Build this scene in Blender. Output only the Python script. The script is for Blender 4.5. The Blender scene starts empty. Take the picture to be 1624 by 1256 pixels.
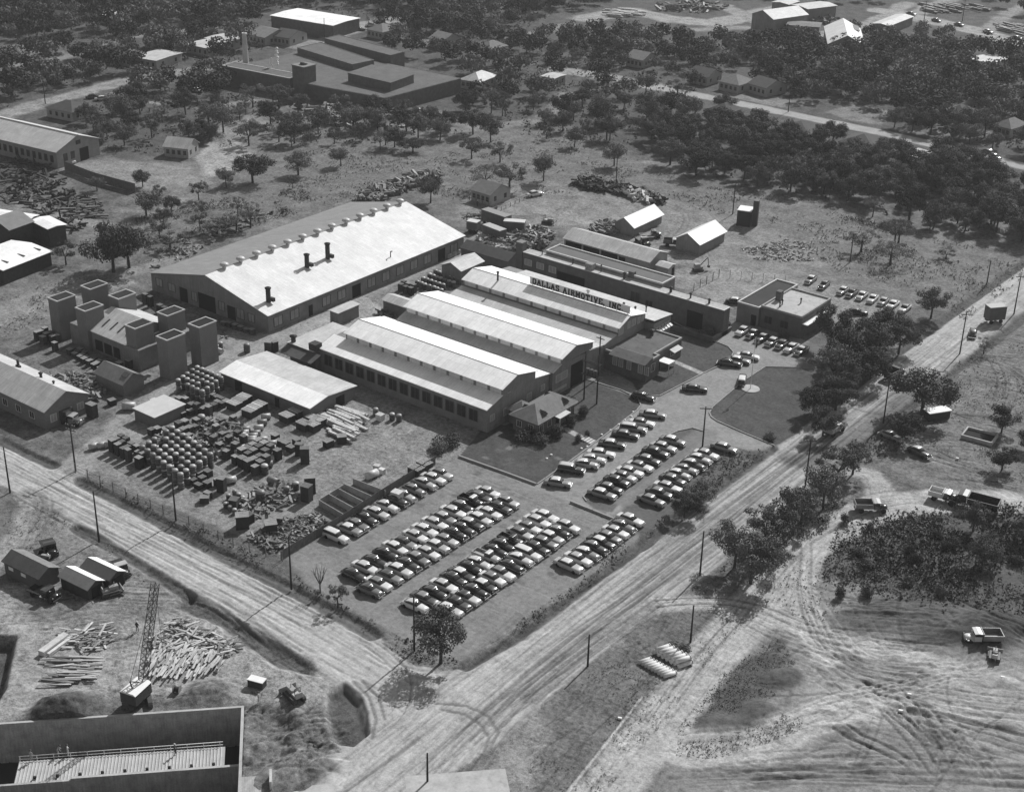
import bpy, math, random
import numpy as np
from mathutils import Matrix, Vector
random.seed(7); rng = np.random.default_rng(7)
S = bpy.context.scene
COL = S.collection
# ------------------------------------------------------------------ camera
# x runs along the sheds (towards the lower right), y across them (towards the upper right), metres
F_PX, PITCH, ROLL, YAW, CAM_H = 2334.147, 0.455511, 0.0235856, 0.6482775, 130.0
PW, PH = 1624.0, 1256.0
_cp, _sp, _cy, _sy, _cr, _sr = math.cos(PITCH), math.sin(PITCH), math.cos(YAW), math.sin(YAW), math.cos(ROLL), math.sin(ROLL)
MM = np.array([[_cr, -_sr, 0], [_sr, _cr, 0], [0, 0, 1]]) @ np.array([[1, 0, 0], [0, -_sp, -_cp], [0, _cp, -_sp]]) @ np.array([[_cy, _sy, 0], [-_sy, _cy, 0], [0, 0, 1]])
cam = bpy.data.cameras.new('camera')
cam.sensor_width = 36.0; cam.lens = 36.0 * F_PX / PW
cam.clip_start = 1.0; cam.clip_end = 6000.0
camo = bpy.data.objects.new('camera', cam); COL.objects.link(camo)
camo.matrix_world = Matrix([[MM[0][i], -MM[1][i], -MM[2][i], (0, 0, CAM_H)[i]] for i in range(3)] + [[0, 0, 0, 1]])
S.camera = camo
# ------------------------------------------------------------------ sky and sun
SUN_EL, SUN_AZ = math.radians(40.0), math.radians(95.0)      # azimuth counted from +x
SUN_DIR = Vector((math.cos(SUN_EL) * math.cos(SUN_AZ), math.cos(SUN_EL) * math.sin(SUN_AZ), math.sin(SUN_EL)))
W = bpy.data.worlds.new('World'); S.world = W; W.use_nodes = True
nt = W.node_tree; nt.nodes.clear()
sky = nt.nodes.new('ShaderNodeTexSky'); sky.sky_type = 'NISHITA'; sky.sun_disc = False
sky.sun_elevation = SUN_EL; sky.sun_rotation = math.radians(90) - SUN_AZ; sky.dust_density = 1.5
bw = nt.nodes.new('ShaderNodeRGBToBW'); bg = nt.nodes.new('ShaderNodeBackground'); wo = nt.nodes.new('ShaderNodeOutputWorld')
bg.inputs[1].default_value = 0.1
nt.links.new(sky.outputs[0], bw.inputs[0]); nt.links.new(bw.outputs[0], bg.inputs[0]); nt.links.new(bg.outputs[0], wo.inputs[0])
sl = bpy.data.lights.new('sun', 'SUN'); sl.energy = 4.4; sl.angle = math.radians(0.53)
slo = bpy.data.objects.new('sun', sl); COL.objects.link(slo)
slo.rotation_euler = SUN_DIR.to_track_quat('Z', 'Y').to_euler()
S.view_settings.view_transform = 'Standard'; S.view_settings.look = 'None'
S.view_settings.exposure = 0.1; S.view_settings.gamma = 1.0; S.view_settings.use_curve_mapping = False
# ------------------------------------------------------------------ helpers
def P(px, py, z=0.0):
    """world point at height z seen at photo position px, py"""
    d = MM.T @ np.array([(px - PW / 2) / F_PX, (py - PH / 2) / F_PX, 1.0]); t = (z - CAM_H) / d[2]
    return float(d[0] * t), float(d[1] * t)
def tag(o, label=None, cat=None, group=None, kind=None):
    if label: o['label'] = label
    if cat: o['category'] = cat
    if group: o['group'] = group
    if kind: o['kind'] = kind
    return o
def thing(name, label, cat, loc=(0, 0, 0), rot=0.0, group=None):
    o = bpy.data.objects.new(name, None); COL.objects.link(o)
    if len(loc) == 2: loc = (loc[0], loc[1], 0)
    o.location = loc; o.rotation_euler = (0, 0, rot); o.empty_display_size = .5
    return tag(o, label, cat, group)
class MB:
    def __init__(s): s.v = []; s.f = []; s.sm = []
    def add(s, vs, fs, smooth=False):
        n = len(s.v); s.v += [tuple(v) for v in vs]; s.f += [tuple(i + n for i in f) for f in fs]; s.sm += [smooth] * len(fs); return s
    def box(s, x0, x1, y0, y1, z0, z1):
        return s.add([(x0, y0, z0), (x1, y0, z0), (x1, y1, z0), (x0, y1, z0), (x0, y0, z1), (x1, y0, z1), (x1, y1, z1), (x0, y1, z1)],
                     [(0, 3, 2, 1), (4, 5, 6, 7), (0, 1, 5, 4), (1, 2, 6, 5), (2, 3, 7, 6), (3, 0, 4, 7)])
    def obox(s, c, size, rz=0, rx=0, ry=0):
        m = Matrix.Rotation(rz, 3, 'Z') @ Matrix.Rotation(ry, 3, 'Y') @ Matrix.Rotation(rx, 3, 'X'); h = [a / 2 for a in size]; c = Vector(c)
        vs = [c + m @ Vector((sx * h[0], sy * h[1], sz * h[2])) for sz in (-1, 1) for sx, sy in ((-1, -1), (1, -1), (1, 1), (-1, 1))]
        return s.add(vs, [(0, 3, 2, 1), (4, 5, 6, 7), (0, 1, 5, 4), (1, 2, 6, 5), (2, 3, 7, 6), (3, 0, 4, 7)])
    def cyl(s, p0, p1, r0, r1=None, n=8, cap=True, smooth=True):
        r1 = r0 if r1 is None else r1; p0 = Vector(p0); p1 = Vector(p1); a = (p1 - p0).normalized()
        q = a.to_track_quat('Z', 'Y'); ex = q @ Vector((1, 0, 0)); ey = q @ Vector((0, 1, 0)); vs = []
        for p, r in ((p0, r0), (p1, r1)):
            for i in range(n):
                t = 2 * math.pi * i / n; vs.append(p + ex * math.cos(t) * r + ey * math.sin(t) * r)
        s.add(vs, [(i, (i + 1) % n, n + (i + 1) % n, n + i) for i in range(n)], smooth)
        if cap: s.add(vs, [tuple(range(n - 1, -1, -1)), tuple(range(n, 2 * n))])
        return s
    def prof(s, pts, a0, a1, axis='x'):
        """closed outline pts (across, z), counter-clockwise, pushed along axis from a0 to a1"""
        n = len(pts)
        vs = [((a, p[0], p[1]) if axis == 'x' else (p[0], a, p[1])) for a in (a0, a1) for p in pts]
        fs = [(i, (i + 1) % n, n + (i + 1) % n, n + i) for i in range(n)] + [tuple(range(n - 1, -1, -1)), tuple(range(n, 2 * n))]
        return s.add(vs, fs)
    def prism(s, pts, z0, z1):
        n = len(pts)
        vs = [(p[0], p[1], z) for z in (z0, z1) for p in pts]
        return s.add(vs, [(i, (i + 1) % n, n + (i + 1) % n, n + i) for i in range(n)] + [tuple(range(n - 1, -1, -1)), tuple(range(n, 2 * n))])
    def lathe(s, prof, n=12, c=(0, 0, 0), smooth=True):
        vs = [(c[0] + r * math.cos(2 * math.pi * i / n), c[1] + r * math.sin(2 * math.pi * i / n), c[2] + z) for r, z in prof for i in range(n)]
        fs = [(k * n + i, k * n + (i + 1) % n, (k + 1) * n + (i + 1) % n, (k + 1) * n + i) for k in range(len(prof) - 1) for i in range(n)]
        return s.add(vs, fs, smooth)
    def loft(s, secs, smooth=True, caps=True):
        n = len(secs[0]); vs = [v for sec in secs for v in sec]
        s.add(vs, [(k * n + i, k * n + (i + 1) % n, (k + 1) * n + (i + 1) % n, (k + 1) * n + i) for k in range(len(secs) - 1) for i in range(n)], smooth)
        if caps: s.add(vs, [tuple(range(n - 1, -1, -1)), tuple(range((len(secs) - 1) * n, len(secs) * n))])
        return s
    def build(s, name, m, parent=None, loc=None, rot=None, fix=True):
        me = bpy.data.meshes.new(name); me.from_pydata(s.v, [], s.f)
        me.polygons.foreach_set('use_smooth', s.sm)
        me.materials.append(m); me.update()
        if fix and len(s.f) < 20000:
            import bmesh
            b = bmesh.new(); b.from_mesh(me); bmesh.ops.remove_doubles(b, verts=b.verts, dist=1e-5); bmesh.ops.recalc_face_normals(b, faces=b.faces); b.to_mesh(me); b.free()
        o = bpy.data.objects.new(name, me); COL.objects.link(o)
        if parent: o.parent = parent
        if loc: o.location = loc
        if rot is not None: o.rotation_euler = (0, 0, rot)
        return o
KIDS = {}
def kids(o): return [c for c in o.children]
def copy_tree(o, parent=None, kd=None):
    c = o.copy(); COL.objects.link(c)
    if parent: c.parent = parent
    for ch in (kd if kd is not None else list(o.children)):
        copy_tree(ch, c, [])
    return c
# ------------------------------------------------------------------ materials (all greys: the photograph is black and white)
MATS = {}
def mat(name, v, rough=.85, var=.15, scale=.6, spec=.25, metal=0, rand=0.0, bump=0.0, bscale=8.0, ribs=None, streak=0.0, coat=0.0, spots=0.0):
    if name in MATS: return MATS[name]
    m = bpy.data.materials.new(name); m.use_nodes = True; t = m.node_tree; N = t.nodes; L = t.links; b = N['Principled BSDF']
    b.inputs['Roughness'].default_value = rough; b.inputs['Specular IOR Level'].default_value = spec; b.inputs['Metallic'].default_value = metal
    if coat: b.inputs['Coat Weight'].default_value = coat; b.inputs['Coat Roughness'].default_value = .08
    tc = N.new('ShaderNodeTexCoord')
    def math_(op, a, c):
        n = N.new('ShaderNodeMath'); n.operation = op
        for i, x in enumerate((a, c)):
            if isinstance(x, (int, float)): n.inputs[i].default_value = x
            else: L.new(x, n.inputs[i])
        return n.outputs[0]
    def noise(sc, det=5, ro=.6, vec=None):
        n = N.new('ShaderNodeTexNoise'); n.inputs['Scale'].default_value = sc; n.inputs['Detail'].default_value = det; n.inputs['Roughness'].default_value = ro
        L.new(vec if vec else tc.outputs['Object'], n.inputs['Vector']); return n.outputs[0]
    def rng_(x, lo, hi, a=.3, c=.7):
        n = N.new('ShaderNodeMapRange'); n.inputs[1].default_value = a; n.inputs[2].default_value = c; n.inputs[3].default_value = lo; n.inputs[4].default_value = hi; L.new(x, n.inputs[0]); return n.outputs[0]
    val = rng_(noise(scale), v * (1 - var), v * (1 + var))
    val = math_('MULTIPLY', val, rng_(noise(scale * 7, 3), 1 - var * .6, 1 + var * .6))
    if streak:
        mp = N.new('ShaderNodeMapping'); mp.inputs['Scale'].default_value = (4.0, .35, .35) if ribs != 'y' else (.35, 4.0, .35); L.new(tc.outputs['Object'], mp.inputs[0])
        val = math_('MULTIPLY', val, rng_(noise(1.0, 4, .6, mp.outputs[0]), 1 - streak, 1 + streak * .4))
    if spots: val = math_('MULTIPLY', val, rng_(noise(1.1, 2, .4), 1 - spots, 1, .3, .42))
    if ribs:
        w = N.new('ShaderNodeTexWave'); w.bands_direction = 'X' if ribs in 'xX' else 'Y'; w.inputs['Scale'].default_value = .45; w.inputs['Distortion'].default_value = 0
        L.new(tc.outputs['Object'], w.inputs['Vector']); val = math_('MULTIPLY', val, rng_(w.outputs[1], .97, 1.01, 0, .35))
    if ribs:
        bt = N.new('ShaderNodeTexBrick'); bt.inputs['Scale'].default_value = 1.0; bt.inputs['Brick Width'].default_value = 2.4 if ribs == 'y' else 1.1; bt.inputs['Row Height'].default_value = .9 if ribs == 'y' else 2.6; bt.inputs['Mortar Size'].default_value = .018; bt.inputs['Color1'].default_value = (.93, .93, .93, 1); bt.inputs['Color2'].default_value = (1.04, 1.04, 1.04, 1); bt.inputs['Mortar'].default_value = (.7, .7, .7, 1)
        L.new(tc.outputs['Object'], bt.inputs['Vector']); val = math_('MULTIPLY', val, bt.outputs[0])
    if rand:
        oi = N.new('ShaderNodeObjectInfo'); val = math_('MULTIPLY', val, rng_(oi.outputs['Random'], 1 - rand, 1 + rand, 0, 1))
    L.new(val, b.inputs['Base Color'])
    if bump:
        bn = N.new('ShaderNodeBump'); bn.inputs['Strength'].default_value = bump; bn.inputs['Distance'].default_value = .05
        L.new(noise(bscale, 4), bn.inputs['Height']); L.new(bn.outputs[0], b.inputs['Normal'])
    MATS[name] = m; return m
# ------------------------------------------------------------------ terrain: one height field, split by use into ground, roads, lots and lawns
VF = np.array([-_sy, _cy]); VR = np.array([_cy, _sy])          # forward and right directions on the ground
def UV(pts):
    a = np.array([P(*p) for p in pts]); return np.stack([a @ VR, a @ VF], 1)
def vnoise(u, v, sc, seed, oct=4, ro=.5, ang=0.0, stretch=1.0):
    ca, sa = math.cos(ang), math.sin(ang)
    x = (u * ca + v * sa) / sc / stretch; y = (-u * sa + v * ca) / sc
    out = np.zeros_like(u, dtype=np.float64); amp = 1.0; tot = 0
    for o in range(oct):
        r = np.random.default_rng(seed * 31 + o); T = r.random((256, 256))
        xi = np.floor(x).astype(int); yi = np.floor(y).astype(int); fx = x - xi; fy = y - yi
        fx = fx * fx * (3 - 2 * fx); fy = fy * fy * (3 - 2 * fy)
        a = T[xi & 255, yi & 255]; b = T[(xi + 1) & 255, yi & 255]; c = T[xi & 255, (yi + 1) & 255]; d = T[(xi + 1) & 255, (yi + 1) & 255]
        out += amp * ((a * (1 - fx) + b * fx) * (1 - fy) + (c * (1 - fx) + d * fx) * fy); tot += amp; amp *= ro; x = x * 2.03 + 11.7; y = y * 2.03 + 5.3
    return out / tot - .5
def sst(x): x = np.clip(x, 0, 1); return x * x * (3 - 2 * x)
class Grid:
    def __init__(s, u0, u1, v0, v1, d):
        s.u = np.arange(u0, u1 + d / 2, d); s.v = np.arange(v0, v1 + d / 2, d); s.d = d; s.u0 = u0; s.v0 = v0
        s.U, s.V = np.meshgrid(s.u, s.v)
        s.a = np.full(s.U.shape, .125); s.z = np.zeros(s.U.shape); s.id = np.zeros(s.U.shape, np.int8)
        s.n1 = vnoise(s.U, s.V, 6, 1, 4); s.n2 = vnoise(s.U, s.V, 1.6, 2, 3); s.n3 = vnoise(s.U, s.V, 30, 3, 3)
        s.rough = np.ones(s.U.shape) * .6
    def win(s, q, m):
        i0 = int(max(0, (q[:, 1].min() - m - s.v0) // s.d)); i1 = int(min(len(s.v), (q[:, 1].max() + m - s.v0) // s.d + 2))
        j0 = int(max(0, (q[:, 0].min() - m - s.u0) // s.d)); j1 = int(min(len(s.u), (q[:, 0].max() + m - s.u0) // s.d + 2))
        return (slice(i0, i1), slice(j0, j1)) if i1 > i0 and j1 > j0 else None
    def dist(s, q, w, closed):
        U, V = s.U[w], s.V[w]; D = np.full(U.shape, 1e9); n = len(q)
        for k in range(n if closed else n - 1):
            a, b = q[k], q[(k + 1) % n]; e = b - a; L = max(e @ e, 1e-9)
            t = np.clip(((U - a[0]) * e[0] + (V - a[1]) * e[1]) / L, 0, 1)
            D = np.minimum(D, (U - a[0] - t * e[0]) ** 2 + (V - a[1] - t * e[1]) ** 2)
        return np.sqrt(D)
    def poly(s, q, val=None, soft=.8, rag=1.0, id=None, z=None, rough=None, op=1.0, slope=1.0):
        w = s.win(q, soft + rag + abs(z or 0) * 2 + 1)
        if w is None: return
        U, V = s.U[w], s.V[w]; ins = np.zeros(U.shape, bool); n = len(q)
        for k in range(n):
            a, b = q[k], q[(k + 1) % n]
            if a[1] == b[1]: continue
            c = (a[1] > V) != (b[1] > V); ins ^= c & (U < (b[0] - a[0]) * (V - a[1]) / (b[1] - a[1]) + a[0])
        D = s.dist(q, w, True); D = np.where(ins, -D, D)
        Dn = D + s.n1[w] * rag * 2 + s.n2[w] * rag
        wt = sst(.5 - Dn / max(soft, .01)) * op
        if val is not None: s.a[w] = s.a[w] * (1 - wt) + val * wt
        if rough is not None: s.rough[w] = s.rough[w] * (1 - wt) + rough * wt
        if id is not None: s.id[w] = np.where(Dn < 0, id, s.id[w])
        if z is not None: s.z[w] += z * sst(.5 - (D + s.n1[w] * rag * .5) / slope)
    def line(s, q, width, val, soft=.5, op=1.0, rag=.4, id=None, z=None, rough=None, mul=False):
        w = s.win(q, width + soft + rag + 1)
        if w is None: return
        D = s.dist(q, w, False) - width / 2 + s.n1[w] * rag * 2 + s.n2[w] * rag
        wt = sst(.5 - D / max(soft, .01)) * op
        if val is not None: s.a[w] = s.a[w] * (1 - wt) + (s.a[w] * val if mul else val) * wt
        if z is not None: s.z[w] += z * wt / max(op, .01)
        if rough is not None: s.rough[w] = s.rough[w] * (1 - wt) + rough * wt
        if id is not None: s.id[w] = np.where(D < 0, id, s.id[w])
    def mound(s, c, r, h, val=None, rx=1.0, ang=0):
        q = np.array([c]); w = s.win(q, r * max(1, rx) * 1.3)
        if w is None: return
        du, dv = s.U[w] - c[0], s.V[w] - c[1]; ca, sa = math.cos(ang), math.sin(ang); x = (du * ca + dv * sa) / rx; y = -du * sa + dv * ca
        t = sst(1.1 - np.sqrt(x * x + y * y) / r + s.n1[w] * .5); s.z[w] += h * t * (1 + s.n2[w] * .5)
        if val is not None: t2 = np.clip(t * 2, 0, 1); s.a[w] = s.a[w] * (1 - t2) + val * t2
GR = [Grid(-135, 135, 138, 300, .2), Grid(-285, 285, 300, 720, .5)]
def gp(px, *a, **k):
    q = UV(px)
    for g in GR: g.poly(q, *a, **k)
def gl(px, *a, **k):
    q = UV(px)
    for g in GR: g.line(q, *a, **k)
def gm(px, r, h, val=None, rx=1, ang=0):
    q = UV([px])[0]
    for g in GR: g.mound(q, r, h, val, rx, ang)
ROAD, LOT, LAWN, DRIVE, WALK, TRACK = 1, 2, 3, 4, 5, 6
GA = YAW  # angle of the street grid inside the u, v frame
for g in GR:      # dry grass, weeds, patchy soil
    g.a *= 1 + g.n3 * .8 + g.n1 * .9 + g.n2 * .5
# --- far country, upper part of the picture
gp([(-200, -40), (1900, -60), (1900, 330), (1300, 300), (700, 190), (-200, 330)], .07, 20, 6, op=.85)
gp([(330, 290), (480, 225), (700, 215), (900, 200), (1000, 255), (1130, 300), (1250, 330), (1130, 340), (960, 300), (760, 330), (640, 300), (450, 345), (330, 330)], .135, 10, 4)
gp([(340, 225), (420, 150), (520, 175), (640, 195), (520, 235), (400, 260)], .13, 8, 3)
gp([(1180, 320), (1340, 330), (1500, 380), (1600, 330), (1640, 410), (1530, 500), (1400, 520), (1330, 440), (1200, 420)], .14, 8, 3)
gp([(310, 250), (330, 225), (385, 225), (400, 245), (370, 270), (320, 285)], .27, 3, 2)
gp([(80, 262), (170, 252), (300, 262), (330, 290), (240, 300), (120, 285)], .2, 5, 3)
gp([(330, 205), (400, 180), (430, 200), (350, 235)], .2, 5, 3)
gp([(0, 75), (60, 65), (110, 85), (20, 118), (0, 118)], .15, 3, 2)
for pts, w_, v_ in (([(-20, 192), (60, 165), (120, 150), (200, 128), (300, 112), (380, 100)], 8, .22), ([(180, 150), (260, 165), (330, 172), (400, 160)], 5, .2), ([(-20, 112), (100, 92), (200, 60), (330, 45), (425, 50)], 6, .18),
                    ([(490, 85), (540, 55), (585, 38), (640, 30)], 10, .24), ([(420, 68), (480, 72), (520, 66)], 12, .2), ([(640, 60), (700, 70), (760, 82), (830, 100)], 7, .17), ([(815, 62), (860, 52), (900, 40)], 7, .2),
                    ([(880, 110), (945, 120), (1000, 130), (1040, 138)], 9, .24), ([(700, 180), (760, 205), (860, 190), (900, 150)], 6, .17),
                    ([(930, 30), (1000, 18), (1060, 30), (1130, 38), (1180, 28), (1240, 14)], 14, .26), ([(1150, 10), (1220, 45), (1280, 60), (1390, 34), (1440, 6)], 8, .23), ([(960, 45), (1060, 50), (1180, 44), (1260, 70)], 6, .2),
                    ([(1400, 18), (1450, 28), (1530, 45), (1640, 75)], 13, .27), ([(1440, 26), (1500, 2), (1560, -20)], 8, .24), ([(1570, 50), (1600, 20), (1640, 5)], 8, .2),
                    ([(-20, 505), (60, 468), (160, 440), (240, 425), (300, 395)], 6, .19), ([(-20, 525), (80, 480), (200, 450)], 3, .22), ([(100, 340), (150, 355), (190, 380)], 5, .2)):
    gl(pts, w_, v_, 3, 1, 2.0, id=TRACK)
gl([(1030, 137), (1084, 147), (1200, 170), (1300, 191), (1400, 211), (1503, 235), (1640, 268)], 6.5, .3, 1.2, 1, .5, id=ROAD, rough=.15)
gp([(1310, 178), (1350, 165), (1420, 178), (1400, 200), (1340, 190)], .16, 2, 1)
gp([(1430, 195), (1500, 192), (1580, 210), (1560, 225), (1450, 212)], .14, 2, 1)
gp([(1150, 140), (1210, 150), (1300, 165), (1240, 172), (1140, 150)], .17, 2, 1)
# --- the cleared yard behind the sheds
gp([(715, 350), (735, 322), (790, 300), (860, 290), (960, 305), (1060, 320), (1180, 350), (1260, 380), (1330, 420), (1250, 440), (1130, 430), (1000, 400), (880, 360), (800, 372)], .185, 6, 2)
gl([(870, 335), (930, 350), (1000, 385), (1080, 410), (1160, 428), (1250, 446), (1330, 470)], 6, .24, 2, .8, .8)
gl([(880, 330), (830, 322), (800, 335), (780, 350)], 4, .2, 2, .8, .8)
gp([(1095, 462), (1140, 432), (1245, 448), (1180, 482), (1160, 490)], .22, 1.5, 1, id=DRIVE)
gp([(1040, 440), (1085, 425), (1130, 435), (1090, 462)], .2, 1.5, 1)
gp([(1260, 445), (1290, 440), (1460, 490), (1455, 515), (1330, 510), (1290, 470)], .2, 2, 1.5, id=DRIVE)
gl([(1180, 365), (1240, 390), (1300, 378), (1380, 372)], 3, .2, 2, .6, 1)
# --- the works yard and its lane
gp([(110, 735), (200, 640), (300, 570), (420, 490), (560, 420), (735, 372), (830, 385), (880, 430), (860, 520), (800, 640), (735, 715), (620, 780), (450, 885), (300, 820), (180, 770)], .18, 2, 1.2, id=DRIVE)
gp([(85, 745), (125, 762), (180, 722), (260, 672), (360, 590), (458, 540), (585, 470), (700, 420), (760, 395), (740, 380), (640, 425), (520, 480), (440, 515), (350, 560), (230, 630), (150, 690)], .24, 1.5, .8, id=DRIVE, rough=.4)
gp([(450, 520), (520, 480), (580, 470), (620, 500), (548, 534), (480, 552)], .26, 1, .5)
gp([(480, 700), (540, 640), (620, 630), (700, 700), (720, 722), (640, 750), (560, 770), (470, 760), (420, 740)], .2, 5, 2, op=.8)
gp([(290, 820), (350, 770), (450, 770), (520, 760), (560, 790), (450, 870), (380, 850)], .2, 5, 2, op=.6)
gp([(345, 640), (400, 668), (440, 690), (420, 700), (370, 672)], .22, 2, 1)
# --- car park and the upper drive
gp([(455, 885), (590, 800), (728, 726), (905, 797), (1012, 838), (1010, 868), (900, 935), (800, 1000), (736, 1050), (650, 1020), (590, 985), (500, 935), (455, 905)], .185, .8, .3, id=LOT, rough=.25)
gp([(728, 726), (850, 769), (940, 705), (1016, 645), (1012, 632), (930, 600), (870, 575), (900, 570), (1000, 610), (1045, 630), (1115, 593), (1160, 574), (1163, 558), (1120, 537), (1150, 518), (1180, 505), (1290, 545), (1325, 565), (1290, 585), (1262, 583), (1215, 580), (1180, 602), (1128, 646), (1125, 660), (1137, 670), (1230, 709), (1230, 725), (1175, 712), (1130, 760), (1040, 850), (1012, 838), (905, 797)], .225, .6, .2, id=LOT, rough=.2)
gp([(925, 792), (932, 778), (1040, 700), (1075, 684), (1098, 679), (1115, 684), (1112, 700), (1080, 725), (1050, 745), (985, 790), (970, 812), (940, 806)], .105, .5, .3, id=LAWN)
gp([(1010, 840), (975, 822), (1000, 795), (1090, 722), (1130, 700), (1180, 712), (1225, 712), (1120, 800), (1040, 860)], .10, 1.5, .8)
gl([(990, 790), (1060, 735), (1118, 690)], 5, .17, 1, .8, .3)
# --- lawns
gp([(728, 724), (850, 768), (938, 704), (1010, 650), (1016, 642), (1008, 630), (930, 603), (880, 602), (790, 650)], .066, .4, .1, id=LAWN, rough=.35)
gp([(1040, 515), (1063, 508), (1118, 537), (1152, 548), (1164, 560), (1158, 573), (1115, 591), (1073, 574), (1020, 590)], .072, .4, .1, id=LAWN, rough=.35)
gp([(1068, 575), (1110, 592), (1046, 628), (1030, 628), (940, 600), (1010, 600)], .072, .4, .1, id=LAWN, rough=.35)
gp([(1214, 582), (1180, 604), (1130, 646), (1126, 656), (1137, 668), (1228, 707), (1262, 690), (1310, 655), (1330, 610), (1300, 588), (1262, 583)], .07, .4, .15, id=LAWN, rough=.35)
gp([(925, 597), (890, 582), (920, 562), (948, 575), (1003, 607), (1014, 628), (1000, 626)], .21, .3, .1, id=WALK)
gl([(1069, 573), (1113, 592)], 1.4, .3, .1, 1, 0, id=WALK); gl([(898, 680), (915, 690), (941, 704)], 1.4, .3, .1, 1, 0, id=WALK)
gl([(800, 672), (835, 650)], 1.2, .2, .3, 1, 0, id=WALK)
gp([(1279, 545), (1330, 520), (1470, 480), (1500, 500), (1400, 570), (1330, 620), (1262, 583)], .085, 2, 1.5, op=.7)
# --- streets
gp([(-60, 660), (-20, 680), (85, 741), (250, 822), (406, 903), (500, 950), (560, 982), (600, 1010), (650, 1052), (700, 1064), (735, 1060), (820, 1015), (1100, 806), (1232, 710), (1420, 568), (1700, 370), (1700, 440), (1530, 572), (1410, 668), (1290, 766), (1190, 850), (1110, 925), (1040, 962), (935, 1052), (800, 1170), (700, 1240), (640, 1300), (470, 1300), (520, 1200), (570, 1160), (560, 1110), (520, 1078), (490, 1050), (400, 1000), (300, 938), (205, 877), (100, 822), (40, 790), (-60, 735)], .35, 1.0, .6, id=ROAD, rough=.25)
gl([(50, 785), (60, 800), (30, 850), (-30, 910)], 5, .24, 2, 1, 1, id=TRACK)
gp([(-20, 930), (60, 925), (230, 930), (300, 940), (500, 1050), (540, 1090), (580, 1160), (520, 1200), (430, 1120), (200, 1100), (-20, 1150)], .25, 3, 1, id=TRACK)
gp([(120, 930), (240, 940), (330, 945), (300, 962), (180, 1000), (40, 985), (30, 965)], .17, 3, 1.5)
gp([(60, 790), (200, 878), (250, 910), (220, 935), (120, 905), (20, 870), (40, 830)], .17, 3, 1.2)
gp([(300, 938), (490, 1048), (495, 1068), (440, 1055), (350, 990), (280, 960)], .09, 1.5, .6, z=-1.0, slope=2)
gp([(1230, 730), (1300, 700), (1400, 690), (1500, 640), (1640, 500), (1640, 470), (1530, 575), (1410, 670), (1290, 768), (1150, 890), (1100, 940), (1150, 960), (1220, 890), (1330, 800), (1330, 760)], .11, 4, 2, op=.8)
# --- south east side: stripped field, haul tracks, brush
gp([(1400, 640), (1640, 500), (1640, 800), (1560, 780), (1480, 770), (1400, 720), (1350, 740), (1320, 700)], .15, 6, 3)
gp([(1090, 960), (1300, 900), (1500, 920), (1700, 900), (1700, 1400), (1000, 1400), (1060, 1200), (1190, 1060)], .2, 6, 2, id=TRACK, rough=.35)
gp([(830, 1300), (845, 1150), (935, 1062), (1045, 965), (1100, 955), (1170, 968), (1180, 985), (1080, 1110), (960, 1300)], .125, 2, 1)
gp([(700, 1300), (790, 1180), (850, 1120), (870, 1160), (820, 1300)], .2, 2, 1)
gp([(1075, 1195), (1078, 1150), (1150, 1065), (1240, 1010), (1262, 1050), (1215, 1120), (1290, 1150), (1200, 1185), (1120, 1200)], .08, 3, 1.6)
gp([(1310, 900), (1330, 850), (1400, 822), (1500, 812), (1700, 780), (1700, 960), (1540, 990), (1420, 940), (1330, 915)], .085, 4, 3)
gp([(1270, 1100), (1300, 1060), (1400, 1080), (1560, 1050), (1700, 1080), (1700, 1140), (1450, 1150), (1330, 1150)], .29, 6, 2, op=.7)
gm((1500, 985), 9, .5, .07, 1.8, -.1); gm((1590, 1000), 6, .9, .06, 1.6, .2); gm((1420, 980), 5, .3, .1, 3, .1)
gm((1200, 1130), 3.5, .7, .085, 1, 0); gm((1240, 1075), 3, .6, .085, 1.3, .4); gm((1140, 1150), 3, .6, .08, 1.6, .2); gm((1100, 1165), 2.5, .5, .08, 1.2, 0)
for k_ in range(60):
    _r = random.Random(k_); gm((1300 + _r.random() * 330, 985 + _r.random() * 240), _r.uniform(.6, 2.2), _r.uniform(.1, .35), None, _r.uniform(1, 3), _r.uniform(-.4, .2))
for k_ in range(50):
    _r = random.Random(k_ + 99); gm((395 + _r.random() * 140, 1110 + _r.random() * 130), _r.uniform(.5, 1.6), _r.uniform(-.4, .5), None, _r.uniform(1, 2), _r.uniform(0, 3))
for k_ in range(40):
    _r = random.Random(k_ + 199); gm((_r.random() * 460, 935 + _r.random() * 190), _r.uniform(.4, 1.3), _r.uniform(.08, .3), None, _r.uniform(1, 2), _r.uniform(0, 3))
# ditches beside the streets
for q_, w_ in (([(125, 762), (250, 826), (406, 908), (500, 955), (590, 1005)], 2.4), ([(740, 1056), (820, 1010), (1100, 802), (1225, 712)], 2.0), ([(1290, 780), (1400, 680), (1520, 585), (1640, 490)], 2.0), ([(120, 838), (205, 884), (300, 944)], 2.0), ([(-20, 690), (60, 728), (85, 738)], 2.0), ([(1300, 655), (1420, 562), (1640, 405)], 2.2)):
    gl(q_, w_, .07, 1.2, .85, .4, z=-.55)
# weeds between the works fence and the street
gp([(120, 765), (180, 770), (300, 815), (380, 850), (450, 888), (500, 940), (580, 985), (560, 978), (406, 900), (250, 820)], .10, 1.5, .8)
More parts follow.
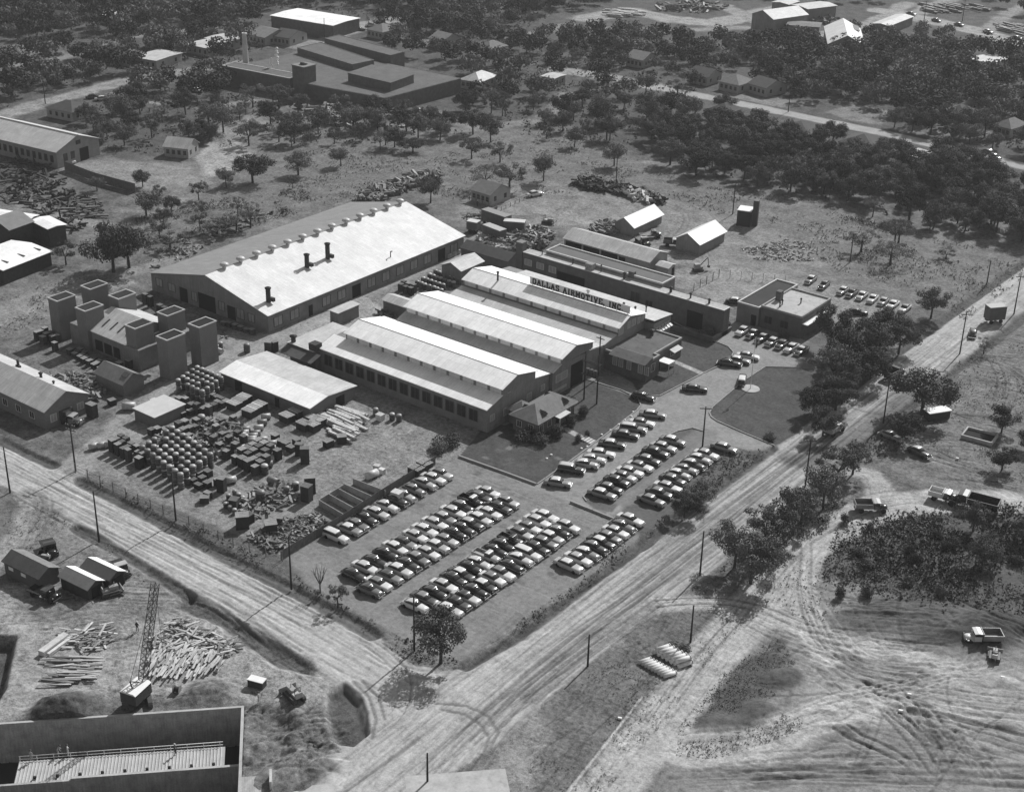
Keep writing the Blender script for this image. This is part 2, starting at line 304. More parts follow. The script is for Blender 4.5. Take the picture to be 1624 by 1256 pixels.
# spoil heaps and holes near the basement
gm((100, 1125), 4.0, 2.2, .07, 1.5, .2); gm((330, 1100), 3.5, 1.3, .13, 1.3, 0); gm((435, 1145), 4, -1.3, .13, 1.3, 0); gm((470, 1225), 4.5, 1.0, .1, 1.4, .5)
gp([(520, 1100), (545, 1085), (572, 1110), (585, 1160), (560, 1180), (530, 1175), (525, 1140)], .08, 1, .5, z=-1.2, slope=1.5)
gp([(395, 1120), (440, 1118), (510, 1120), (530, 1170), (520, 1215), (470, 1250), (420, 1250), (400, 1180)], .14, 2, 1)
gp([(0, 1010), (22, 1010), (5, 1090), (-30, 1150), (-40, 1020)], .08, 1, .5, z=-2.0, slope=1.5)
# --- wheel tracks and scrape marks
R = random.Random(5)
AX = math.atan2(-_sy, _cy)           # direction of the x axis in the u, v frame
AY = AX + math.pi / 2
def tracks(poly, n, dirs, ln, wid, lo, hi, jit=.06, curve=.0015, z=-.04, pair=False):
    q = UV(poly); mn, mx = q.min(0), q.max(0); k = 0
    while k < n:
        u, v = R.uniform(mn[0], mx[0]), R.uniform(mn[1], mx[1]); ins = False
        for i in range(len(q)):
            a, b = q[i], q[(i + 1) % len(q)]
            if (a[1] > v) != (b[1] > v) and u < (b[0] - a[0]) * (v - a[1]) / (b[1] - a[1]) + a[0]: ins = not ins
        if not ins: continue
        k += 1; an = R.choice(dirs) + R.gauss(0, jit); L = R.uniform(*ln); cu = R.gauss(0, curve); pts = []
        for t in np.linspace(-.5, .5, 7):
            a2 = an + cu * t * L; pts.append((u + math.cos(a2) * t * L, v + math.sin(a2) * t * L))
        w = R.uniform(*wid); f = R.uniform(lo, hi); op = R.uniform(.4, .9)
        for off in ((0, 1.6) if pair else (0,)):
            qq = np.array([(p[0] - math.sin(an) * off, p[1] + math.cos(an) * off) for p in pts])
            for g in GR: g.line(qq, w, f, max(.1, w * .3), op, .03, z=z, mul=True)
def smooth(q, n=6):
    out = []
    for i in range(len(q) - 1):
        p0, p1, p2, p3 = q[max(0, i - 1)], q[i], q[i + 1], q[min(len(q) - 1, i + 2)]
        for t in np.linspace(0, 1, n, endpoint=False): out.append(.5 * ((2 * p1) + (-p0 + p2) * t + (2 * p0 - 5 * p1 + 4 * p2 - p3) * t * t + (-p0 + 3 * p1 - 3 * p2 + p3) * t ** 3))
    out.append(q[-1]); return np.array(out)
def bundle(px, width, n, lo=.6, hi=1.2, wid=(.2, .45), z=-.05, wob=.35):
    """n wheel marks following one path, wandering a little"""
    q = smooth(UV(px)); d = np.gradient(q, axis=0); nn = np.stack([-d[:, 1], d[:, 0]], 1); nn /= np.linalg.norm(nn, axis=1)[:, None]; N_ = len(q)
    for k in range(n):
        o = R.gauss(0, width / 2); a, b = sorted((R.uniform(-.1, .6), R.uniform(.4, 1.1))); i0, i1 = int(max(0, a) * (N_ - 1)), int(min(1, b) * (N_ - 1)) + 1
        if i1 - i0 < 3: continue
        ph = R.uniform(0, 6); off = o + wob * np.sin(np.linspace(0, R.uniform(2, 6), i1 - i0) + ph); w = R.uniform(*wid); f = R.uniform(lo, hi); op = R.uniform(.5, 1)
        for side in (0, 1.7):
            for g in GR: g.line(q[i0:i1] + nn[i0:i1] * (off + side)[:, None], w, f, max(.1, w * .3), op, .03, z=z, mul=True)
tracks([(1250, 900), (1624, 950), (1700, 1256), (1100, 1256), (1190, 1060)], 260, [0.05, -.25, -.45, .5, 1.0], (4, 20), (.2, .7), .55, 1.2, .25, .02, z=-.04)
for px, w_, n_ in (([(1180, 985), (1290, 1040), (1400, 1075), (1560, 1100), (1660, 1110)], 5, 9), ([(1230, 1000), (1330, 1020), (1480, 1035), (1660, 1060)], 4, 7), ([(1290, 1050), (1340, 1090), (1440, 1125), (1560, 1160), (1660, 1190)], 4, 9), ([(1090, 1240), (1250, 1228), (1400, 1235), (1660, 1245)], 2, 6), ([(1150, 1215), (1350, 1208), (1660, 1215)], 2, 6),
                   ([(1340, 975), (1450, 985), (1540, 1000)], 3, 7), ([(1400, 1110), (1480, 1130), (1660, 1155)], 4, 7), ([(1440, 1120), (1500, 1180), (1560, 1250)], 4, 8), ([(1380, 1080), (1450, 1150), (1500, 1220)], 4, 8), ([(1200, 1170), (1300, 1120), (1420, 1100), (1520, 1070), (1560, 1030)], 4, 8), ([(1310, 1170), (1380, 1200), (1430, 1240)], 3, 6), ([(1460, 930), (1560, 985), (1660, 1020)], 3, 7), ([(1280, 930), (1360, 1040), (1500, 1060), (1600, 1040)], 5, 8)):
    bundle(px, w_, n_, .5, 1.25, (.2, .6), z=-.09)
for y_, x_ in ((1212, 1120), (1226, 1060), (1240, 1180)): gl([(x_, y_ + 8), (x_ + 90, y_ + 1), (x_ + 170, y_ + 5), (1400, y_ + 2), (1500, y_ - 3), (1660, y_ + 8)], .55, .09, .8, .6, .55, z=-.15)
gl([(1340, 972), (1400, 978), (1470, 982)], 1.2, .07, .6, .8, .4, z=-.2); gl([(1480, 1130), (1560, 1150), (1624, 1165)], .7, .1, .4, .7, .2, z=-.15); gl([(1440, 1140), (1480, 1180)], .6, .1, .4, .7, .2, z=-.15)
for a in (([(930, 1300), (1060, 1130), (1120, 1050), (1180, 985), (1205, 955), (1270, 880), (1300, 850), (1390, 806), (1480, 795), (1600, 796)], 8, .36), ([(1040, 958), (1120, 955), (1190, 965), (1280, 1000), (1400, 1030), (1520, 1060)], 4.5, .34), ([(1275, 880), (1268, 940), (1290, 1000), (1310, 1040)], 5, .34),
          ([(1380, 802), (1398, 775), (1380, 752), (1345, 745)], 4.5, .32), ([(1090, 1190), (1200, 1180), (1290, 1140), (1370, 1110)], 7, .35), ([(840, 1105), (950, 1010), (1040, 960)], 3, .25)):
    gl(a[0], a[1], a[2], 1.5, .9, .5, id=TRACK, rough=.4)

bundle([(930, 1300), (1060, 1130), (1120, 1050), (1180, 985), (1205, 955), (1270, 880), (1300, 850), (1390, 806), (1480, 795), (1640, 796)], 3.5, 16, .62, 1.15); bundle([(1275, 860), (1268, 940), (1290, 1000), (1330, 1040), (1420, 1070)], 2.5, 9, .6, 1.15); bundle([(1040, 958), (1120, 955), (1190, 965), (1280, 1000), (1400, 1030)], 2.0, 7, .55, 1.15)
bundle([(1390, 806), (1398, 775), (1380, 752), (1345, 745)], 1.6, 6, .6, 1.15); bundle([(1090, 1190), (1200, 1180), (1290, 1140), (1370, 1110), (1500, 1085)], 3, 8, .7, 1.15)
for k in range(3): bundle([(-40, 700 + k * 20), (100, 775 + k * 14), (300, 880 + k * 10), (480, 965 + k * 16), (620, 1045 + k * 20)], 3.5, 12, .72, 1.15, (.18, .4), z=-.03)
for k in range(4): bundle([(600 + k * 40, 1256), (720 + k * 25, 1150), (860 + k * 12, 1030 + k * 8), (1000 + k * 15, 920 + k * 10), (1150 + k * 15, 800 + k * 12), (1300 + k * 10, 690 + k * 10), (1640, 435 + k * 12)], 3.5, 15, .68, 1.15, (.2, .5), z=-.04)
bundle([(560, 1000), (640, 1060), (640, 1120), (580, 1180), (540, 1256)], 3, 8, .7, 1.12); bundle([(520, 990), (620, 1060), (740, 1070), (860, 1000)], 3, 8, .75, 1.12); bundle([(700, 1256), (800, 1150), (900, 1080), (1060, 970)], 3, 8, .7, 1.1)
tracks([(-20, 690), (250, 825), (600, 1015), (560, 1080), (300, 935), (-20, 770)], 200, [AX], (8, 40), (.2, .45), .78, 1.13)
tracks([(700, 1070), (1100, 815), (1640, 420), (1640, 460), (1200, 845), (940, 1045), (700, 1235), (540, 1256), (600, 1180)], 320, [AY], (12, 60), (.22, .6), .7, 1.15, .04)
tracks([(840, 1256), (860, 1150), (1040, 975), (1150, 980), (960, 1256)], 260, [AY + .1, AY, AX], (1, 9), (.15, .4), .55, 1.3, .25)
tracks([(1400, 640), (1640, 500), (1640, 800), (1480, 770), (1380, 720)], 130, [-.35, -.2], (4, 20), (.25, .7), .55, 1.25, .2, .01)
for px in ([(1380, 740), (1450, 720), (1550, 745), (1640, 760)], [(1420, 700), (1500, 730), (1600, 790)], [(1500, 640), (1560, 610), (1640, 620)], [(1540, 540), (1580, 600), (1560, 650)], [(1530, 560), (1600, 590), (1640, 640)]): bundle(px, 3, 6, .6, 1.2)
bundle([(-20, 945), (100, 935), (230, 940), (330, 950), (450, 1040), (520, 1090)], 5, 18, .7, 1.15); bundle([(60, 1000), (200, 985), (230, 1090), (420, 1110)], 4, 12, .7, 1.15); bundle([(50, 785), (60, 810), (20, 870), (-30, 910)], 2, 8, .65, 1.15)
tracks([(0, 930), (230, 935), (500, 1070), (430, 1110), (200, 1100), (0, 1140)], 120, [.1, -.1, .3], (4, 16), (.2, .5), .7, 1.2, .2, .02)
tracks([(480, 650), (700, 700), (640, 760), (430, 760)], 70, [0.3, .6, -.2], (4, 16), (.2, .4), .75, 1.2, .4, .05); bundle([(440, 760), (520, 720), (600, 700), (640, 660), (600, 630)], 6, 16, .75, 1.15); bundle([(300, 720), (380, 770), (440, 770), (540, 730)], 4, 12, .72, 1.15)
tracks([(460, 890), (728, 730), (1000, 840), (740, 1040)], 90, [AY, AX], (6, 20), (.2, .4), .9, 1.08, .05); bundle([(85, 755), (180, 705), (300, 615), (450, 530), (600, 460)], 2.5, 12, .8, 1.1)
tracks([(730, 330), (860, 295), (1060, 325), (1300, 430), (1130, 430), (900, 360)], 90, [.2, -.3, .8], (6, 24), (.3, .6), .7, 1.2, .3, .04); bundle([(720, 320), (800, 340), (900, 345), (1000, 385), (1100, 415), (1240, 440)], 5, 14, .7, 1.15, (.3, .6)); bundle([(1000, 310), (1080, 340), (1060, 380), (1000, 390)], 5, 12, .7, 1.2, (.3, .6)); bundle([(760, 340), (830, 310), (900, 300), (880, 340), (800, 345)], 3, 8, .7, 1.15, (.3, .6))
tracks([(430, 340), (600, 220), (950, 220), (1150, 300), (900, 290), (640, 310)], 90, [0.1, .4, -.2], (8, 30), (.4, .9), .7, 1.25, .3, .02)
tracks([(395, 1120), (520, 1120), (520, 1215), (420, 1250)], 90, [AY + .2, .2], (2, 8), (.2, .6), .5, 1.4, .4, .05, z=-.12)
for pts in ([(690, 1115), (740, 1118), (775, 1135), (790, 1160), (772, 1195)], [(700, 1125), (735, 1130), (762, 1148), (775, 1168), (768, 1190)], [(548, 1085), (570, 1100), (582, 1130), (580, 1165)], [(560, 1080), (585, 1105), (596, 1140), (590, 1170)], [(575, 1080), (600, 1105), (610, 1140)]):
    gl(pts, .5, .14, .25, .8, .05, z=-.08)
gl([(900, 1256), (960, 1180), (1018, 1105)], .4, .42, .2, .8, .1)
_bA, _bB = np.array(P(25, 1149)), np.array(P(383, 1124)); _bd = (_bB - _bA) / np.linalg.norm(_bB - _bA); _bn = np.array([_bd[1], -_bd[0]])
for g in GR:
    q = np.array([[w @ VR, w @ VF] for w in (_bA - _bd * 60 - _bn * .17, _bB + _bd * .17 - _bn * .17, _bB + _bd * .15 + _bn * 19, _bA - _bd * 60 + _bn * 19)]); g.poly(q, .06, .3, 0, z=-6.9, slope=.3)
for k_ in range(140):
    _r = random.Random(k_ + 700); _x = -152 + _r.random() * 38; _y = 142 + _r.random() * 60; _q = np.array([[_x * VR[0] + _y * VR[1] + _r.uniform(.3, 1.2) * math.cos(t) , _x * VF[0] + _y * VF[1] + _r.uniform(.3, 1.0) * math.sin(t)] for t in np.linspace(0, 6.28, 8)[:-1]])
    GR[0].poly(_q, _r.choice([.09, .11, .2]), .5, .25, op=_r.uniform(.3, .7))
def build_ground():
    m = bpy.data.materials.new('earth'); m.use_nodes = True; t = m.node_tree; N = t.nodes; L = t.links; b = N['Principled BSDF']
    b.inputs['Roughness'].default_value = .95; b.inputs['Specular IOR Level'].default_value = .12
    at = N.new('ShaderNodeAttribute'); at.attribute_name = 'tone'; ar = N.new('ShaderNodeAttribute'); ar.attribute_name = 'rough'; ge = N.new('ShaderNodeNewGeometry')
    def ns(sc, det, ro=.65):
        n = N.new('ShaderNodeTexNoise'); n.inputs['Scale'].default_value = sc; n.inputs['Detail'].default_value = det; n.inputs['Roughness'].default_value = ro; L.new(ge.outputs['Position'], n.inputs['Vector']); return n.outputs[0]
    def mt(op, a, c):
        n = N.new('ShaderNodeMath'); n.operation = op
        for i, x in enumerate((a, c)):
            if isinstance(x, (int, float)): n.inputs[i].default_value = x
            else: L.new(x, n.inputs[i])
        return n.outputs[0]
    f1 = mt('ADD', mt('SUBTRACT', ns(1.3, 6, .75), .5), mt('MULTIPLY', mt('SUBTRACT', ns(5.5, 3, .7), .5), .55)); f2 = mt('SUBTRACT', ns(.23, 5), .5)
    k = mt('ADD', mt('MULTIPLY', f1, 4.2), mt('MULTIPLY', f2, 2.6)); k = mt('MULTIPLY', k, mt('ADD', ar.outputs['Fac'], .12)); k = mt('ADD', k, 1.0)
    k = mt('MINIMUM', mt('MAXIMUM', k, .4), 1.9); L.new(mt('MULTIPLY', at.outputs['Fac'], k), b.inputs['Base Color'])
    bn = N.new('ShaderNodeBump'); bn.inputs['Distance'].default_value = .25; L.new(mt('MULTIPLY', ar.outputs['Fac'], .9), bn.inputs['Strength']); L.new(ns(1.6, 6, .7), bn.inputs['Height']); L.new(bn.outputs[0], b.inputs['Normal'])
    names = {0: 'ground', ROAD: 'dirt_road', LOT: 'parking_lot', LAWN: 'lawn', DRIVE: 'works_yard', WALK: 'footpath', TRACK: 'dirt_track'}
    V, A, RO, QF, QI, off = [], [], [], [], [], 0
    for gi, g in enumerate(GR):
        h = g.z + g.rough * (g.n2 * .12 + g.n1 * .25); h = np.where((g.id == LOT) | (g.id == WALK) | (g.id == LAWN), g.z + g.n1 * .03, h)
        co = g.U[..., None] * VR + g.V[..., None] * VF; ny, nx = g.U.shape
        keep = np.abs(g.U) < .42 * g.V + 22
        kq = keep[:-1, :-1] & keep[1:, 1:] & keep[:-1, 1:] & keep[1:, :-1]
        I = np.arange(ny * nx).reshape(ny, nx)
        F = np.stack([I[:-1, :-1], I[:-1, 1:], I[1:, 1:], I[1:, :-1]], -1)[kq] + off
        V.append(np.concatenate([co, h[..., None]], -1).reshape(-1, 3)); A.append(g.a.ravel()); RO.append(g.rough.ravel()); QF.append(F); QI.append(g.id[:-1, :-1][kq]); off += ny * nx
    V = np.concatenate(V); A = np.concatenate(A); RO = np.concatenate(RO); QF = np.concatenate(QF); QI = np.concatenate(QI)
    def emit(name, V_, A_, R_, F_):
        me = bpy.data.meshes.new(name); me.vertices.add(len(V_)); me.vertices.foreach_set('co', V_.astype(np.float32).ravel())
        me.loops.add(F_.size); me.loops.foreach_set('vertex_index', F_.astype(np.int32).ravel())
        me.polygons.add(len(F_)); me.polygons.foreach_set('loop_start', np.arange(0, F_.size, 4, dtype=np.int32)); me.polygons.foreach_set('use_smooth', np.ones(len(F_), bool))
        me.update(calc_edges=True)
        for nm, ar_ in (('tone', A_), ('rough', R_)):
            a = me.attributes.new(nm, 'FLOAT', 'POINT'); a.data.foreach_set('value', np.clip(ar_ * 1.08, .02, .6).astype(np.float32) if nm == 'tone' else ar_.astype(np.float32))
        me.materials.append(m); o = bpy.data.objects.new(name, me); COL.objects.link(o); o['kind'] = 'structure'; return o
    for k_, nm in names.items():
        F = QF[QI == k_]; us, inv = np.unique(F, return_inverse=True)
        V_, A_, R_, F_ = V[us], A[us], RO[us], inv.reshape(F.shape)
        if k_ == 0:      # the wide country around, lying a little lower
            e = []
            ring = [(-4000, -1500), (4000, -1500), (4000, 5000), (-4000, 5000)]
            far = np.array([list(u * VR + v * VF) + [-7.5] for u, v in ring]); n = len(V_)
            V_ = np.concatenate([V_, far]); A_ = np.concatenate([A_, [.1] * 4]); R_ = np.concatenate([R_, [.6] * 4]); F_ = np.concatenate([F_, [[n, n + 1, n + 2, n + 3]]])
        emit(nm, V_, A_, R_, F_)
build_ground()
# ------------------------------------------------------------------ building materials
metal_new = mat('sheet_metal_bright', .9, .5, .1, .25, spec=.4, ribs='x', streak=.07)
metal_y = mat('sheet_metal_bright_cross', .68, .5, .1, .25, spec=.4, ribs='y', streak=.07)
metal_old = mat('sheet_metal_weathered', .5, .6, .14, .3, spec=.3, ribs='x', streak=.2)
metal_dull = mat('sheet_metal_dull', .2, .7, .15, .3, ribs='y', streak=.15)
siding = mat('corrugated_siding', .22, .8, .15, .5, ribs='x', streak=.15)
siding_y = mat('corrugated_siding_cross', .22, .8, .15, .5, ribs='y', streak=.15)
siding_pale = mat('pale_siding', .32, .8, .12, .5)
concrete = mat('concrete', .4, .9, .15, .5, spots=.15)
concrete_dk = mat('weathered_concrete', .21, .9, .15, .5, streak=.12)
brick = mat('brick', .12, .9, .2, .8)
tar = mat('tar_roof', .12, .95, .18, .3, spots=.25)
tar_dk = mat('dark_tar_roof', .045, .95, .2, .3)
gravel = mat('gravel_roof', .42, .95, .12, .5, spots=.25)
shingle = mat('roof_shingle', .19, .95, .18, .9)
shingle_dk = mat('dark_roof_shingle', .085, .95, .18, .9)
trim = mat('pale_trim', .5, .7, .1, .8)
white = mat('white_paint', .75, .6, .06, 1.0)
glassm = mat('window_glass', .03, .15, .2, .5, spec=.6)
pane_pale = mat('frosted_panes', .62, .5, .08, .8, ribs='x')
dark = mat('dark_opening', .012, .9, .2, .5)
steel = mat('dark_steel', .05, .6, .2, 1.0, spec=.4)
steel_lt = mat('galvanised_steel', .42, .45, .12, 1.0, spec=.5)
wood = mat('timber', .17, .9, .25, 1.2)
wood_pale = mat('pale_timber', .5, .9, .2, 1.2)
wood_dk = mat('dark_timber', .05, .9, .25, 1.2)
black = mat('black_paint', .02, .5, .2, 1.0)
OV = .35
def slab(pts, t): return pts + [(p[0], p[1] - t) for p in reversed(pts)]
def gable(name, label, cat, x0, x1, y0, y1, he, hr, ridge='x', wm=None, rm=None, rot=0, over=OV, group=None, mid=None, rm2=None, open_front=False):
    """ridge runs along x or y; mid = position of the ridge across (world), default centre"""
    cx, cy = (x0 + x1) / 2, (y0 + y1) / 2
    root = thing(name, label, cat, (cx, cy, 0), rot, group)
    lx, ly = (x1 - x0) / 2, (y1 - y0) / 2
    w, l = (ly, lx) if ridge == 'x' else (lx, ly)
    m = 0 if mid is None else (mid - (cy if ridge == 'x' else cx))
    MB().prof([(-w, -.4), (w, -.4), (w, he), (m, hr), (-w, he)], -l, l, ridge).build('wall', wm or siding, root)
    t = .12
    def sl(a, b): # slope from eave a to ridge b with overhang
        s = (b[1] - a[1]) / (b[0] - a[0]); d = math.copysign(over, b[0] - a[0]); a2 = (a[0] - d, a[1] - s * d)
        return [(a2[0], a2[1] + .02), (b[0], b[1] + .02), (b[0], b[1] + .02 + t), (a2[0], a2[1] + .02 + t)]
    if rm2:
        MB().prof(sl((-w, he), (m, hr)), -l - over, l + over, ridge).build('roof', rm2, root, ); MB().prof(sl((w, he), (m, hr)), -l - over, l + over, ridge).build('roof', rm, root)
    else:
        b = MB(); a, c = sl((-w, he), (m, hr)), sl((w, he), (m, hr))
        b.prof([a[0], a[1], c[0], c[3], (m, hr + .02 + t), a[3]], -l - over, l + over, ridge).build('roof', rm or metal_old, root)
    root['_d'] = (lx, ly, he, hr); return root
def flat(name, label, cat, pts, h, wm, rm, par=.35, tm=None, pw=.3, group=None):
    c = np.mean(np.array(pts), 0); q = [(p[0] - c[0], p[1] - c[1]) for p in pts]
    root = thing(name, label, cat, (c[0], c[1], 0), 0, group)
    MB().prism(q, -.4, h).build('wall', wm, root)
    def inset(q, d):
        n = len(q); out = []
        for i in range(n):
            a, b, e = Vector(q[i - 1]), Vector(q[i]), Vector(q[(i + 1) % n]); n1 = (b - a).normalized(); n2 = (e - b).normalized()
            n1 = Vector((-n1.y, n1.x)); n2 = Vector((-n2.y, n2.x)); m_ = (n1 + n2) / (1 + n1.dot(n2)); out.append(tuple(b + m_ * d))
        return out
    area = sum(q[i][0] * q[(i + 1) % len(q)][1] - q[(i + 1) % len(q)][0] * q[i][1] for i in range(len(q)))
    if area < 0: q = q[::-1]
    i1 = inset(q, pw); MB().prism(i1, h + .004, h + .08).build('roof', rm, root)
    if par:
        o1 = inset(q, -.06); n = len(q); b = MB()
        for k in range(n):
            k2 = (k + 1) % n; vs = [(*o1[k], h - .02), (*o1[k2], h - .02), (*i1[k2], h - .02), (*i1[k], h - .02), (*o1[k], h + par), (*o1[k2], h + par), (*i1[k2], h + par), (*i1[k], h + par)]
            b.add(vs, [(0, 3, 2, 1), (4, 5, 6, 7), (0, 1, 5, 4), (2, 3, 7, 6)])
        b.build('parapet', tm or trim, root)
    root['_d'] = (0, 0, h, h); return root
def panels(root, side, half, items, m, name='window', proud=.05, framed=None):
    """thin framed panels on one wall: items = (s along wall, z0, width, height); half = distance of the wall from the root"""
    out = []
    for s, z0, w, h in items:
        t = proud
        if side == '-y': b = MB().box(s - w / 2, s + w / 2, half - t, half + .03, z0, z0 + h)
        elif side == '+y': b = MB().box(s - w / 2, s + w / 2, half - .03, half + t, z0, z0 + h)
        elif side == '+x': b = MB().box(half - .03, half + t, s - w / 2, s + w / 2, z0, z0 + h)
        else: b = MB().box(half - t, half + .03, s - w / 2, s + w / 2, z0, z0 + h)
        o = b.build(name, m, root); out.append(o)
        if framed:
            f = MB(); g = .09; e = t + .03
            def bar(a0, a1, c0, c1):
                if side == '-y': f.box(a0, a1, half - e, half - t - .002, c0, c1)
                elif side == '+y': f.box(a0, a1, half + t + .002, half + e, c0, c1)
                elif side == '+x': f.box(half + t + .002, half + e, a0, a1, c0, c1)
                else: f.box(half - e, half - t - .002, a0, a1, c0, c1)
            bar(s - w / 2 - g, s - w / 2 + g, z0, z0 + h); bar(s + w / 2 - g, s + w / 2 + g, z0, z0 + h); bar(s - w / 2 + g + .002, s + w / 2 - g - .002, z0, z0 + g); bar(s - w / 2 + g + .002, s + w / 2 - g - .002, z0 + h - g, z0 + h)
            bar(s - .04, s + .04, z0 + g + .002, z0 + h - g - .002)
            f.build('frame', framed, o)
    return out
def stack(root, x, y, z, h, r=.35, m=None, cap=True, name='vent_pipe'):
    b = MB().cyl((x, y, z), (x, y, z + h), r, n=10)
    if cap: b.lathe([(r * 1.5, h + .12), (r * 1.7, h + .3), (.02, h + .55)], 10, (x, y, z))
    return b.build(name, m or steel, root)
# ---- great warehouse with the bright and the old slope
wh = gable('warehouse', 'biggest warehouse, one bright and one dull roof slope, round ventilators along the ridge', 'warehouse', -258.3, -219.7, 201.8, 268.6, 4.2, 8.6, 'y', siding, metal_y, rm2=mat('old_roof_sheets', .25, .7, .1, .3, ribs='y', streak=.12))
for i in range(13):
    y = -29.0 + i * 5.22 * 1.0 + 2.4 - .4
    b = MB().lathe([(.45, 0), (.45, .5), (.75, .6), (1.05, .85), (1.0, 1.1), (.6, 1.35), (.02, 1.45)], 12, (0.0, -28.0 + i * 4.95, 8.65))
    b.build('ridge_ventilator', steel_lt, wh)
panels(wh, '+x', 19.3, [(-30.5 + i * 5.0, .9, 2.6, 2.3) for i in range(13) if i not in (2, 5, 11)], mat('dusty_glass', .3, .4, .15, .7), framed=steel)
panels(wh, '+x', 19.3, [(-20.5, 0, 1.2, 2.6), (-5.6, 0, 2.8, 3.0), (24.8, 0, 2.6, 3.2)], dark, 'door')
panels(wh, '-y', -33.4, [(-16.5, 1.6, 2.2, 2), (-12.2, 1.5, 2.4, 2), (-4.5, 1.2, 1.8, 2.2), (4.5, 1.3, 1.9, 2.2), (10.5, 1.0, 2.4, 2.4), (14.0, 1.2, 2, 2)], mat('dusty_glass', .3), framed=steel)
panels(wh, '-y', -33.4, [(-8.2, 0, 2.6, 3.4), (-.4, 0, 5.6, 3.8), (7.6, 0, 2.6, 3.2)], dark, 'door')
for x, y, h in ((15.5, -29.5, 2.2), (9.5, -11.5, 2.0), (9.3, -4.5, 2.6)):
    b = MB().cyl((x, y, 4.4), (x, y, 5.2 + (19.3 - x) * .23 + h), .55, n=10); b.lathe([(.7, 0), (.75, .25), (.3, .4)], 10, (x, y, 5.2 + (19.3 - x) * .23 + h)); b.obox((x + .9, y + .3, 5.2 + (18.6 - x) * .23), (1.2, .7, .8)); b.build('exhaust_stack', wood_dk, wh)
MB().cyl((16.8, 9.0, 4.8), (16.8, 9.0, 6.3), .12).cyl((16.8, 9.0, 6.3), (17.3, 9.0, 6.5), .14).build('vent_pipe', steel, wh)
MB().prof([(-19.65, 4.1), (-19.3, 4.1), (-19.3, 4.25), (-19.65, 4.25)], -33.4, 33.4, 'y').build('gutter', steel_lt, wh)
# ---- engine test building: gabled hall between two double rows of towers
tc = gable('test_hall', 'low gabled hall with light roof standing between eight square concrete towers', 'building', -242.5, -230.6, 171.9, 185.2, 4.5, 7.3, 'x', concrete_dk, metal_old)
for sx in (-3.2, -.6, 1.8, 4.4): MB().obox((sx, -4.0, 5.83), (.35, 2.3, .1), rx=.4).build('skylight', wood_dk, tc)
panels(tc, '-y', -6.65, [(-2.8, .4, 2.4, 2.4), (.2, .4, 2.4, 2.4), (3.0, .4, 2, 2.4)], dark, 'door')
MB().box(-11.4, -6.0, -7.2, 7.0, -.4, 4.6).build('side_wing', concrete_dk, tc); MB().box(6.0, 11.0, -7.2, 7.0, -.4, 4.6).build('side_wing', concrete_dk, tc)
for i, (x, y, where) in enumerate(((-252.0, 172.9, 'at the far left corner, nearest the street'), (-252.2, 181.6, 'at the far left back corner, in front of the field'), (-243.2, 173.3, 'left of the hall roof, front row'), (-243.3, 182.0, 'behind the left end of the hall roof'), (-228.2, 174.1, 'overlapping the right end of the hall roof'), (-228.4, 182.7, 'behind the right end of the hall, back row'), (-218.9, 174.5, 'at the front corner, closest to the yard lane'), (-218.9, 182.9, 'at the right back corner, next to the lane'))):
    t = thing('test_tower', 'square concrete intake tower ' + where, 'tower', (x, y, 0), 0, 'square towers of the engine test building')
    MB().box(-1.62, 1.62, -2.3, 2.3, -.4, 8.9).build('shaft', mat('tower_concrete', .18, .9, .1, .4, streak=.12), t)
    b = MB()
    for a in ((-1.75, 1.75, -2.45, -2.15), (-1.75, 1.75, 2.15, 2.45), (-1.75, -1.45, -2.15, 2.15), (1.45, 1.75, -2.15, 2.15)): b.box(*a, 8.85, 9.1)
    b.build('rim', mat('rim_concrete', .38), t)
    MB().box(-1.45, 1.45, -2.15, 2.15, 8.904, 8.93).build('louvre_bed', dark, t)
    if i not in (6, 7): b = MB(); [b.obox((-1.0 + k * .5, 0, 8.98), (.12, 4.2, .1)) for k in range(5)]; b.build('louvre', mat('louvre_metal', .09), t)
for x, y in ((-223.2, 176.2), (-223.2, 184.6)):
    t = thing('roof_blower', 'machine with pale square lid %s' % ('left of the right back tower' if y > 180 else 'between the two front right towers of the test building'), 'blower', (x, y, 4.6), 0, 'roof machines of the test building')
    MB().box(-.6, .6, -.6, .6, 0, 1.3).cyl((.2, -.9, .8), (1.2, -.9, .8), .5).build('housing', steel, t); MB().box(-.8, .8, -.7, .7, 1.3, 1.5).build('lid', white, t)
# ---- sheds west of the works
b3 = gable('brick_shed', 'small dark gabled shed with a patched roof in front of the test towers', 'shed', -227.1, -218.6, 161.5, 166.6, 2.8, 4.4, 'x', mat('shed_boards', .16), shingle); MB().obox((3.2, -.9, 4.05), (1.6, 1.2, .08), rx=.5).build('roof_patch', shingle_dk, b3)
b4 = gable('long_shed', 'long gabled shed with bright far roof slope at the left edge beside the lane', 'shed', -262, -218.4, 143.1, 153.0, 4.0, 6.4, 'x', mat('stucco', .17, streak=.1), metal_old)
panels(b4, '+x', 21.8, [(-3.2, 1.2, 1.3, 1.6), (.2, .2, 1.5, 2.6), (3.0, 1.4, 1.4, 1.5)], mat('dusty_glass', .3), framed=trim); panels(b4, '-y', -4.95, [(-16 + 4.2 * i, 1.2, 1.5, 1.5) for i in range(9)], glassm, framed=trim)
MB().cyl((5, 1.6, 5.8), (5, 1.6, 7.4), .28).obox((5, 1.6, 6.0), (1.2, .5, .4)).build('vent_pipe', steel, b4); stack(b4, 12.5, 1.4, 5.6, 1.0, .28); stack(b4, 17, 1.0, 5.6, .7, .18)
fb = flat('store_box', 'windowless flat roofed box store beside the crate yard lane', 'shed', [(-209.3, 156.6), (-203.3, 156.6), (-203.3, 163.9), (-209.3, 163.9)], 2.3, mat('shed_boards', .16), metal_old, 0)
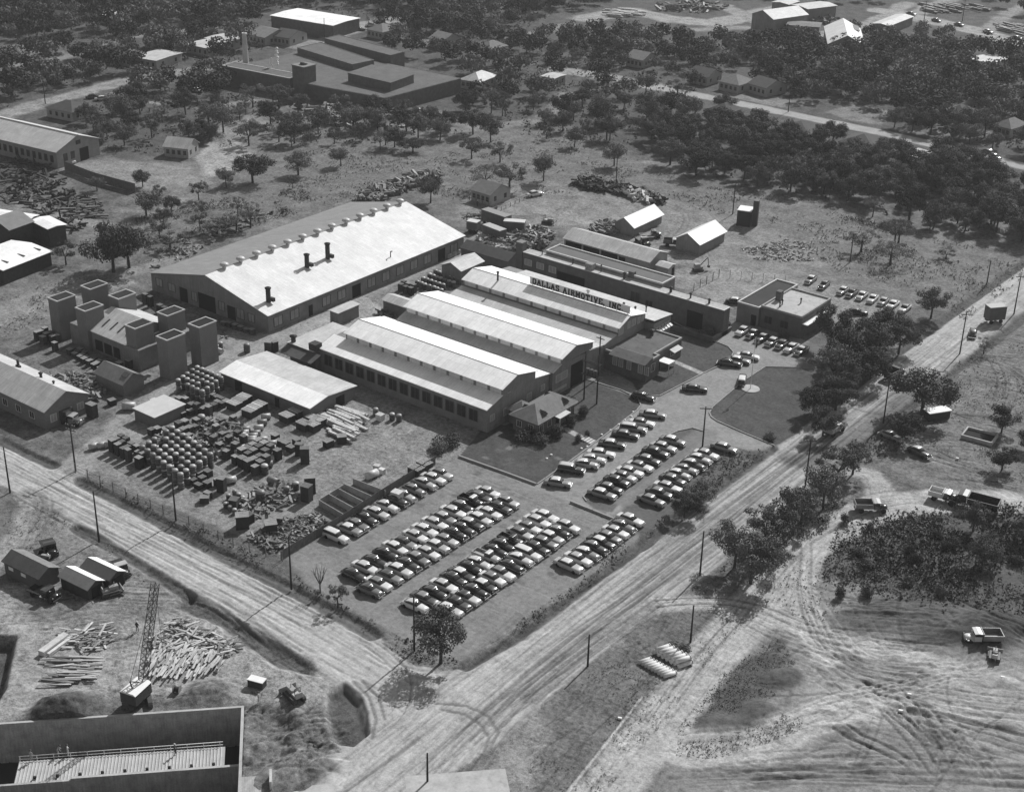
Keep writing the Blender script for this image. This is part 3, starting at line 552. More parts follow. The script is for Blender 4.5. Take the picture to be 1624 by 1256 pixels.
MB().box(-3.25, 3.25, -3.9, 3.9, 2.385, 2.5).build('roof_cover', mat('box_roof', .5, .7, .08), fb)
st = gable('storage_shed', 'wide low storage shed with patched light metal roof at the edge of the crate yard', 'shed', -208.4, -183.4, 177.9, 190.5, 2.7, 3.5, 'x', mat('shed_boards', .16), metal_old, rm2=metal_new, mid=182.5)
panels(st, '-y', -6.3, [(-7.5, 0, 2, 2.2), (3.5, 0, 1.2, 2.0)], dark, 'door'); panels(st, '+x', 12.5, [(2, 0, 2.4, 2.2)], dark, 'door')
# ---- the three monitor roofed sheds
def monitor(root, x0, x1, y0, y1, z0, he, hr, posts, roofm, wallm, cx, cy, endwin=False, ridge_y=None):
    l0, l1, a, b_ = x0 - cx, x1 - cx, y0 - cy, y1 - cy; m = (a + b_) / 2 if ridge_y is None else ridge_y - cy; t = .12; o = .45
    MB().prof([(a, z0), (b_, z0), (b_, he), (m, hr), (a, he)], l0, l1, 'x').build('monitor_wall', wallm, root)
    s1 = (hr - he) / (m - a); s2 = (hr - he) / (b_ - m)
    MB().prof([(a - o, he - s1 * o + .02), (m, hr + .02), (b_ + o, he - s2 * o + .02), (b_ + o, he - s2 * o + t), (m, hr + t), (a - o, he - s1 * o + t)], l0 - .3, l1 + .3, 'x').build('monitor_roof', roofm, root)
    MB().prof([(m - .16, hr + t - .03), (m + .16, hr + t - .03), (m, hr + t + .04)], l0 - .31, l1 + .31, 'x').build('ridge_cap', mat('ridge_metal', .2, .6), root)
    n = posts; w = (x1 - x0) / n
    for k in range(n):
        MB().box(l0 + k * w + .35, l0 + (k + 1) * w - .35, a - .05, a + .02, z0 + .15, he - .18).build('window', pane_pale, root)
s1 = thing('monitor_shed', 'front workshop shed with raised monitor roof, brightest roof, beside the hip roofed house', 'workshop', (-174.3, 205, 0), 0, 'long parallel workshop sheds')
cx, cy = -174.3, 205
MB().prof([(195.8 - cy, -.4), (215.6 - cy, -.4), (215.6 - cy, 5.3), (210.6 - cy, 6.2), (200.3 - cy, 6.2), (195.8 - cy, 4.95)], -198.2 - cx, -154.1 - cx, 'x').build('wall', siding_y, s1)
MB().prof([(195.4 - cy, 4.86), (200.4 - cy, 6.27), (200.4 - cy, 6.39), (195.4 - cy, 5.0)], -198.5 - cx, -153.9 - cx, 'x').build('lean_to_roof', metal_new, s1)
MB().prof([(210.6 - cy, 6.1), (215.75 - cy, 5.35), (215.75 - cy, 5.47), (210.6 - cy, 6.32)], -198.5 - cx, -153.9 - cx, 'x').build('valley_roof', metal_new, s1)
monitor(s1, -195.0, -153.95, 200.3, 210.7, 6.25, 7.75, 9.15, 12, metal_new, siding_y, cx, cy, ridge_y=204.6)
panels(s1, '+x', -154.1 - cx, [(-7.7, 2.0, 1.3, 1.4), (-3.5, 1.6, 1.5, 1.6), (.3, 1.6, 1.5, 1.6), (3.9, 2.0, 1.4, 1.6), (8.4, 2.4, 1.2, 1.4), (-2.5, 6.1, .9, .8)], mat('dusty_glass', .3), framed=trim)
panels(s1, '-y', 195.8 - cy, [(-21.5 + 2.95 * i, 1.5, 2.2, 2.5) for i in range(14)], glassm, framed=mat('sash', .14))
MB().box(-205.8 - cx, -198.3 - cx, 194.6 - cy, 207.5 - cy, -.4, 4.3).build('annex_wall', mat('shed_boards', .16), s1)
MB().prof([(194.2 - cy, 4.32), (207.8 - cy, 4.45), (207.8 - cy, 4.57), (194.2 - cy, 4.44)], -206.1 - cx, -198.55 - cx, 'x').build('annex_roof', metal_old, s1)
MB().prof([(191.4 - cy, 3.2), (194.55 - cy, 4.1), (194.55 - cy, 4.2), (191.4 - cy, 3.3)], -206.0 - cx, -196.5 - cx, 'x').build('canopy', shingle_dk, s1)
bx = MB().box(-198.9 - cx - 1.0, -198.9 - cx + 1.0, 194.3 - cy, 196.2 - cy, 4.58, 6.0).build('roof_housing', wood_dk, s1)
stack(s1, -205.2 - cx, 195.2 - cy, 4.3, 1.2, .5, wood_dk)
s2 = thing('monitor_shed', 'middle workshop shed with monitor roof and tall dark doorway behind the transformer frame', 'workshop', (-174, 223.5, 0), 0, 'long parallel workshop sheds')
cx, cy = -174.0, 223.5
MB().prof([(215.9 - cy, -.4), (233.8 - cy, -.4), (233.8 - cy, 5.3), (229.4 - cy, 6.0), (218.8 - cy, 6.5), (215.9 - cy, 5.5)], -194.8 - cx, -153.5 - cx, 'x').build('wall', siding_y, s2)
MB().prof([(215.85 - cy, 5.52), (218.8 - cy, 6.52), (218.8 - cy, 6.64), (215.85 - cy, 5.64)], -195 - cx, -153.3 - cx, 'x').build('valley_roof', metal_old, s2)
MB().prof([(229.4 - cy, 6.0), (233.9 - cy, 5.4), (233.9 - cy, 5.52), (229.4 - cy, 6.12)], -195 - cx, -153.6 - cx, 'x').build('valley_roof', metal_old, s2)
monitor(s2, -194.9, -153.3, 218.7, 229.4, 6.5, 7.85, 9.2, 13, metal_new, siding_y, cx, cy, ridge_y=223.2)
panels(s2, '+x', -153.5 - cx, [(0.8, 0, 4.2, 5.0)], dark, 'door'); panels(s2, '+x', -153.5 - cx, [(-4.6, 2.9, 3.8, 1.7), (-5.4, 1.0, 5.0, .5)], mat('dusty_glass', .3), framed=trim)
s3 = thing('monitor_shed', 'rear workshop shed carrying the long company name sign on its roof', 'workshop', (-174, 244, 0), 0, 'long parallel workshop sheds')
cx, cy = -174.0, 244.0
MB().prof([(234.0 - cy, -.4), (256.0 - cy, -.4), (256.0 - cy, 5.9), (249.0 - cy, 6.6), (238.6 - cy, 6.2), (234.0 - cy, 5.35)], -195.5 - cx, -153.5 - cx, 'x').build('wall', mat('painted_wall', .24, streak=.1), s3)
MB().prof([(233.95 - cy, 5.4), (238.6 - cy, 6.22), (238.6 - cy, 6.34), (233.95 - cy, 5.52)], -195.7 - cx, -153.5 - cx, 'x').build('valley_roof', metal_old, s3)
MB().prof([(249.0 - cy, 6.62), (256.4 - cy, 5.9), (256.4 - cy, 6.02), (249.0 - cy, 6.74)], -191 - cx, -150.9 - cx, 'x').build('rear_roof', metal_old, s3)
MB().box(-153.45 - cx, -151.1 - cx, 249.2 - cy, 256 - cy, -.4, 5.85).build('rear_bay', mat('painted_wall', .24), s3)
monitor(s3, -195.6, -153.4, 239.2, 249.2, 6.3, 7.75, 9.15, 11, metal_new, mat('painted_wall', .24), cx, cy, ridge_y=242.9)
panels(s3, '+x', -153.4 - cx, [(-4.2, 5.9, 1.6, 1.7), (-1.2, 6.4, .9, 1.6), (.6, 6.4, 1.4, 1.6), (2.6, 6.3, .9, 1.5), (4.1, 6.3, .8, 1.4), (-3, 1.5, 2, 2), (1, 1.5, 2, 2)], mat('shop_glass', .34), framed=trim)
for i in range(6): MB().obox((-151.0 - cx + .35, 250.2 - cy + i * 1.05, 3.9), (.8, .75, .05), ry=.5).build('awning', white, s3)
panels(s3, '+x', -151.1 - cx, [(5.8 + i * 1.2, 2.6, .8, 2.2) for i in range(5)], glassm, framed=trim)
for x, y, h, r in ((-187.6, 241.4, 1.7, .22), (-181, 247.5, .9, .15), (-176, 249.5, .8, .15), (-171, 250.3, .8, .16), (-167.4, 247.6, 2.3, .28), (-165.5, 249.8, .9, .3), (-164, 250.3, .8, .28), (-161.6, 251, .7, .25), (-160.5, 251.5, .9, .2), (-157.5, 251.5, .8, .18), (-155.3, 252.4, 1.3, .14)):
    stack(s3, x - cx, y - cy, 6.3 if y > 247 else 8.8, h + (.9 if 246 < y < 248 else 0), r, steel if r < .26 else steel_lt)
# ---- roof sign: DALLAS AIRMOTIVE, INC.
sg = thing('roof_sign', 'long white roof sign with dark capitals DALLAS AIRMOTIVE, INC. on the rear shed', 'sign', (-167.1, 243.6, 8.9), 0)
SL, SH = 26.4, 1.75
MB().box(-SL / 2, SL / 2, 0, .15, .35, SH + .35).build('board', mat('sign_board', .62, .7, .05), sg)
b = MB(); [b.cyl((-SL / 2 + .6 + k * (SL - 1.2) / 9, .12, .3), (-SL / 2 + .6 + k * (SL - 1.2) / 9, .12, -.9), .06, n=5) for k in range(10)]; [b.cyl((-SL / 2 + .6 + k * (SL - 1.2) / 9, .2, 1.6), (-SL / 2 + .6 + k * (SL - 1.2) / 9, 2.2, -.6), .05, n=5) for k in range(10)]; b.build('bracket', steel, sg)
GL = {  # strokes on a 0..1 square: x0,y0,x1,y1,thickness ; h = serif bar
 'D': [(.15, 0, .15, 1), (.15, 1, .6, 1), (.6, 1, .85, .75), (.85, .75, .85, .25), (.85, .25, .6, 0), (.6, 0, .15, 0)], 'A': [(.12, 0, .5, 1), (.5, 1, .88, 0), (.28, .35, .72, .35), (0, 0, .26, 0), (.74, 0, 1, 0)],
 'L': [(.25, 0, .25, 1), (.25, 0, .9, 0), (.9, 0, .9, .3), (.08, 1, .42, 1), (.08, 0, .3, 0)], 'S': [(.85, .82, .65, 1), (.65, 1, .3, 1), (.3, 1, .15, .78), (.15, .78, .3, .55), (.3, .55, .7, .47), (.7, .47, .86, .24), (.86, .24, .7, 0), (.7, 0, .3, 0), (.3, 0, .14, .2)],
 'I': [(.5, 0, .5, 1), (.28, 1, .72, 1), (.28, 0, .72, 0)], 'R': [(.18, 0, .18, 1), (.05, 1, .65, 1), (.65, 1, .82, .76), (.82, .76, .65, .52), (.65, .52, .18, .52), (.5, .5, .9, 0), (.02, 0, .34, 0), (.82, 0, 1, 0)],
 'M': [(.14, 0, .14, 1), (.14, 1, .5, .3), (.5, .3, .86, 1), (.86, 1, .86, 0), (0, 0, .28, 0), (.72, 0, 1, 0), (0, 1, .14, 1), (.86, 1, 1, 1)], 'O': [(.15, .3, .15, .7), (.15, .7, .35, 1), (.35, 1, .65, 1), (.65, 1, .85, .7), (.85, .7, .85, .3), (.85, .3, .65, 0), (.65, 0, .35, 0), (.35, 0, .15, .3)],
 'T': [(.5, 0, .5, 1), (.08, 1, .92, 1), (.08, 1, .08, .74), (.92, 1, .92, .74), (.3, 0, .7, 0)], 'V': [(.12, 1, .5, 0), (.5, 0, .88, 1), (0, 1, .26, 1), (.74, 1, 1, 1)], 'E': [(.2, 0, .2, 1), (.08, 1, .85, 1), (.85, 1, .85, .78), (.2, .52, .65, .52), (.08, 0, .88, 0), (.88, 0, .88, .25)],
 'N': [(.16, 0, .16, 1), (.16, 1, .84, 0), (.84, 0, .84, 1), (0, 0, .3, 0), (0, 1, .16, 1), (.7, 1, 1, 1)], 'C': [(.85, .78, .65, 1), (.65, 1, .35, 1), (.35, 1, .15, .7), (.15, .7, .15, .3), (.15, .3, .35, 0), (.35, 0, .65, 0), (.65, 0, .87, .25)], ',': [(.3, .12, .3, 0), (.3, 0, .15, -.2)], '.': [(.3, .04, .32, .06)]}
def letters(root, text, x, z, h, w, gap, y, m, th=.2):
    k = 0
    for ch in text:
        if ch == ' ': x += w * .75; continue
        ww = w * {'I': .62, ',': .35, '.': .35, 'M': 1.15}.get(ch, 1)
        b = MB()
        for a in GL[ch]:
            p, q = Vector((a[0] * ww, a[1] * h)), Vector((a[2] * ww, a[3] * h)); d = q - p; L = d.length + th * h * .5; c = (p + q) / 2; k += 1; t_ = th * h * (1.25 if abs(d.y) > abs(d.x) else .8)
            b.obox((x + c.x, y - .002 * (k % 9), z + c.y), (L, .06, t_), ry=-math.atan2(d.y, d.x))
        b.build('letter_' + {',': 'comma', '.': 'full_stop'}.get(ch, ch.lower()), m, root, fix=False); x += ww + gap
letters(sg, 'DALLAS AIRMOTIVE, INC.', -SL / 2 + .75, .66, 1.15, 1.0, .255, -.04, black, .22)
# ---- long flat offices behind
lo = flat('long_office', 'very long narrow brick range with white gravel roof strip behind the sign', 'building', [(-198.3, 264.8), (-143.0, 264.8), (-142.6, 266.6), (-143.4, 269.2), (-160.6, 269.2), (-198.3, 269.2)][:2] + [(-143.0, 267.4), (-198.3, 267.4)], 6.2, brick, gravel, .12, trim)
panels(lo, '-y', -1.3, [(-26 + i * 3.6, 3.2, 2.0, 1.6) for i in range(3)], mat('dusty_glass', .3), framed=trim); panels(lo, '-y', -1.3, [(4.6, 2.0, 2.6, 2.6), (8.4, 1.5, 2, 2)], glassm, framed=brick); panels(lo, '-y', -1.3, [(-13.5, .5, 8, 3.6), (20.5, 0, 4, 4)], dark, 'door')
for x, h, r in ((-23, .7, .12), (-14, .9, .15), (-6.0, 1.4, .12), (.5, 1.2, .3), (13, .9, .3), (18.2, .8, .2), (23, .7, .25)): stack(lo, x, .1, 6.25, h, r, steel)
MB().box(-9.8, -7.9, -.9, .7, 6.3, 7.8).build('roof_housing', mat('rusty_metal', .25, var=.4, scale=2), lo); MB().box(.8, 2.2, 1.2, 2.3, 6.3, 7.9).build('chimney', brick, lo)
l2 = flat('rear_block', 'taller flat block with dark roof and pale parapet edge behind the long brick range', 'building', [(-193.4, 267.5), (-160.7, 267.5), (-160.7, 272.9), (-193.4, 272.9)], 6.9, mat('pale_brick', .2), mat('brown_roof', .14, .95, .1, .4), .35, trim)
bw_ = MB().box(-199.6, -197.9, 264.2, 265.8, -.2, 8.4); w_ = thing('brick_chimney', 'square brick stack at the left end of the long brick range', 'chimney', (-199.4, 265.6, 0)); MB().box(-.9, .9, -.9, .9, -.3, 8.2).build('stack_body', brick, w_); MB().box(-1.0, 1.0, -1.0, 1.0, 8.2, 8.5).build('cap', concrete_dk, w_)
pt = thing('patio_wall', 'low brick wall around the planting bed at the end of the long range', 'wall', (-146, 263, 0)); MB().box(-9.5, 3.0, -2.1, -1.8, -.2, 1.0).box(2.7, 3.0, -1.8, 5.8, -.2, 1.0).build('wall_body', brick, pt); MB().box(-9.6, 3.1, -2.2, -1.7, 1.0, 1.12).box(2.6, 3.1, -1.7, 5.9, 1.0, 1.12).build('coping', mat('coping', .14), pt)
bs = gable('open_shed', 'long open fronted shed with pale roof parallel to the rear block', 'shed', -201.3, -175.9, 286.0, 294.2, 3.2, 4.8, 'x', mat('stucco_pale', .33, streak=.1), metal_old, mid=290)
panels(bs, '-y', -4.1, [(-9.8, .1, 4.8, 2.6), (-4.4, .1, 4.8, 2.6), (1.0, .1, 4.8, 2.6), (4.8, .1, 1.8, 2.4)], dark, 'door')
ts = gable('tool_shed', 'tiny pale shed beside the open fronted shed', 'shed', -174.2, -171.0, 286.8, 290.0, 2.6, 3.1, 'x', mat('stucco_pale', .33), metal_old); panels(ts, '+x', 1.6, [(0.6, 0, 1, 2.1)], dark, 'door')
ba = gable('field_barn', 'gabled metal barn on the cleared yard, left one, with yards of scrap beside it', 'barn', -199.5, -193.6, 306.0, 319.5, 2.6, 4.5, 'y', siding, metal_y, over=.5, group='gabled metal barns on the cleared yard')
bb = gable('field_barn', 'gabled metal barn on the cleared yard, right one, with a pickup at its end', 'barn', -180.4, -173.6, 305.4, 318.0, 3.0, 5.0, 'y', siding, metal_y, over=.5, group='gabled metal barns on the cleared yard')
# ---- office block, L building and small house
ob = flat('brick_office', 'square brick office with tar roof, pale parapet and entrance canopy beside the driveway', 'office', [(-154.2, 234.3), (-143.2, 234.3), (-143.2, 239.3), (-144.4, 239.3), (-144.4, 249.9), (-154.2, 249.9)], 4.1, brick, tar, .4, mat('office_trim', .3))
MB().prof([(-8.0, 4.2), (-5.0, 4.3), (-5.0, 5.0), (-5.3, 5.05)], -4.6, 4.4, 'x').build('sloped_roof', tar, ob)
c_ = (ob.location.x, ob.location.y)
panels(ob, '-y', 234.3 - c_[1], [(-3.6, 1.6, 1.0, 1.9), (-2.1, 1.6, 1.0, 1.9), (-.1, 1.6, 1.0, 1.9), (2.7, 1.6, 1.0, 1.9), (4.2, 1.6, 1.0, 1.9)], mat('curtained_glass', .24), framed=trim)
panels(ob, '+x', -143.2 - c_[0], [(236.8 - c_[1], 1.6, 1.4, 1.8)], glassm, framed=trim); panels(ob, '+x', -144.4 - c_[0], [(241 - c_[1], 0, 1.2, 2.2)], dark, 'door'); panels(ob, '+x', -144.4 - c_[0], [(246.5 - c_[1], 1.5, 1.8, 1.6)], glassm, framed=trim)
MB().box(-143.8 - c_[0], -141.0 - c_[0], 239.6 - c_[1], 242.0 - c_[1], 2.7, 2.85).build('canopy', white, ob); MB().obox((-143.6 - c_[0], 246.5 - c_[1], 3.2), (1.4, 3.4, .08), ry=.3).build('awning', trim, ob)
stack(ob, -3, 6, 4.2, .9, .4, steel); b = MB(); [b.cyl((-141.1 - c_[0], y - c_[1], 0), (-141.1 - c_[0], y - c_[1], 2.7), .06) for y in (239.7, 241.9)]; b.build('canopy_post', trim, ob)
lb = flat('low_wing', 'low flat wing with very dark roof and pale rim, left part of the corner building', 'building', [(-145.2, 274.8), (-139.7, 274.8), (-139.7, 293.0), (-145.2, 293.0)], 4.4, mat('pale_brick', .2), tar_dk, .35, trim)
panels(lb, '-y', -9.1, [(1.6, 0, 1.3, 2.6)], dark, 'door')
lc = flat('flat_office', 'flat office with white gravel roof and chimney, right part of the corner building', 'office', [(-139.3, 275.0), (-129.3, 275.0), (-129.3, 289.0), (-139.3, 289.0)], 4.9, brick, gravel, .45, mat('office_trim', .3))
MB().box(-4.5, -3.3, -1.6, -.2, 4.9, 7.2).build('chimney', brick, lc); MB().box(4.8, 6.4, -6.5, 5.5, 3.3, 3.45).build('canopy', white, lc); panels(lc, '-y', -7, [(-3, 1.4, 2, 1.8), (1, 1.4, 2, 1.8)], glassm, framed=brick)
for x, y in ((-2, -3), (-1.8, -4.5), (.8, .5)): stack(lc, x, y, 5, .8, .15)
hs = thing('cottage', 'hip roofed house with small roof dormers on the lawn in front of the sheds', 'house', (-148.5, 206.4, 0)); 
MB().box(-2.9, 2.9, -6.0, 6.0, -.3, 3.1).box(-5.2, -2.9, -4.4, -.6, -.3, 3.0).build('wall', mat('house_wall', .15), hs)
def hip(b, x0, x1, y0, y1, z0, z1, o=.5):
    x0 -= o; x1 += o; y0 -= o; y1 += o; w = min(x1 - x0, y1 - y0) / 2; cx, cy = (x0 + x1) / 2, (y0 + y1) / 2
    r = [(cx, y0 + w, z1), (cx, y1 - w, z1)] if y1 - y0 >= x1 - x0 else [(x0 + w, cy, z1), (x1 - w, cy, z1)]
    vs = [(x0, y0, z0), (x1, y0, z0), (x1, y1, z0), (x0, y1, z0)] + r
    fs = [(0, 1, 4), (1, 2, 5, 4), (2, 3, 5), (3, 0, 4, 5), (0, 3, 2, 1)] if y1 - y0 >= x1 - x0 else [(0, 1, 5, 4), (1, 2, 5), (2, 3, 4, 5), (3, 0, 4), (0, 3, 2, 1)]
    return b.add(vs, fs)
hip(hip(MB(), -2.9, 2.9, -6, 6, 3.1, 5.3, .7), -5.4, -1.5, -4.6, -.4, 3.0, 4.5, .4).build('roof', shingle, hs)
for x, y in ((-1.5, -3.4), (2.1, -3.4), (-1.5, 3.6), (2.1, 3.6)):
    s_ = 1 if x > 0 else -1; MB().add([(x + s_ * .8, y - .8, 3.75), (x + s_ * .8, y + .8, 3.75), (x + s_ * .8, y, 4.55), (x - s_ * .7, y, 4.6)], [(0, 1, 2), (0, 2, 3), (1, 3, 2), (0, 3, 1)]).build('dormer', shingle_dk, hs)
panels(hs, '+x', 2.9, [(-4.8, .9, 1.1, 1.4), (-2.2, .9, 1.1, 1.4), (4.0, .9, 1.1, 1.4)], glassm, framed=trim); panels(hs, '+x', 2.9, [(.4, 0, 1, 2.1)], dark, 'door'); panels(hs, '-y', -6, [(-1.4, .9, 1.1, 1.4), (1.4, .9, 1.1, 1.4)], glassm, framed=trim)
MB().obox((3.9, .4, 2.9), (1.9, 3.6, .12), ry=.1).build('porch_roof', trim, hs); b = MB(); [b.cyl((4.7, y, 0), (4.7, y, 2.8), .07) for y in (-1.2, 2.0)]; b.build('porch_post', white, hs)
# ---- small sheds among the yards
ds = gable('lean_shed', 'long dark roofed shed at the right corner of the biggest warehouse', 'shed', -217.0, -202.5, 264.3, 269.6, 3.0, 4.2, 'x', mat('shed_boards', .16), shingle_dk)
sg2 = gable('machine_shed', 'grey gabled shed between the warehouse and the rear workshop', 'shed', -211.9, -206.0, 250.9, 259.2, 3.6, 4.9, 'y', siding, metal_old)
b19 = gable('lean_hut', 'small tilted roof hut beside the lane at the end of the front workshop', 'shed', -213.6, -211.1, 214.6, 221.2, 3.0, 3.05, 'y', siding, metal_old, mid=-213.4)
b20 = gable('low_store', 'small low store at the left end of the middle workshop', 'shed', -209.2, -202.6, 227.2, 231.2, 2.8, 3.5, 'x', mat('shed_boards', .16), metal_old)
# ---- brick factory in the trees with chimney and tower
fa = flat('factory', 'large dark brick factory with flat grey roof among the trees', 'factory', [(-345, 348.0), (-320.8, 351.0), (-319.1, 388.0), (-388, 386), (-388, 345)], 5, brick, tar, 0)
MB().prism([(x - fa.location.x, y - fa.location.y) for x, y in ((-344.4, 358.6), (-324.8, 358.4), (-326.6, 372), (-346.2, 372.5))], 5.1, 7.9).build('upper_storey', brick, fa)
MB().prism([(x - fa.location.x, y - fa.location.y) for x, y in ((-344.6, 358.4), (-324.6, 358.2), (-326.4, 372.2), (-346.4, 372.7))], 7.9, 8.1).build('upper_roof', tar, fa)
f2 = flat('factory_wing', 'long dark brick wing with flat roof behind the factory', 'factory', [(-386, 376), (-354, 371), (-353, 381), (-386, 388)], 7.0, brick, tar, .2, brick)
f3 = flat('factory_wing', 'second dark wing at the back of the factory, reaching towards the white roof', 'factory', [(-388, 392), (-352, 388.5), (-352, 396), (-388, 400)], 7.5, brick, tar, .2, brick)
f4 = flat('boiler_house', 'low boiler house with pipes at the foot of the tall factory chimney', 'factory', [(-388, 338), (-358.5, 346), (-358.5, 344.6), (-386, 334)][::-1] if False else [(-389, 342.5), (-359, 345.5), (-359.6, 352), (-389.6, 349)], 6.0, brick, tar, .2, trim)
tk = thing('brick_tower', 'square dark tower block on the factory left of the raised roof', 'tower', (-355.5, 349, 0)); MB().box(-2.8, 2.8, -2.8, 2.8, -.3, 10.5).build('tower_body', brick, tk); MB().box(-3, 3, -3, 3, 10.5, 10.8).build('rim', concrete_dk, tk); MB().lathe([(1.3, 10.8), (1.3, 11.4), (.05, 11.5)], 12).build('tank', steel, tk)
ch = thing('factory_chimney', 'tall slender pale chimney rising from the trees beside the factory', 'chimney', (*P(391, 120), 0)); MB().lathe([(1.1, -.3), (1.05, 3), (.78, 14.5), (.9, 14.6), (.9, 15.0), (.5, 15.0), (.45, 14)], 14).build('shaft', mat('chimney_brick', .55), ch)
MB().lathe([(1.12, 3.8), (1.16, 4.1), (1.08, 4.4)], 14).build('band', trim, ch)
for k, (px, py) in enumerate(((431, 108), (440, 106))):
    b = MB()
    r_ = random.Random(k); [b.lathe([(.02, -.5), (.4, -.2), (.5, .1), (.3, .45), (.02, .55)], 8, (r_.uniform(-.3, .3), r_.uniform(-.3, .3), 6.8 + i * .55 * (1 + k * .4))) for i in range(5 + 3 * k)]
    sm = b.build('steam_plume', mat('steam', .8, 1, .05), None, (*P(px, py, 6), 0)); tag(sm, 'thin white plume of steam above the boiler house, %s' % ('shorter, left' if k == 0 else 'taller, right'), 'steam', 'steam plumes on the factory')
# ---- far left warehouse, lumber sheds, far sheds
def rect_thing(name, label, p0, p1, p2, he, hr, ridge, wm, rm, cat='shed', group=None, over=.4, rm2=None):
    """p0 p1 p2: eave corners on the photo (near left, near right, far right)"""
    a, b, c = (np.array(P(*p, he)) for p in (p0, p1, p2)); w = np.linalg.norm(b - a); l = np.linalg.norm(c - b); ang = math.atan2(b[1] - a[1], b[0] - a[0]); ctr = (a + c) / 2
    r = gable(name, label, cat, ctr[0] - w / 2, ctr[0] + w / 2, ctr[1] - l / 2, ctr[1] + l / 2, he, hr, ridge, wm, rm, ang, over, group, rm2=rm2); r['_w'] = w / 2; r['_l'] = l / 2; return r
fl = rect_thing('long_warehouse', 'long gabled warehouse with many small windows at the far left edge', (-30, 213), (93, 242), (152, 219), 5, 8, 'x', mat('stucco_grey', .24), metal_old, 'warehouse', over=.5)
MB().box(-fl['_w'] - .5, fl['_w'] + .5, -.25, .25, 8.1, 8.3).build('ridge_cap', white, fl)
panels(fl, '-y', -fl['_l'], [(fl['_w'] - 2 - 2.4 * i, 1.6, 1.3, 2.0) for i in range(11)], glassm, proud=.06); panels(fl, '+x', fl['_w'], [(-5, 1.5, 1.5, 2.2), (-2.2, 1.5, 1.5, 2.2), (.3, 5.2, 1.8, 1.2)], glassm, proud=.06); panels(fl, '+x', fl['_w'], [(2.2, 0, 3.4, 3.8)], dark, 'door')
rect_thing('lumber_shed', 'white roofed lumber shed at the left edge, rear one', (-40, 335), (40, 347), (64, 344), 5.5, 5.8, 'x', siding, metal_new, group='lumber sheds at the left edge')
rect_thing('lumber_shed', 'white roofed lumber shed at the left edge, right end over a dark open side', (50, 350), (76, 363), (104, 357), 5, 5.3, 'x', wood_dk, metal_new, group='lumber sheds at the left edge')
rect_thing('lumber_shed', 'grey gabled lumber shed at the left edge below the white roofs', (-30, 352), (13, 364), (53, 352), 5.5, 7.5, 'y', wood_dk, mat('grey_sheets', .2), group='lumber sheds at the left edge')
l_ = rect_thing('lumber_shed', 'low shed with white roof and three dark slots at the left edge', (-60, 410), (3, 428), (82, 400), 3.6, 4.3, 'y', wood_dk, metal_new, group='lumber sheds at the left edge')
for k in (-1, 0, 1): MB().obox((l_['_w'] * .5, k * 5.0 + 1, 4.12), (3, .4, .12)).build('roof_slot', steel, l_)
rect_thing('white_roof_factory', 'far building with a broad white roof behind the factory', (424, 24), (522, 40), (576, 31), 5, 5.3, 'x', brick, metal_new, 'factory')
rect_thing('far_shed', 'tall far shed with half pale roof at the upper right, leftmost of that group', (1201, 24), (1235, 33), (1273, 22), 6, 8.5, 'y', siding, metal_old, group='sheds along the highway')
tr = rect_thing('far_warehouse', 'far gabled warehouse with white patched roof beyond the dark wood', (1279, 66), (1336, 69), (1397, 49), 5, 8.5, 'y', siding, metal_y, 'warehouse', group='sheds along the highway'); MB().obox((tr['_w'] * .62, tr['_l'] * .62, 6.55), (tr['_w'] * .62, tr['_l'] * .6, .1), ry=.235).build('roof_patch', mat('grey_sheets', .2), tr)
rect_thing('far_shed', 'low grey far shed beside the tallest far shed', (1247, 40), (1298, 44), (1304, 37), 4, 4.3, 'x', siding, shingle, group='sheds along the highway')
rect_thing('far_shed', 'pale low roof beside the highway, right of the white patched warehouse', (1384, 38), (1410, 42), (1448, 27), 3.5, 4, 'y', siding, metal_old, group='sheds along the highway')
rect_thing('far_shed', 'pale far roof behind the tallest far shed', (1264, 10), (1290, 17), (1318, 8), 5, 5.5, 'y', siding, metal_old, group='sheds along the highway')
rect_thing('far_shed', 'small pale roof at the top edge left of the far sheds', (1224, 4), (1250, 8), (1268, 3), 5, 5.5, 'y', siding, metal_old, group='sheds along the highway')
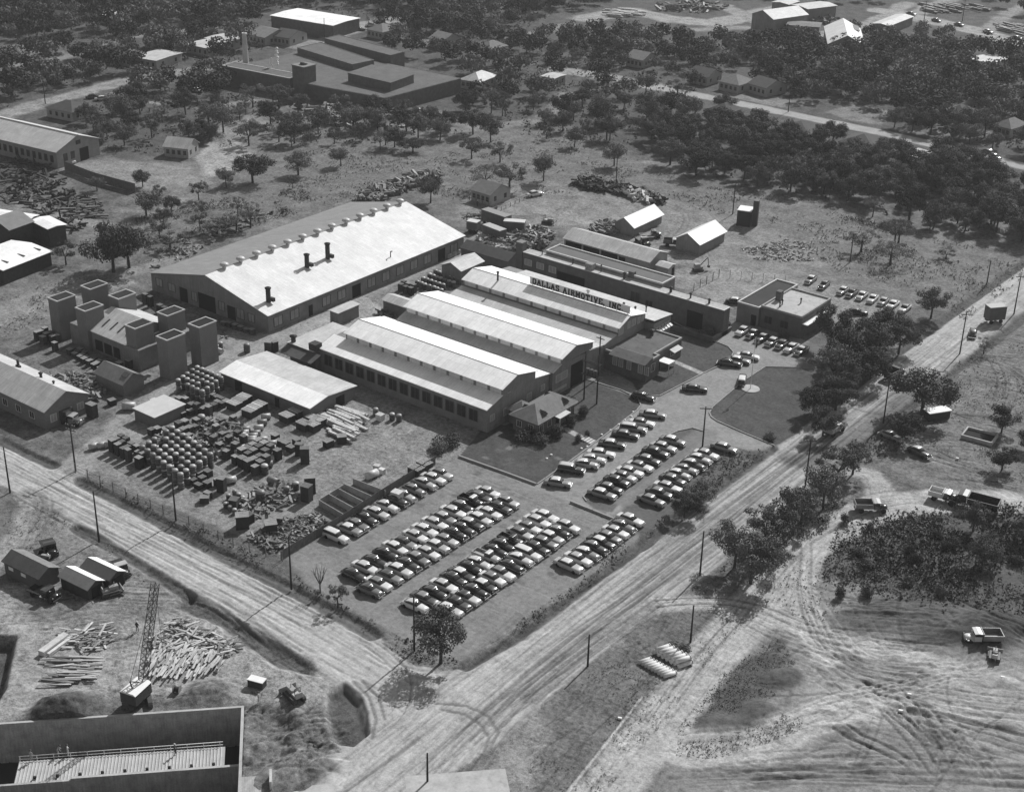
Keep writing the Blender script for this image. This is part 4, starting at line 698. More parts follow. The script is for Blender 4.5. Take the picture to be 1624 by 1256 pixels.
# ---- houses in the trees
HS = [('gable', (1096, 118), (1126, 124), (1141, 115), shingle_dk, 'white house with a dark gabled roof, left one of the row above the road'), ('hip', (1145, 130), (1176, 137), (1192, 128), shingle, 'house with a pale hipped roof in the middle of the row above the road'),
      ('gable', (1196, 134), (1224, 142), (1238, 132), shingle_dk, 'house with a dark roof at the right end of the row above the road'), ('hip', (1240, 205), (1292, 216), (1300, 200), shingle_dk, 'dark hipped roof just below the road, partly under trees'),
      ('hip', (1340, 226), (1392, 236), (1400, 220), shingle_dk, 'dark roof below the road between tree crowns, right of the other dark roof'), ('flat', (1440, 245), (1470, 254), (1478, 243), gravel, 'small pale flat roof among the trees below the road'),
      ('hip', (84, 172), (125, 180), (136, 168), shingle_dk, 'dark roofed house with white porch in front of the upper left road'), ('flat', (220, 92), (256, 98), (280, 84), metal_old, 'pale roofed low building among the trees at the upper left'),
      ('flat', (310, 72), (345, 79), (350, 68), metal_old, 'pale block left of the tall chimney, lower one'), ('flat', (335, 62), (370, 69), (380, 60), metal_old, 'pale block left of the tall chimney, upper one'),
      ('gable', (406, 56), (432, 62), (450, 50), shingle, 'light gabled roof behind the factory wing'), ('gable', (440, 58), (466, 62), (480, 52), shingle_dk, 'darker gabled roof beside the lane behind the factory'),
      ('hip', (735, 127), (765, 132), (783, 120), metal_old, 'small house with a white roof right of the factory'), ('gable', (755, 302), (785, 311), (802, 297), shingle, 'pale cottage with vertical windows inside a fence beyond the warehouse'),
      ('gable', (262, 232), (300, 236), (312, 226), metal_old, 'small white roofed hut under the trees left of the bare patch'), ('hip', (590, 48), (615, 53), (624, 45), shingle, 'grey roof among the trees near the top centre'),
      ('flat', (1545, 95), (1580, 103), (1592, 93), metal_old, 'pale roof in the wood near the right edge'), ('hip', (1130, 175), (1160, 182), (1170, 172), shingle_dk, 'dark roof under the trees below the left end of the road'), ('hip', (190, 90), (215, 95), (226, 86), shingle, 'grey roof in the trees at the upper left'), ('gable', (85, 28), (115, 33), (124, 26), shingle_dk, 'dark roof in the trees near the upper left corner'), ('gable', (690, 62), (712, 67), (722, 58), shingle, 'grey gabled roof among trees right of the white roofed factory'), ('hip', (762, 76), (786, 81), (796, 72), shingle, 'pale hipped roof in the loose wood at the top centre'), ('gable', (1000, 92), (1026, 97), (1036, 88), shingle, 'grey roof in the broken wood above the far road'), ('flat', (864, 122), (884, 126), (892, 119), metal_old, 'small pale roof at a clearing in the middle of the wood'), ('hip', (1585, 200), (1612, 207), (1620, 196), shingle, 'roof near the right edge above the far road'), ('gable', (1420, 112), (1448, 118), (1458, 109), shingle, 'grey roof deep in the wood below the highway'), ('flat', (160, 24), (186, 28), (196, 21), metal_old, 'pale roof in the wood near the top left'),
      ('hip', (1500, 178), (1535, 185), (1545, 175), shingle_dk, 'dark roof in the trees above the road near the right edge')]
for kind, a_, b_2, c_2, rm_, lab in HS:
    if kind == 'flat': r = rect_thing('house', lab, a_, b_2, c_2, 3.2, 3.4, 'x', siding_pale, rm_, 'house', 'houses among the trees')
    elif kind == 'gable': r = rect_thing('house', lab, a_, b_2, c_2, 3.2, 5.2, 'x', siding_pale, rm_, 'house', 'houses among the trees')
    else:
        r = rect_thing('house', lab, a_, b_2, c_2, 3.0, 3.05, 'x', siding_pale, rm_, 'house', 'houses among the trees')
        hip(MB(), -r['_w'], r['_w'], -r['_l'], r['_l'], 3.1, 5.3, .5).build('hip_roof', rm_, r)
    panels(r, '-y', -r['_l'], [(x, 1.0, 1.0, 1.3) for x in np.linspace(-r['_w'] * .7, r['_w'] * .7, 4)], glassm); panels(r, '+x', r['_w'], [(x, 1.0, 1.0, 1.3) for x in np.linspace(-r['_l'] * .5, r['_l'] * .5, 2)], glassm)
# ---- site huts lower left
def hut(lab, c, L, Wd, he, hr, rot, wm, rm, rm2=None):
    return gable('site_hut', lab, 'hut', c[0] - L / 2, c[0] + L / 2, c[1] - Wd / 2, c[1] + Wd / 2, he, hr, 'x', wm, rm, rot, .3, 'builders huts', rm2=rm2)
h1 = hut('biggest dark site hut with two small windows, left of the others', (-178.3, 110.8), 8.4, 3.8, 2.5, 3.5, .05, mat('hut_boards', .1), shingle, rm2=shingle_dk); panels(h1, '-y', -1.9, [(-2.6, 1.3, 1.1, .6), (.4, 1.3, 1.1, .6)], white)
h2 = hut('site hut with corrugated roof and bright ridge strip, front of the twin huts', (-169.4, 113.6), 6.3, 3.0, 2.2, 3.0, .06, wood_dk, metal_new, rm2=mat('grey_sheets', .2)); panels(h2, '+x', 3.15, [(.2, 0, 2, 1.9)], dark, 'door')
h3 = hut('site hut with open dark end, rear of the twin huts', (-168.8, 117.3), 6.2, 3.0, 2.3, 3.1, .06, wood_dk, metal_new, rm2=mat('hut_roof', .09)); panels(h3, '+x', 3.1, [(.1, 0, 2.2, 2.0)], dark, 'door')
# ---- concrete basement at the bottom left
ax = np.array([P(383, 1124)[0] - P(25, 1149)[0], P(383, 1124)[1] - P(25, 1149)[1]]); ban = math.atan2(ax[1], ax[0]); bc = P(383, 1124)
bm = thing('basement_walls', 'concrete basement walls with a ribbed deck inside, under construction at the bottom left', 'foundation', (bc[0], bc[1], 0), ban)
MB().box(-48, .35, 0, .35, -6.5, .25).build('rear_wall', mat('basement_concrete', .38, streak=.25, var=.25), bm); MB().box(-48, .38, -.02, .37, .25, .29).build('rear_coping', concrete, bm)
MB().box(0, .35, -20, 0, -6.5, .25).build('side_wall', mat('basement_concrete', .38, streak=.25, var=.25), bm); MB().box(-.02, .37, -20, -.03, .25, .29).build('side_coping', concrete, bm)
MB().box(-22.0, -.01, -10.2, -9.85, -6.5, -1.5).build('front_wall', mat('basement_concrete', .38, streak=.25, var=.25), bm); MB().box(-48, -22.01, -10.25, -9.9, -6.5, -1.8).build('front_wall', mat('basement_concrete', .38, streak=.25, var=.25), bm); MB().box(-21.9, -.02, -10.23, -9.82, -1.5, -1.46).build('coping', concrete, bm)
MB().box(-29.4, -2.2, -9.7, -5.1, -2.5, -2.2).build('deck', mat('form_deck', .36, .8, .1), bm); b = MB(); [b.box(-29.3 + k * .45, -29.16 + k * .45, -9.6, -5.2, -2.2, -2.1) for k in range(60)]; b.build('deck_rib', mat('form_rib', .5), bm)
b = MB(); [b.cyl((-29.3 + k * 2.2, -4.9, -2.5), (-29.3 + k * 2.2, -4.9, -1.5), .05, n=5) for k in range(13)]; b.cyl((-29.4, -4.9, -1.5), (-2.5, -4.9, -1.5), .05).cyl((-29.4, -4.9, -2.0), (-2.5, -4.9, -2.0), .04); b.build('guard_rail', white, bm)
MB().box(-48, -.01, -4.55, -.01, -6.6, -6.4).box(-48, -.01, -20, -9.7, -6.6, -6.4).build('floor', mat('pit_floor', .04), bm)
for k in range(9): MB().box(-27 + k * 2.9, -26.6 + k * 2.9, -9.0, -8.8, -2.1, -1.7).build('form_post', wood_dk, bm)
sp = thing('site_shelter', 'flat white edged roof of a small structure cut by the bottom edge', 'shed', (*P(725, 1250, 0), 0), ban); MB().box(-6.5, 6.0, -5, 0, -.3, 2.3).build('wall', wood_dk, sp); MB().box(-6.8, 6.3, -5.2, .3, 2.3, 2.45).build('roof', concrete, sp)
s5 = thing('concrete_pit', 'square concrete pit with a board standing in it right of the basement', 'pit', (*P(405, 1232), 0), ban); MB().box(-2.2, 2.6, -6, 0.0, -.2, .2).build('slab', mat('basement_concrete', .38, streak=.25, var=.25), s5); MB().box(1.9, 2.2, -3, -.5, .2, 1.6).build('board', wood_pale, s5)
s6 = thing('concrete_apron', 'pale concrete strip at the bottom edge right of the pit', 'slab', (*P(480, 1256), 0), ban); MB().box(-3.5, 4.0, -3, 1.0, -.2, .18).build('slab', concrete, s6)
# ------------------------------------------------------------------ cars of about 1950
CARM = {'w': mat('car_paint_white', .6, .25, .03, 1, spec=.5, coat=.6), 'l': mat('car_paint_pale', .42, .25, .05, 1, spec=.5, coat=.6, rand=.2), 'g': mat('car_paint_mid', .17, .25, .05, 1, spec=.5, coat=.7, rand=.3),
        'd': mat('car_paint_dark', .035, .22, .1, 1, spec=.5, coat=.8, rand=.4), 'k': mat('car_paint_black', .012, .2, .1, 1, spec=.5, coat=.9)}
chrome = mat('chrome', .75, .2, .05, 1, metal=.9); tyre = mat('tyre_rubber', .015, .9, .2, 1); cglass = mat('car_glass', .02, .08, .1, 1, spec=.8)
def sec(x, w, z0, zs, zt, crown=.0, belly=.92):
    """one cross section of a car body"""
    return [(x, -w * belly, z0), (x, -w, z0 + .18), (x, -w, zs - .12), (x, -w * .93, zs), (x, -w * .55, zt), (x, 0, zt + crown), (x, w * .55, zt), (x, w * .93, zs), (x, w, zs - .12), (x, w, z0 + .18), (x, w * belly, z0)]
PROTO = {}
def car_proto(kind):
    """front points to +x; returns list of (name, MB, material key, kids)"""
    if kind == 'rounded':      # fastback of the forties
        body = MB().loft([sec(-2.5, .6, .35, .55, .6), sec(-2.35, .78, .27, .78, .84), sec(-1.7, .9, .25, .92, 1.05), sec(-.7, .92, .25, .98, 1.08), sec(.6, .92, .25, .98, 1.08), sec(1.1, .9, .25, .93, 1.08), sec(1.9, .86, .27, .86, 1.04), sec(2.35, .8, .3, .8, .93), sec(2.5, .6, .38, .66, .72)])
        cab = MB().loft([sec(-2.0, .45, .85, .9, .92), sec(-1.5, .66, .9, 1.15, 1.22), sec(-.9, .72, .95, 1.38, 1.47), sec(-.2, .72, .95, 1.42, 1.53), sec(.35, .7, .95, 1.38, 1.48), sec(.85, .68, .95, 1.08, 1.14)])
        roof = MB().loft([[(x, y * w, z - .03 * (abs(y) > .8) + c) for y in (-1, -.8, 0, .8, 1)] + [(x, y * w * .9, z - .1) for y in (1, -1)] for x, w, z, c in ((-2.02, .42, .95, .0), (-1.5, .64, 1.25, .02), (-.9, .7, 1.48, .02), (-.2, .7, 1.54, .03), (.3, .68, 1.5, .02))])
    elif kind == 'wagon':
        body = MB().loft([sec(-2.5, .82, .3, .85, .92), sec(-2.4, .88, .26, .95, 1.02), sec(-1, .92, .25, .98, 1.06), sec(.8, .92, .25, .98, 1.06), sec(1.9, .88, .27, .9, 1.02), sec(2.45, .84, .3, .84, .92), sec(2.55, .7, .36, .7, .75)])
        cab = MB().loft([sec(-2.42, .74, .95, 1.2, 1.25), sec(-2.2, .76, .95, 1.5, 1.55), sec(.3, .74, .95, 1.52, 1.58), sec(.95, .72, .95, 1.06, 1.1)])
        roof = MB().loft([[(x, y * w, z - .03 * (abs(y) > .8) + c) for y in (-1, -.8, 0, .8, 1)] + [(x, y * w * .95, z - .08) for y in (1, -1)] for x, w, z, c in ((-2.35, .74, 1.57, 0), (-1.8, .77, 1.62, .02), (.1, .75, 1.62, .02), (.42, .7, 1.56, 0))])
    elif kind == 'pickup':
        body = MB().loft([sec(.0, .9, .35, 1.0, 1.05), sec(.9, .9, .3, 1.02, 1.12), sec(1.9, .82, .3, .92, 1.1), sec(2.4, .76, .34, .85, .95), sec(2.5, .6, .4, .7, .75)])
        body.box(-2.5, 0.0, -.92, .92, .45, .62).box(-2.5, 0.0, -.92, -.8, .62, 1.08).box(-2.5, 0.0, .8, .92, .62, 1.08).box(-2.5, -2.4, -.8, .8, .62, 1.08)
        cab = MB().loft([sec(-.05, .8, .95, 1.5, 1.55), sec(.1, .8, .95, 1.62, 1.68), sec(.75, .78, .95, 1.6, 1.66), sec(1.15, .76, .95, 1.08, 1.12)])
        roof = MB().loft([[(x, y * w, z) for y in (-1, -.8, 0, .8, 1)] + [(x, y * w * .95, z - .08) for y in (1, -1)] for x, w, z in ((-.08, .78, 1.66), (.1, .8, 1.74), (.65, .78, 1.74), (.82, .74, 1.66))])
    else:                      # notchback of the fifties
        body = MB().loft([sec(-2.65, .76, .34, .78, .82), sec(-2.5, .88, .27, .9, .93), sec(-1.5, .93, .25, .95, 1.0), sec(-.7, .94, .25, .97, 1.02), sec(.8, .94, .25, .97, 1.02), sec(1.6, .92, .26, .93, 1.0), sec(2.4, .88, .28, .88, .95), sec(2.62, .76, .34, .74, .78)])
        cab = MB().loft([sec(-1.75, .66, .9, 1.0, 1.03), sec(-1.15, .72, .92, 1.36, 1.43), sec(-.2, .74, .92, 1.4, 1.5), sec(.35, .73, .92, 1.38, 1.46), sec(.98, .7, .92, 1.0, 1.05)])
        roof = MB().loft([[(x, y * w, z - .03 * (abs(y) > .8) + c) for y in (-1, -.8, 0, .8, 1)] + [(x, y * w * .93, z - .09) for y in (1, -1)] for x, w, z, c in ((-1.38, .68, 1.34, 0), (-1.05, .73, 1.48, .02), (-.2, .75, 1.53, .03), (.3, .73, 1.5, .02), (.42, .7, 1.44, 0))])
    r = .36; fx = 1.5; bx = -1.6
    parts = {'body': body, 'windows': cab, 'roof': roof}
    wheels = [MB().cyl((x, s * .70, r), (x, s * .925, r), r, n=12).cyl((x, s * .926, r), (x, s * .94, r), r * .5, n=8) for x in (fx, bx) for s in (-1, 1)]
    bump = [MB().obox((2.62 if kind != 'pickup' else 2.55, 0, .48), (.12, 1.75, .16)), MB().obox((-2.68 if kind == 'notch' else -2.58, 0, .48), (.12, 1.75, .16))]
    lamps = [MB().cyl((2.42, s * .66, .76), (2.58, s * .66, .76), .12, .1, n=8) for s in (-1, 1)]
    return parts, wheels, bump, lamps
def make_car(kind, tone, rtone):
    k = (kind, tone, rtone)
    parts, wheels, bump, lamps = car_proto(kind)
    root = thing('pickup_truck' if kind == 'pickup' else 'station_wagon' if kind == 'wagon' else 'parked_car', 'x', 'car')
    ch = [parts['body'].build('body', CARM[tone], root), parts['windows'].build('windows', cglass, root), parts['roof'].build('roof', CARM[rtone], root)]
    ch += [w.build('wheel', tyre, root) for w in wheels] + [b.build('bumper', chrome, root) for b in bump] + [b.build('headlight', chrome, root) for b in lamps]
    PROTO[k] = (root, ch); return root
KN = {'notch': 'sedan', 'rounded': 'round backed car', 'wagon': 'station wagon', 'pickup': 'pickup truck'}
TN = {'w': 'white', 'l': 'pale grey', 'g': 'mid grey', 'd': 'dark', 'k': 'black'}
used_proto = set()
def place_car(x, y, rot, kind, tone, rtone, label, group=None, z=0.0, name=None, scale=None):
    k = (kind, tone, rtone)
    if k not in PROTO: make_car(*k)
    root, ch = PROTO[k]
    if k not in used_proto: used_proto.add(k); o = root
    else:
        o = root.copy(); COL.objects.link(o)
        for c in ch: d = c.copy(); COL.objects.link(d); d.parent = o
    label = label if len(label.split()) <= 16 else label.replace('from lower left', 'car').replace('row before the corner building', 'row before corner building')
    o.location = (x, y, z); o.rotation_euler = (0, 0, rot); o['label'] = label; o['category'] = 'pickup' if kind == 'pickup' else 'car'
    if group: o['group'] = group
    elif 'group' in o: del o['group']
    o.scale = (random.uniform(.94, 1.03), random.uniform(.9, .95), random.uniform(.93, 1.04))
    return o
ORD = ['first', 'second', 'third', 'fourth', 'fifth', 'sixth', 'seventh', 'eighth', 'ninth', 'tenth', 'eleventh', 'twelfth', 'thirteenth', 'fourteenth', 'fifteenth', 'sixteenth']
CODE = {}   # two letters: body tone, roof tone; suffix r round, s wagon, p pickup
def row(pxs, codes, rot, where, group, fixx=None, jit=.06, jr=.035):
    n = len(pxs); R2 = random.Random(len(where) + n)
    for i, (p, c) in enumerate(zip(pxs, codes.split())):
        x, y = P(p[0], p[1], .75); x = x if fixx is None else fixx + (x - fixx) * .35
        kind = {'r': 'rounded', 's': 'wagon', 'p': 'pickup'}.get(c[2:], 'notch'); t, rt = c[0], c[1]
        tn = TN[t] if t == rt else TN[t] + ' body ' + TN[rt] + ' roof'
        lab = '%s %s, %s from lower left, %s' % (TN[t] if t == rt else TN[rt] + ' roofed ' + TN[t], KN[kind], ORD[i], where)
        place_car(x, y, rot + R2.gauss(0, jr), kind, t, rt, lab, group)
row([(536, 851), (558, 840), (569, 832), (580, 821), (599, 813), (612, 802), (627, 792), (641, 785), (655, 775), (671, 765), (685, 757), (697, 749)], 'wws gw gg dkr ll wlr dkr lgr ggr llr wl lg', 0, 'fence row', 'cars parked along the works fence', -149.6)
row([(563, 911), (580, 899), (595, 889), (610, 877), (626, 868), (641, 860), (657, 848), (672, 839), (687, 828), (701, 819), (715, 809), (730, 801), (744, 792), (759, 786), (773, 779)], 'dkr wl ddr dkr ww gd wl ww wl gl wl dgr kwp dg wl', 0, 'left double row, rear rank', 'cars in the left double row of the car park', -139.2)
row([(589, 936), (600, 924), (614, 912), (630, 902), (643, 892), (659, 884), (677, 875), (690, 864), (703, 854), (717, 844), (730, 836), (741, 828), (756, 820), (773, 811), (789, 802), (802, 794)], 'gdr wg gd lw ddr gg wl lw lg kkr ddr dl lw wl dk lg', 0, 'left double row, front rank', 'cars in the left double row of the car park', -134.4)
row([(663, 961), (676, 949), (692, 940), (707, 929), (723, 919), (736, 911), (748, 900), (760, 892), (773, 881), (786, 873), (798, 864), (811, 855), (825, 845), (836, 835), (850, 825), (862, 816)], 'wlr dg kdr wl kk dw kkr llr lwp kkr kdr dkp lg wg wl ww', 0, 'right double row, rear rank', 'cars in the right double row of the car park', -126.3)
row([(715, 967), (729, 957), (743, 948), (756, 938), (771, 929), (784, 918), (798, 909), (811, 897), (824, 886), (838, 877), (850, 868), (862, 859), (870, 849), (884, 842), (897, 833)], 'lw dk ld kdr kw wg wg kkr lwr wws kd gg lw dgr wl', 0, 'right double row, front rank', 'cars in the right double row of the car park', -121.6)
row([(904, 896), (920, 886), (934, 878), (947, 869), (957, 860), (968, 852), (979, 843), (987, 833), (998, 822)], 'lw wl gwr dgr kw gg wl ggr wl', 0, 'short row beside street weeds', 'cars in the short row beside the street', -114.5)
row([(955, 782), (966, 773), (978, 762), (989, 755), (999, 747), (1015, 738), (1027, 728), (1040, 716), (1052, 708), (1067, 698)], 'gw dg dd lg wl wg dg dd ll gw', .12, 'middle row of the upper lot', 'cars in the middle row of the upper lot')
row([(1033, 792), (1046, 781), (1059, 771), (1067, 760), (1076, 751), (1087, 743), (1099, 736), (1109, 727), (1120, 720)], 'gg dg wl dg lwr lgr dlr lwr wl', .08, 'outer row of the upper lot', 'cars in the outer row of the upper lot')
row([(885, 764), (906, 743), (929, 735), (940, 727), (953, 718), (971, 703), (992, 688), (1004, 679), (1018, 669), (1035, 656)], 'gw dls lwr wlr ww dw dg gls wg gw', .38, 'row along the lawn', 'cars parked along the lawn edge')
row([(1178, 524), (1194, 529), (1209, 535), (1225, 541), (1240, 545), (1255, 551), (1271, 555)], 'lw dwr dlr gw dg lw dw', -1.55, 'row before the corner building', 'cars in front of the corner building')
row([(1286, 443), (1307, 451), (1337, 460), (1351, 464), (1367, 468), (1384, 473), (1401, 477), (1416, 482), (1435, 488)], 'gw dg gw dd lw lw gl ww lg', -1.5, 'rear lot row', 'cars in the rear lot')
for px, py, rot, kind, t, rt, lab in ((1149, 709, .05, 'notch', 'g', 'l', 'grey sedan parked alone at the right end of the upper lot'), (1020, 628, .15, 'rounded', 'd', 'd', 'dark car at the kerb between the two lawns'), (1102, 615, .5, 'notch', 'd', 'g', 'dark sedan standing alone on the drive between the lawns'),
    (1157, 575, .35, 'rounded', 'd', 'd', 'dark car nearest the lawn in the group of three by the flagpole'), (1171, 570, .3, 'notch', 'g', 'w', 'pale roofed middle car in the group of three by the flagpole'), (1186, 564, .3, 'notch', 'w', 'l', 'white right car of the group of three by the flagpole'),
    (1177, 601, 2.0, 'wagon', 'd', 'w', 'square dark wagon with a white top beside the flagpole'), (1304, 562, -1.5, 'notch', 'w', 'w', 'white car half under the trees right of the corner building'), (1168, 477, .4, 'notch', 'd', 'w', 'white roofed dark car behind the low wing'),
    (1359, 494, .5, 'notch', 'd', 'd', 'dark low car under the tree behind the flat office'), (848, 307, 1.2, 'notch', 'w', 'w', 'single white car on the grass beyond the warehouse'), (1458, 716, -.3, 'rounded', 'd', 'w', 'white topped dark car in the tree shadow right of the street'), (1413, 690, -.2, 'rounded', 'g', 'g', 'car mostly hidden under the big tree right of the street'),
    (1543, 527, 1.9, 'rounded', 'd', 'd', 'dark car on the far verge of the street beside a pole'), (1570, 241, -.5, 'notch', 'd', 'w', 'shiny roofed car on the road among the trees at the right'), (1578, 248, -.5, 'notch', 'd', 'd', 'dark car on the road among the trees, right of the shiny one'),
    (1485, 32, -.4, 'notch', 'd', 'd', 'dark car on the highway, leftmost'), (1521, 39, -.4, 'notch', 'd', 'd', 'dark car on the highway, second from left'), (1567, 50, -.4, 'notch', 'l', 'w', 'pale car on the highway, third from left'), (1613, 60, -.4, 'notch', 'd', 'g', 'dark car on the highway at the right edge'), (1445, 22, -.4, 'notch', 'd', 'd', 'dark car at the highway corner by the pale roof'),
    (148, 153, 1.0, 'notch', 'd', 'd', 'dark car on the upper left road'), (163, 156, 1.0, 'notch', 'l', 'w', 'pale car on the upper left road beside the dark one'), (535, 53, .5, 'notch', 'd', 'd', 'dark car on the lane to the white roof, near one'), (545, 45, .5, 'notch', 'd', 'g', 'dark car on the lane to the white roof, far one'), (570, 46, .5, 'notch', 'd', 'd', 'dark car under the pole right of the factory lane'),
    (270, 165, .6, 'notch', 'd', 'd', 'dark car in the field path among the upper left trees'), (312, 143, .2, 'notch', 'l', 'w', 'pale car under trees left of the factory'), (109, 254, 0, 'notch', 'l', 'w', 'pale car at the door of the far left warehouse'), (590, 40, .5, 'notch', 'l', 'l', 'pale car near the white roofed factory')):
    x, y = P(px, py, .75); place_car(x, y, rot, kind, t, rt, lab)
for k, r_ in PROTO.items():
    pass
# ------------------------------------------------------------------ trucks and machines
def truck(label, px, py, rot, bed='dump', tone='d', cabt='d', bedt='d', L=3.2, cat='truck', name='dump_truck', sc=1.0, raise_=0.0):
    x, y = P(px, py, .9); t = thing(name, label, cat, (x, y, 0), rot); t.scale = (sc,) * 3
    MB().box(-L, 2.4, -.45, .45, .55, .8).build('chassis', steel, t)
    MB().loft([sec(1.1, .75, .6, 1.2, 1.35), sec(2.2, .65, .6, 1.1, 1.3), sec(2.5, .55, .65, 1.0, 1.15)]).box(1.2, 2.2, -1.0, -.66, .75, .92).box(1.2, 2.2, .66, 1.0, .75, .92).build('bonnet', CARM[tone], t)
    MB().box(0.05, 1.15, -.95, .95, .7, 1.5).build('cab', CARM[tone], t); MB().box(.12, 1.1, -.88, .88, 1.5, 1.95).build('windows', cglass, t); MB().loft([[(x2, y2, z2) for y2 in (-.95, .95)] + [(x2, y2, z2 - .12) for y2 in (.95, -.95)] for x2, z2 in ((0.0, 2.05), (.6, 2.12), (1.2, 2.03))], False).build('cab_roof', CARM[cabt], t)
    b = MB(); z0 = .95; h = .9
    if bed == 'dump':
        b.box(-L, -.1, -1.15, 1.15, z0, z0 + .1).box(-L, -.1, -1.15, -1.05, z0 + .1, z0 + h).box(-L, -.1, 1.05, 1.15, z0 + .1, z0 + h).box(-.2, -.1, -1.05, 1.05, z0 + .1, z0 + h + .25).box(-L, -L + .1, -1.05, 1.05, z0 + .1, z0 + h); [b.box(-L + k, -L + k + .1, -1.22, -1.151, z0, z0 + h) for k in (.2, 1.2, 2.2)]; b.build('dump_bed', CARM[bedt], t)
    elif bed == 'flat': b.box(-L, -.1, -1.15, 1.15, z0, z0 + .15).build('flat_bed', CARM[bedt], t)
    elif bed == 'box': b.box(-L, -.05, -1.15, 1.15, z0, z0 + 1.9).build('cargo_box', CARM[bedt], t)
    for wx in (1.75, -L + 1.1):
        for s_ in (-1, 1): MB().cyl((wx, s_ * .7, .48), (wx, s_ * 1.02, .48), .48, n=12).build('wheel', tyre, t)
    MB().obox((2.6, 0, .6), (.12, 1.9, .2)).build('bumper', steel, t)
    for s_ in (-1, 1): MB().cyl((2.3, s_ * .8, 1.05), (2.42, s_ * .8, 1.05), .13, n=8).build('headlight', chrome, t)
    return t
truck('dark flatbed truck driving on the street beside a pole', 1419, 590, 1.45, 'dump', 'd', 'd', 'd'); truck('dark small truck with pale load driving down the street', 1323, 680, 1.45, 'dump', 'd', 'w', 'l', 2.6)
truck('dump truck with a grey bed at the junction of the haul tracks', 1384, 803, .65, 'dump', 'd', 'l', 'g'); truck('truck with a white roof waiting on the haul track, left of the dark dump truck', 1497, 787, .15, 'dump', 'd', 'w', 'w', 2.6)
truck('big dark empty dump truck at the brush edge on the haul track', 1534, 797, 3.3, 'dump', 'k', 'd', 'k', 4.0, sc=1.35); truck('white dump truck being loaded at the dark bank in the stripped field', 1555, 1010, 3.8, 'dump', 'w', 'w', 'g', sc=1.0)
truck('dark flatbed truck between the left barn and the shed', 1020, 382, -.5, 'flat', 'd', 'd', 'd', name='flatbed_truck'); truck('pale cab truck at the end of the right barn', 1067, 385, .5, 'dump', 'd', 'w', 'd', 2.4); truck('dark truck beside the left barn wall', 1033, 372, .8, 'flat', 'd', 'd', 'g', name='flatbed_truck')
truck('dark truck standing left of the biggest hut', 78, 867, -.4, 'flat', 'k', 'd', 'k', 2.4, name='flatbed_truck'); truck('dark truck with pale hood behind the twin huts', 190, 900, -.3, 'flat', 'd', 'l', 'k', 2.4, name='flatbed_truck'); truck('dark flatbed truck in front of the huts, lower left', 72, 940, .15, 'flat', 'k', 'd', 'k', 3.0, name='flatbed_truck')
truck('dark truck in front of the long shed beside the lane', 112, 665, .3, 'box', 'g', 'l', 'd', 2.4, name='delivery_truck')
for lab, px, py, rot, tn, s_ in (('pale long box trailer behind the lean shed', 784, 372, -.15, 'l', (6.5, 2.4, 2.4)), ('pale rounded box body left of the long trailer', 751, 361, .2, 'w', (3.0, 2.3, 2.2)), ('tall dark container, biggest of the group beyond the warehouse', 787, 352, -.1, 'g', (8.5, 2.6, 3.0)), ('pale roofed trailer at the right of the container group', 816, 363, .5, 'w', (5.5, 2.3, 2.6)), ('box trailer with pale roof on the verge of the street at the upper right', 1577, 503, .9, 'l', (4.2, 2.3, 3.2))):
    x, y = P(px, py, 1.2); t = thing('box_trailer', lab, 'trailer', (x, y, 0), rot, 'box trailers and bodies'); a, b_, c_ = s_
    MB().box(-a / 2, a / 2, -b_ / 2, b_ / 2, .9, .9 + c_ - .15).build('cargo_box', mat('trailer_side', .12, .7, .2, .7), t); MB().box(-a / 2 - .03, a / 2 + .03, -b_ / 2 - .03, b_ / 2 + .03, .9 + c_ - .15, .9 + c_).build('roof', CARM[tn], t); MB().box(-a / 2, a / 2, -.5, .5, .6, .9).build('chassis', steel, t)
    for s1_ in (-1, 1):
        for wx in (-a / 2 + .9, a / 2 - .9): MB().cyl((wx, s1_ * .8, .45), (wx, s1_ * 1.1, .45), .45, n=10).build('wheel', tyre, t)
def dozer(label, px, py, rot, sc=1.0, boom=False, name='bulldozer'):
    x, y = P(px, py, .8); t = thing(name, label, 'bulldozer' if not boom else 'excavator', (x, y, 0), rot); t.scale = (sc,) * 3
    for s_ in (-1, 1):
        b = MB().prof([(-1.5, .15), (-1.3, 0), (1.3, 0), (1.6, .2), (1.6, .6), (1.35, .8), (-1.25, .8), (-1.5, .6)], s_ * .75 - .25, s_ * .75 + .25, 'y'); b.build('crawler_track', steel, t)
    MB().box(.0, 1.5, -.4, .4, .7, 1.45).cyl((.9, 0, 1.4), (.9, 0, 2.1), .06).build('engine_hood', mat('machine_paint', .3, .6, .2), t); MB().box(-1.2, 0, -.5, .5, .7, 1.1).box(-1.2, -1.05, -.5, .5, 1.1, 1.6).build('seat_deck', steel_lt, t)
    if not boom:
        MB().prof([(2.0, .05), (2.15, .1), (2.0, .5), (2.1, 1.0), (1.98, 1.0), (1.88, .5)], -1.4, 1.4, 'y').build('blade', mat('machine_paint', .3), t)
        for s_ in (-1, 1): MB().obox((.9, s_ * 1.15, .4), (2.3, .14, .22)).build('push_arm', steel, t)
        b = MB(); [b.cyl((-.9, s_ * .45, 1.0), (-.9, s_ * .45, 2.3), .05, n=5) for s_ in (-1, 1)]; b.cyl((-.9, -.45, 2.3), (-.9, .45, 2.3), .05, n=5); b.build('winch_frame', steel, t)
    else:
        MB().cyl((0, 0, 1.2), (3.0, 0, 4.2), .14).build('boom', steel, t); MB().cyl((3.0, 0, 4.2), (3.4, 0, 1.6), .1).build('stick', steel, t); MB().box(3.1, 3.8, -.4, .4, 1.0, 1.6).build('bucket', steel, t); MB().box(-1.2, .4, -.8, .8, 1.1, 2.4).build('cab', mat('machine_paint', .3), t)
    return t
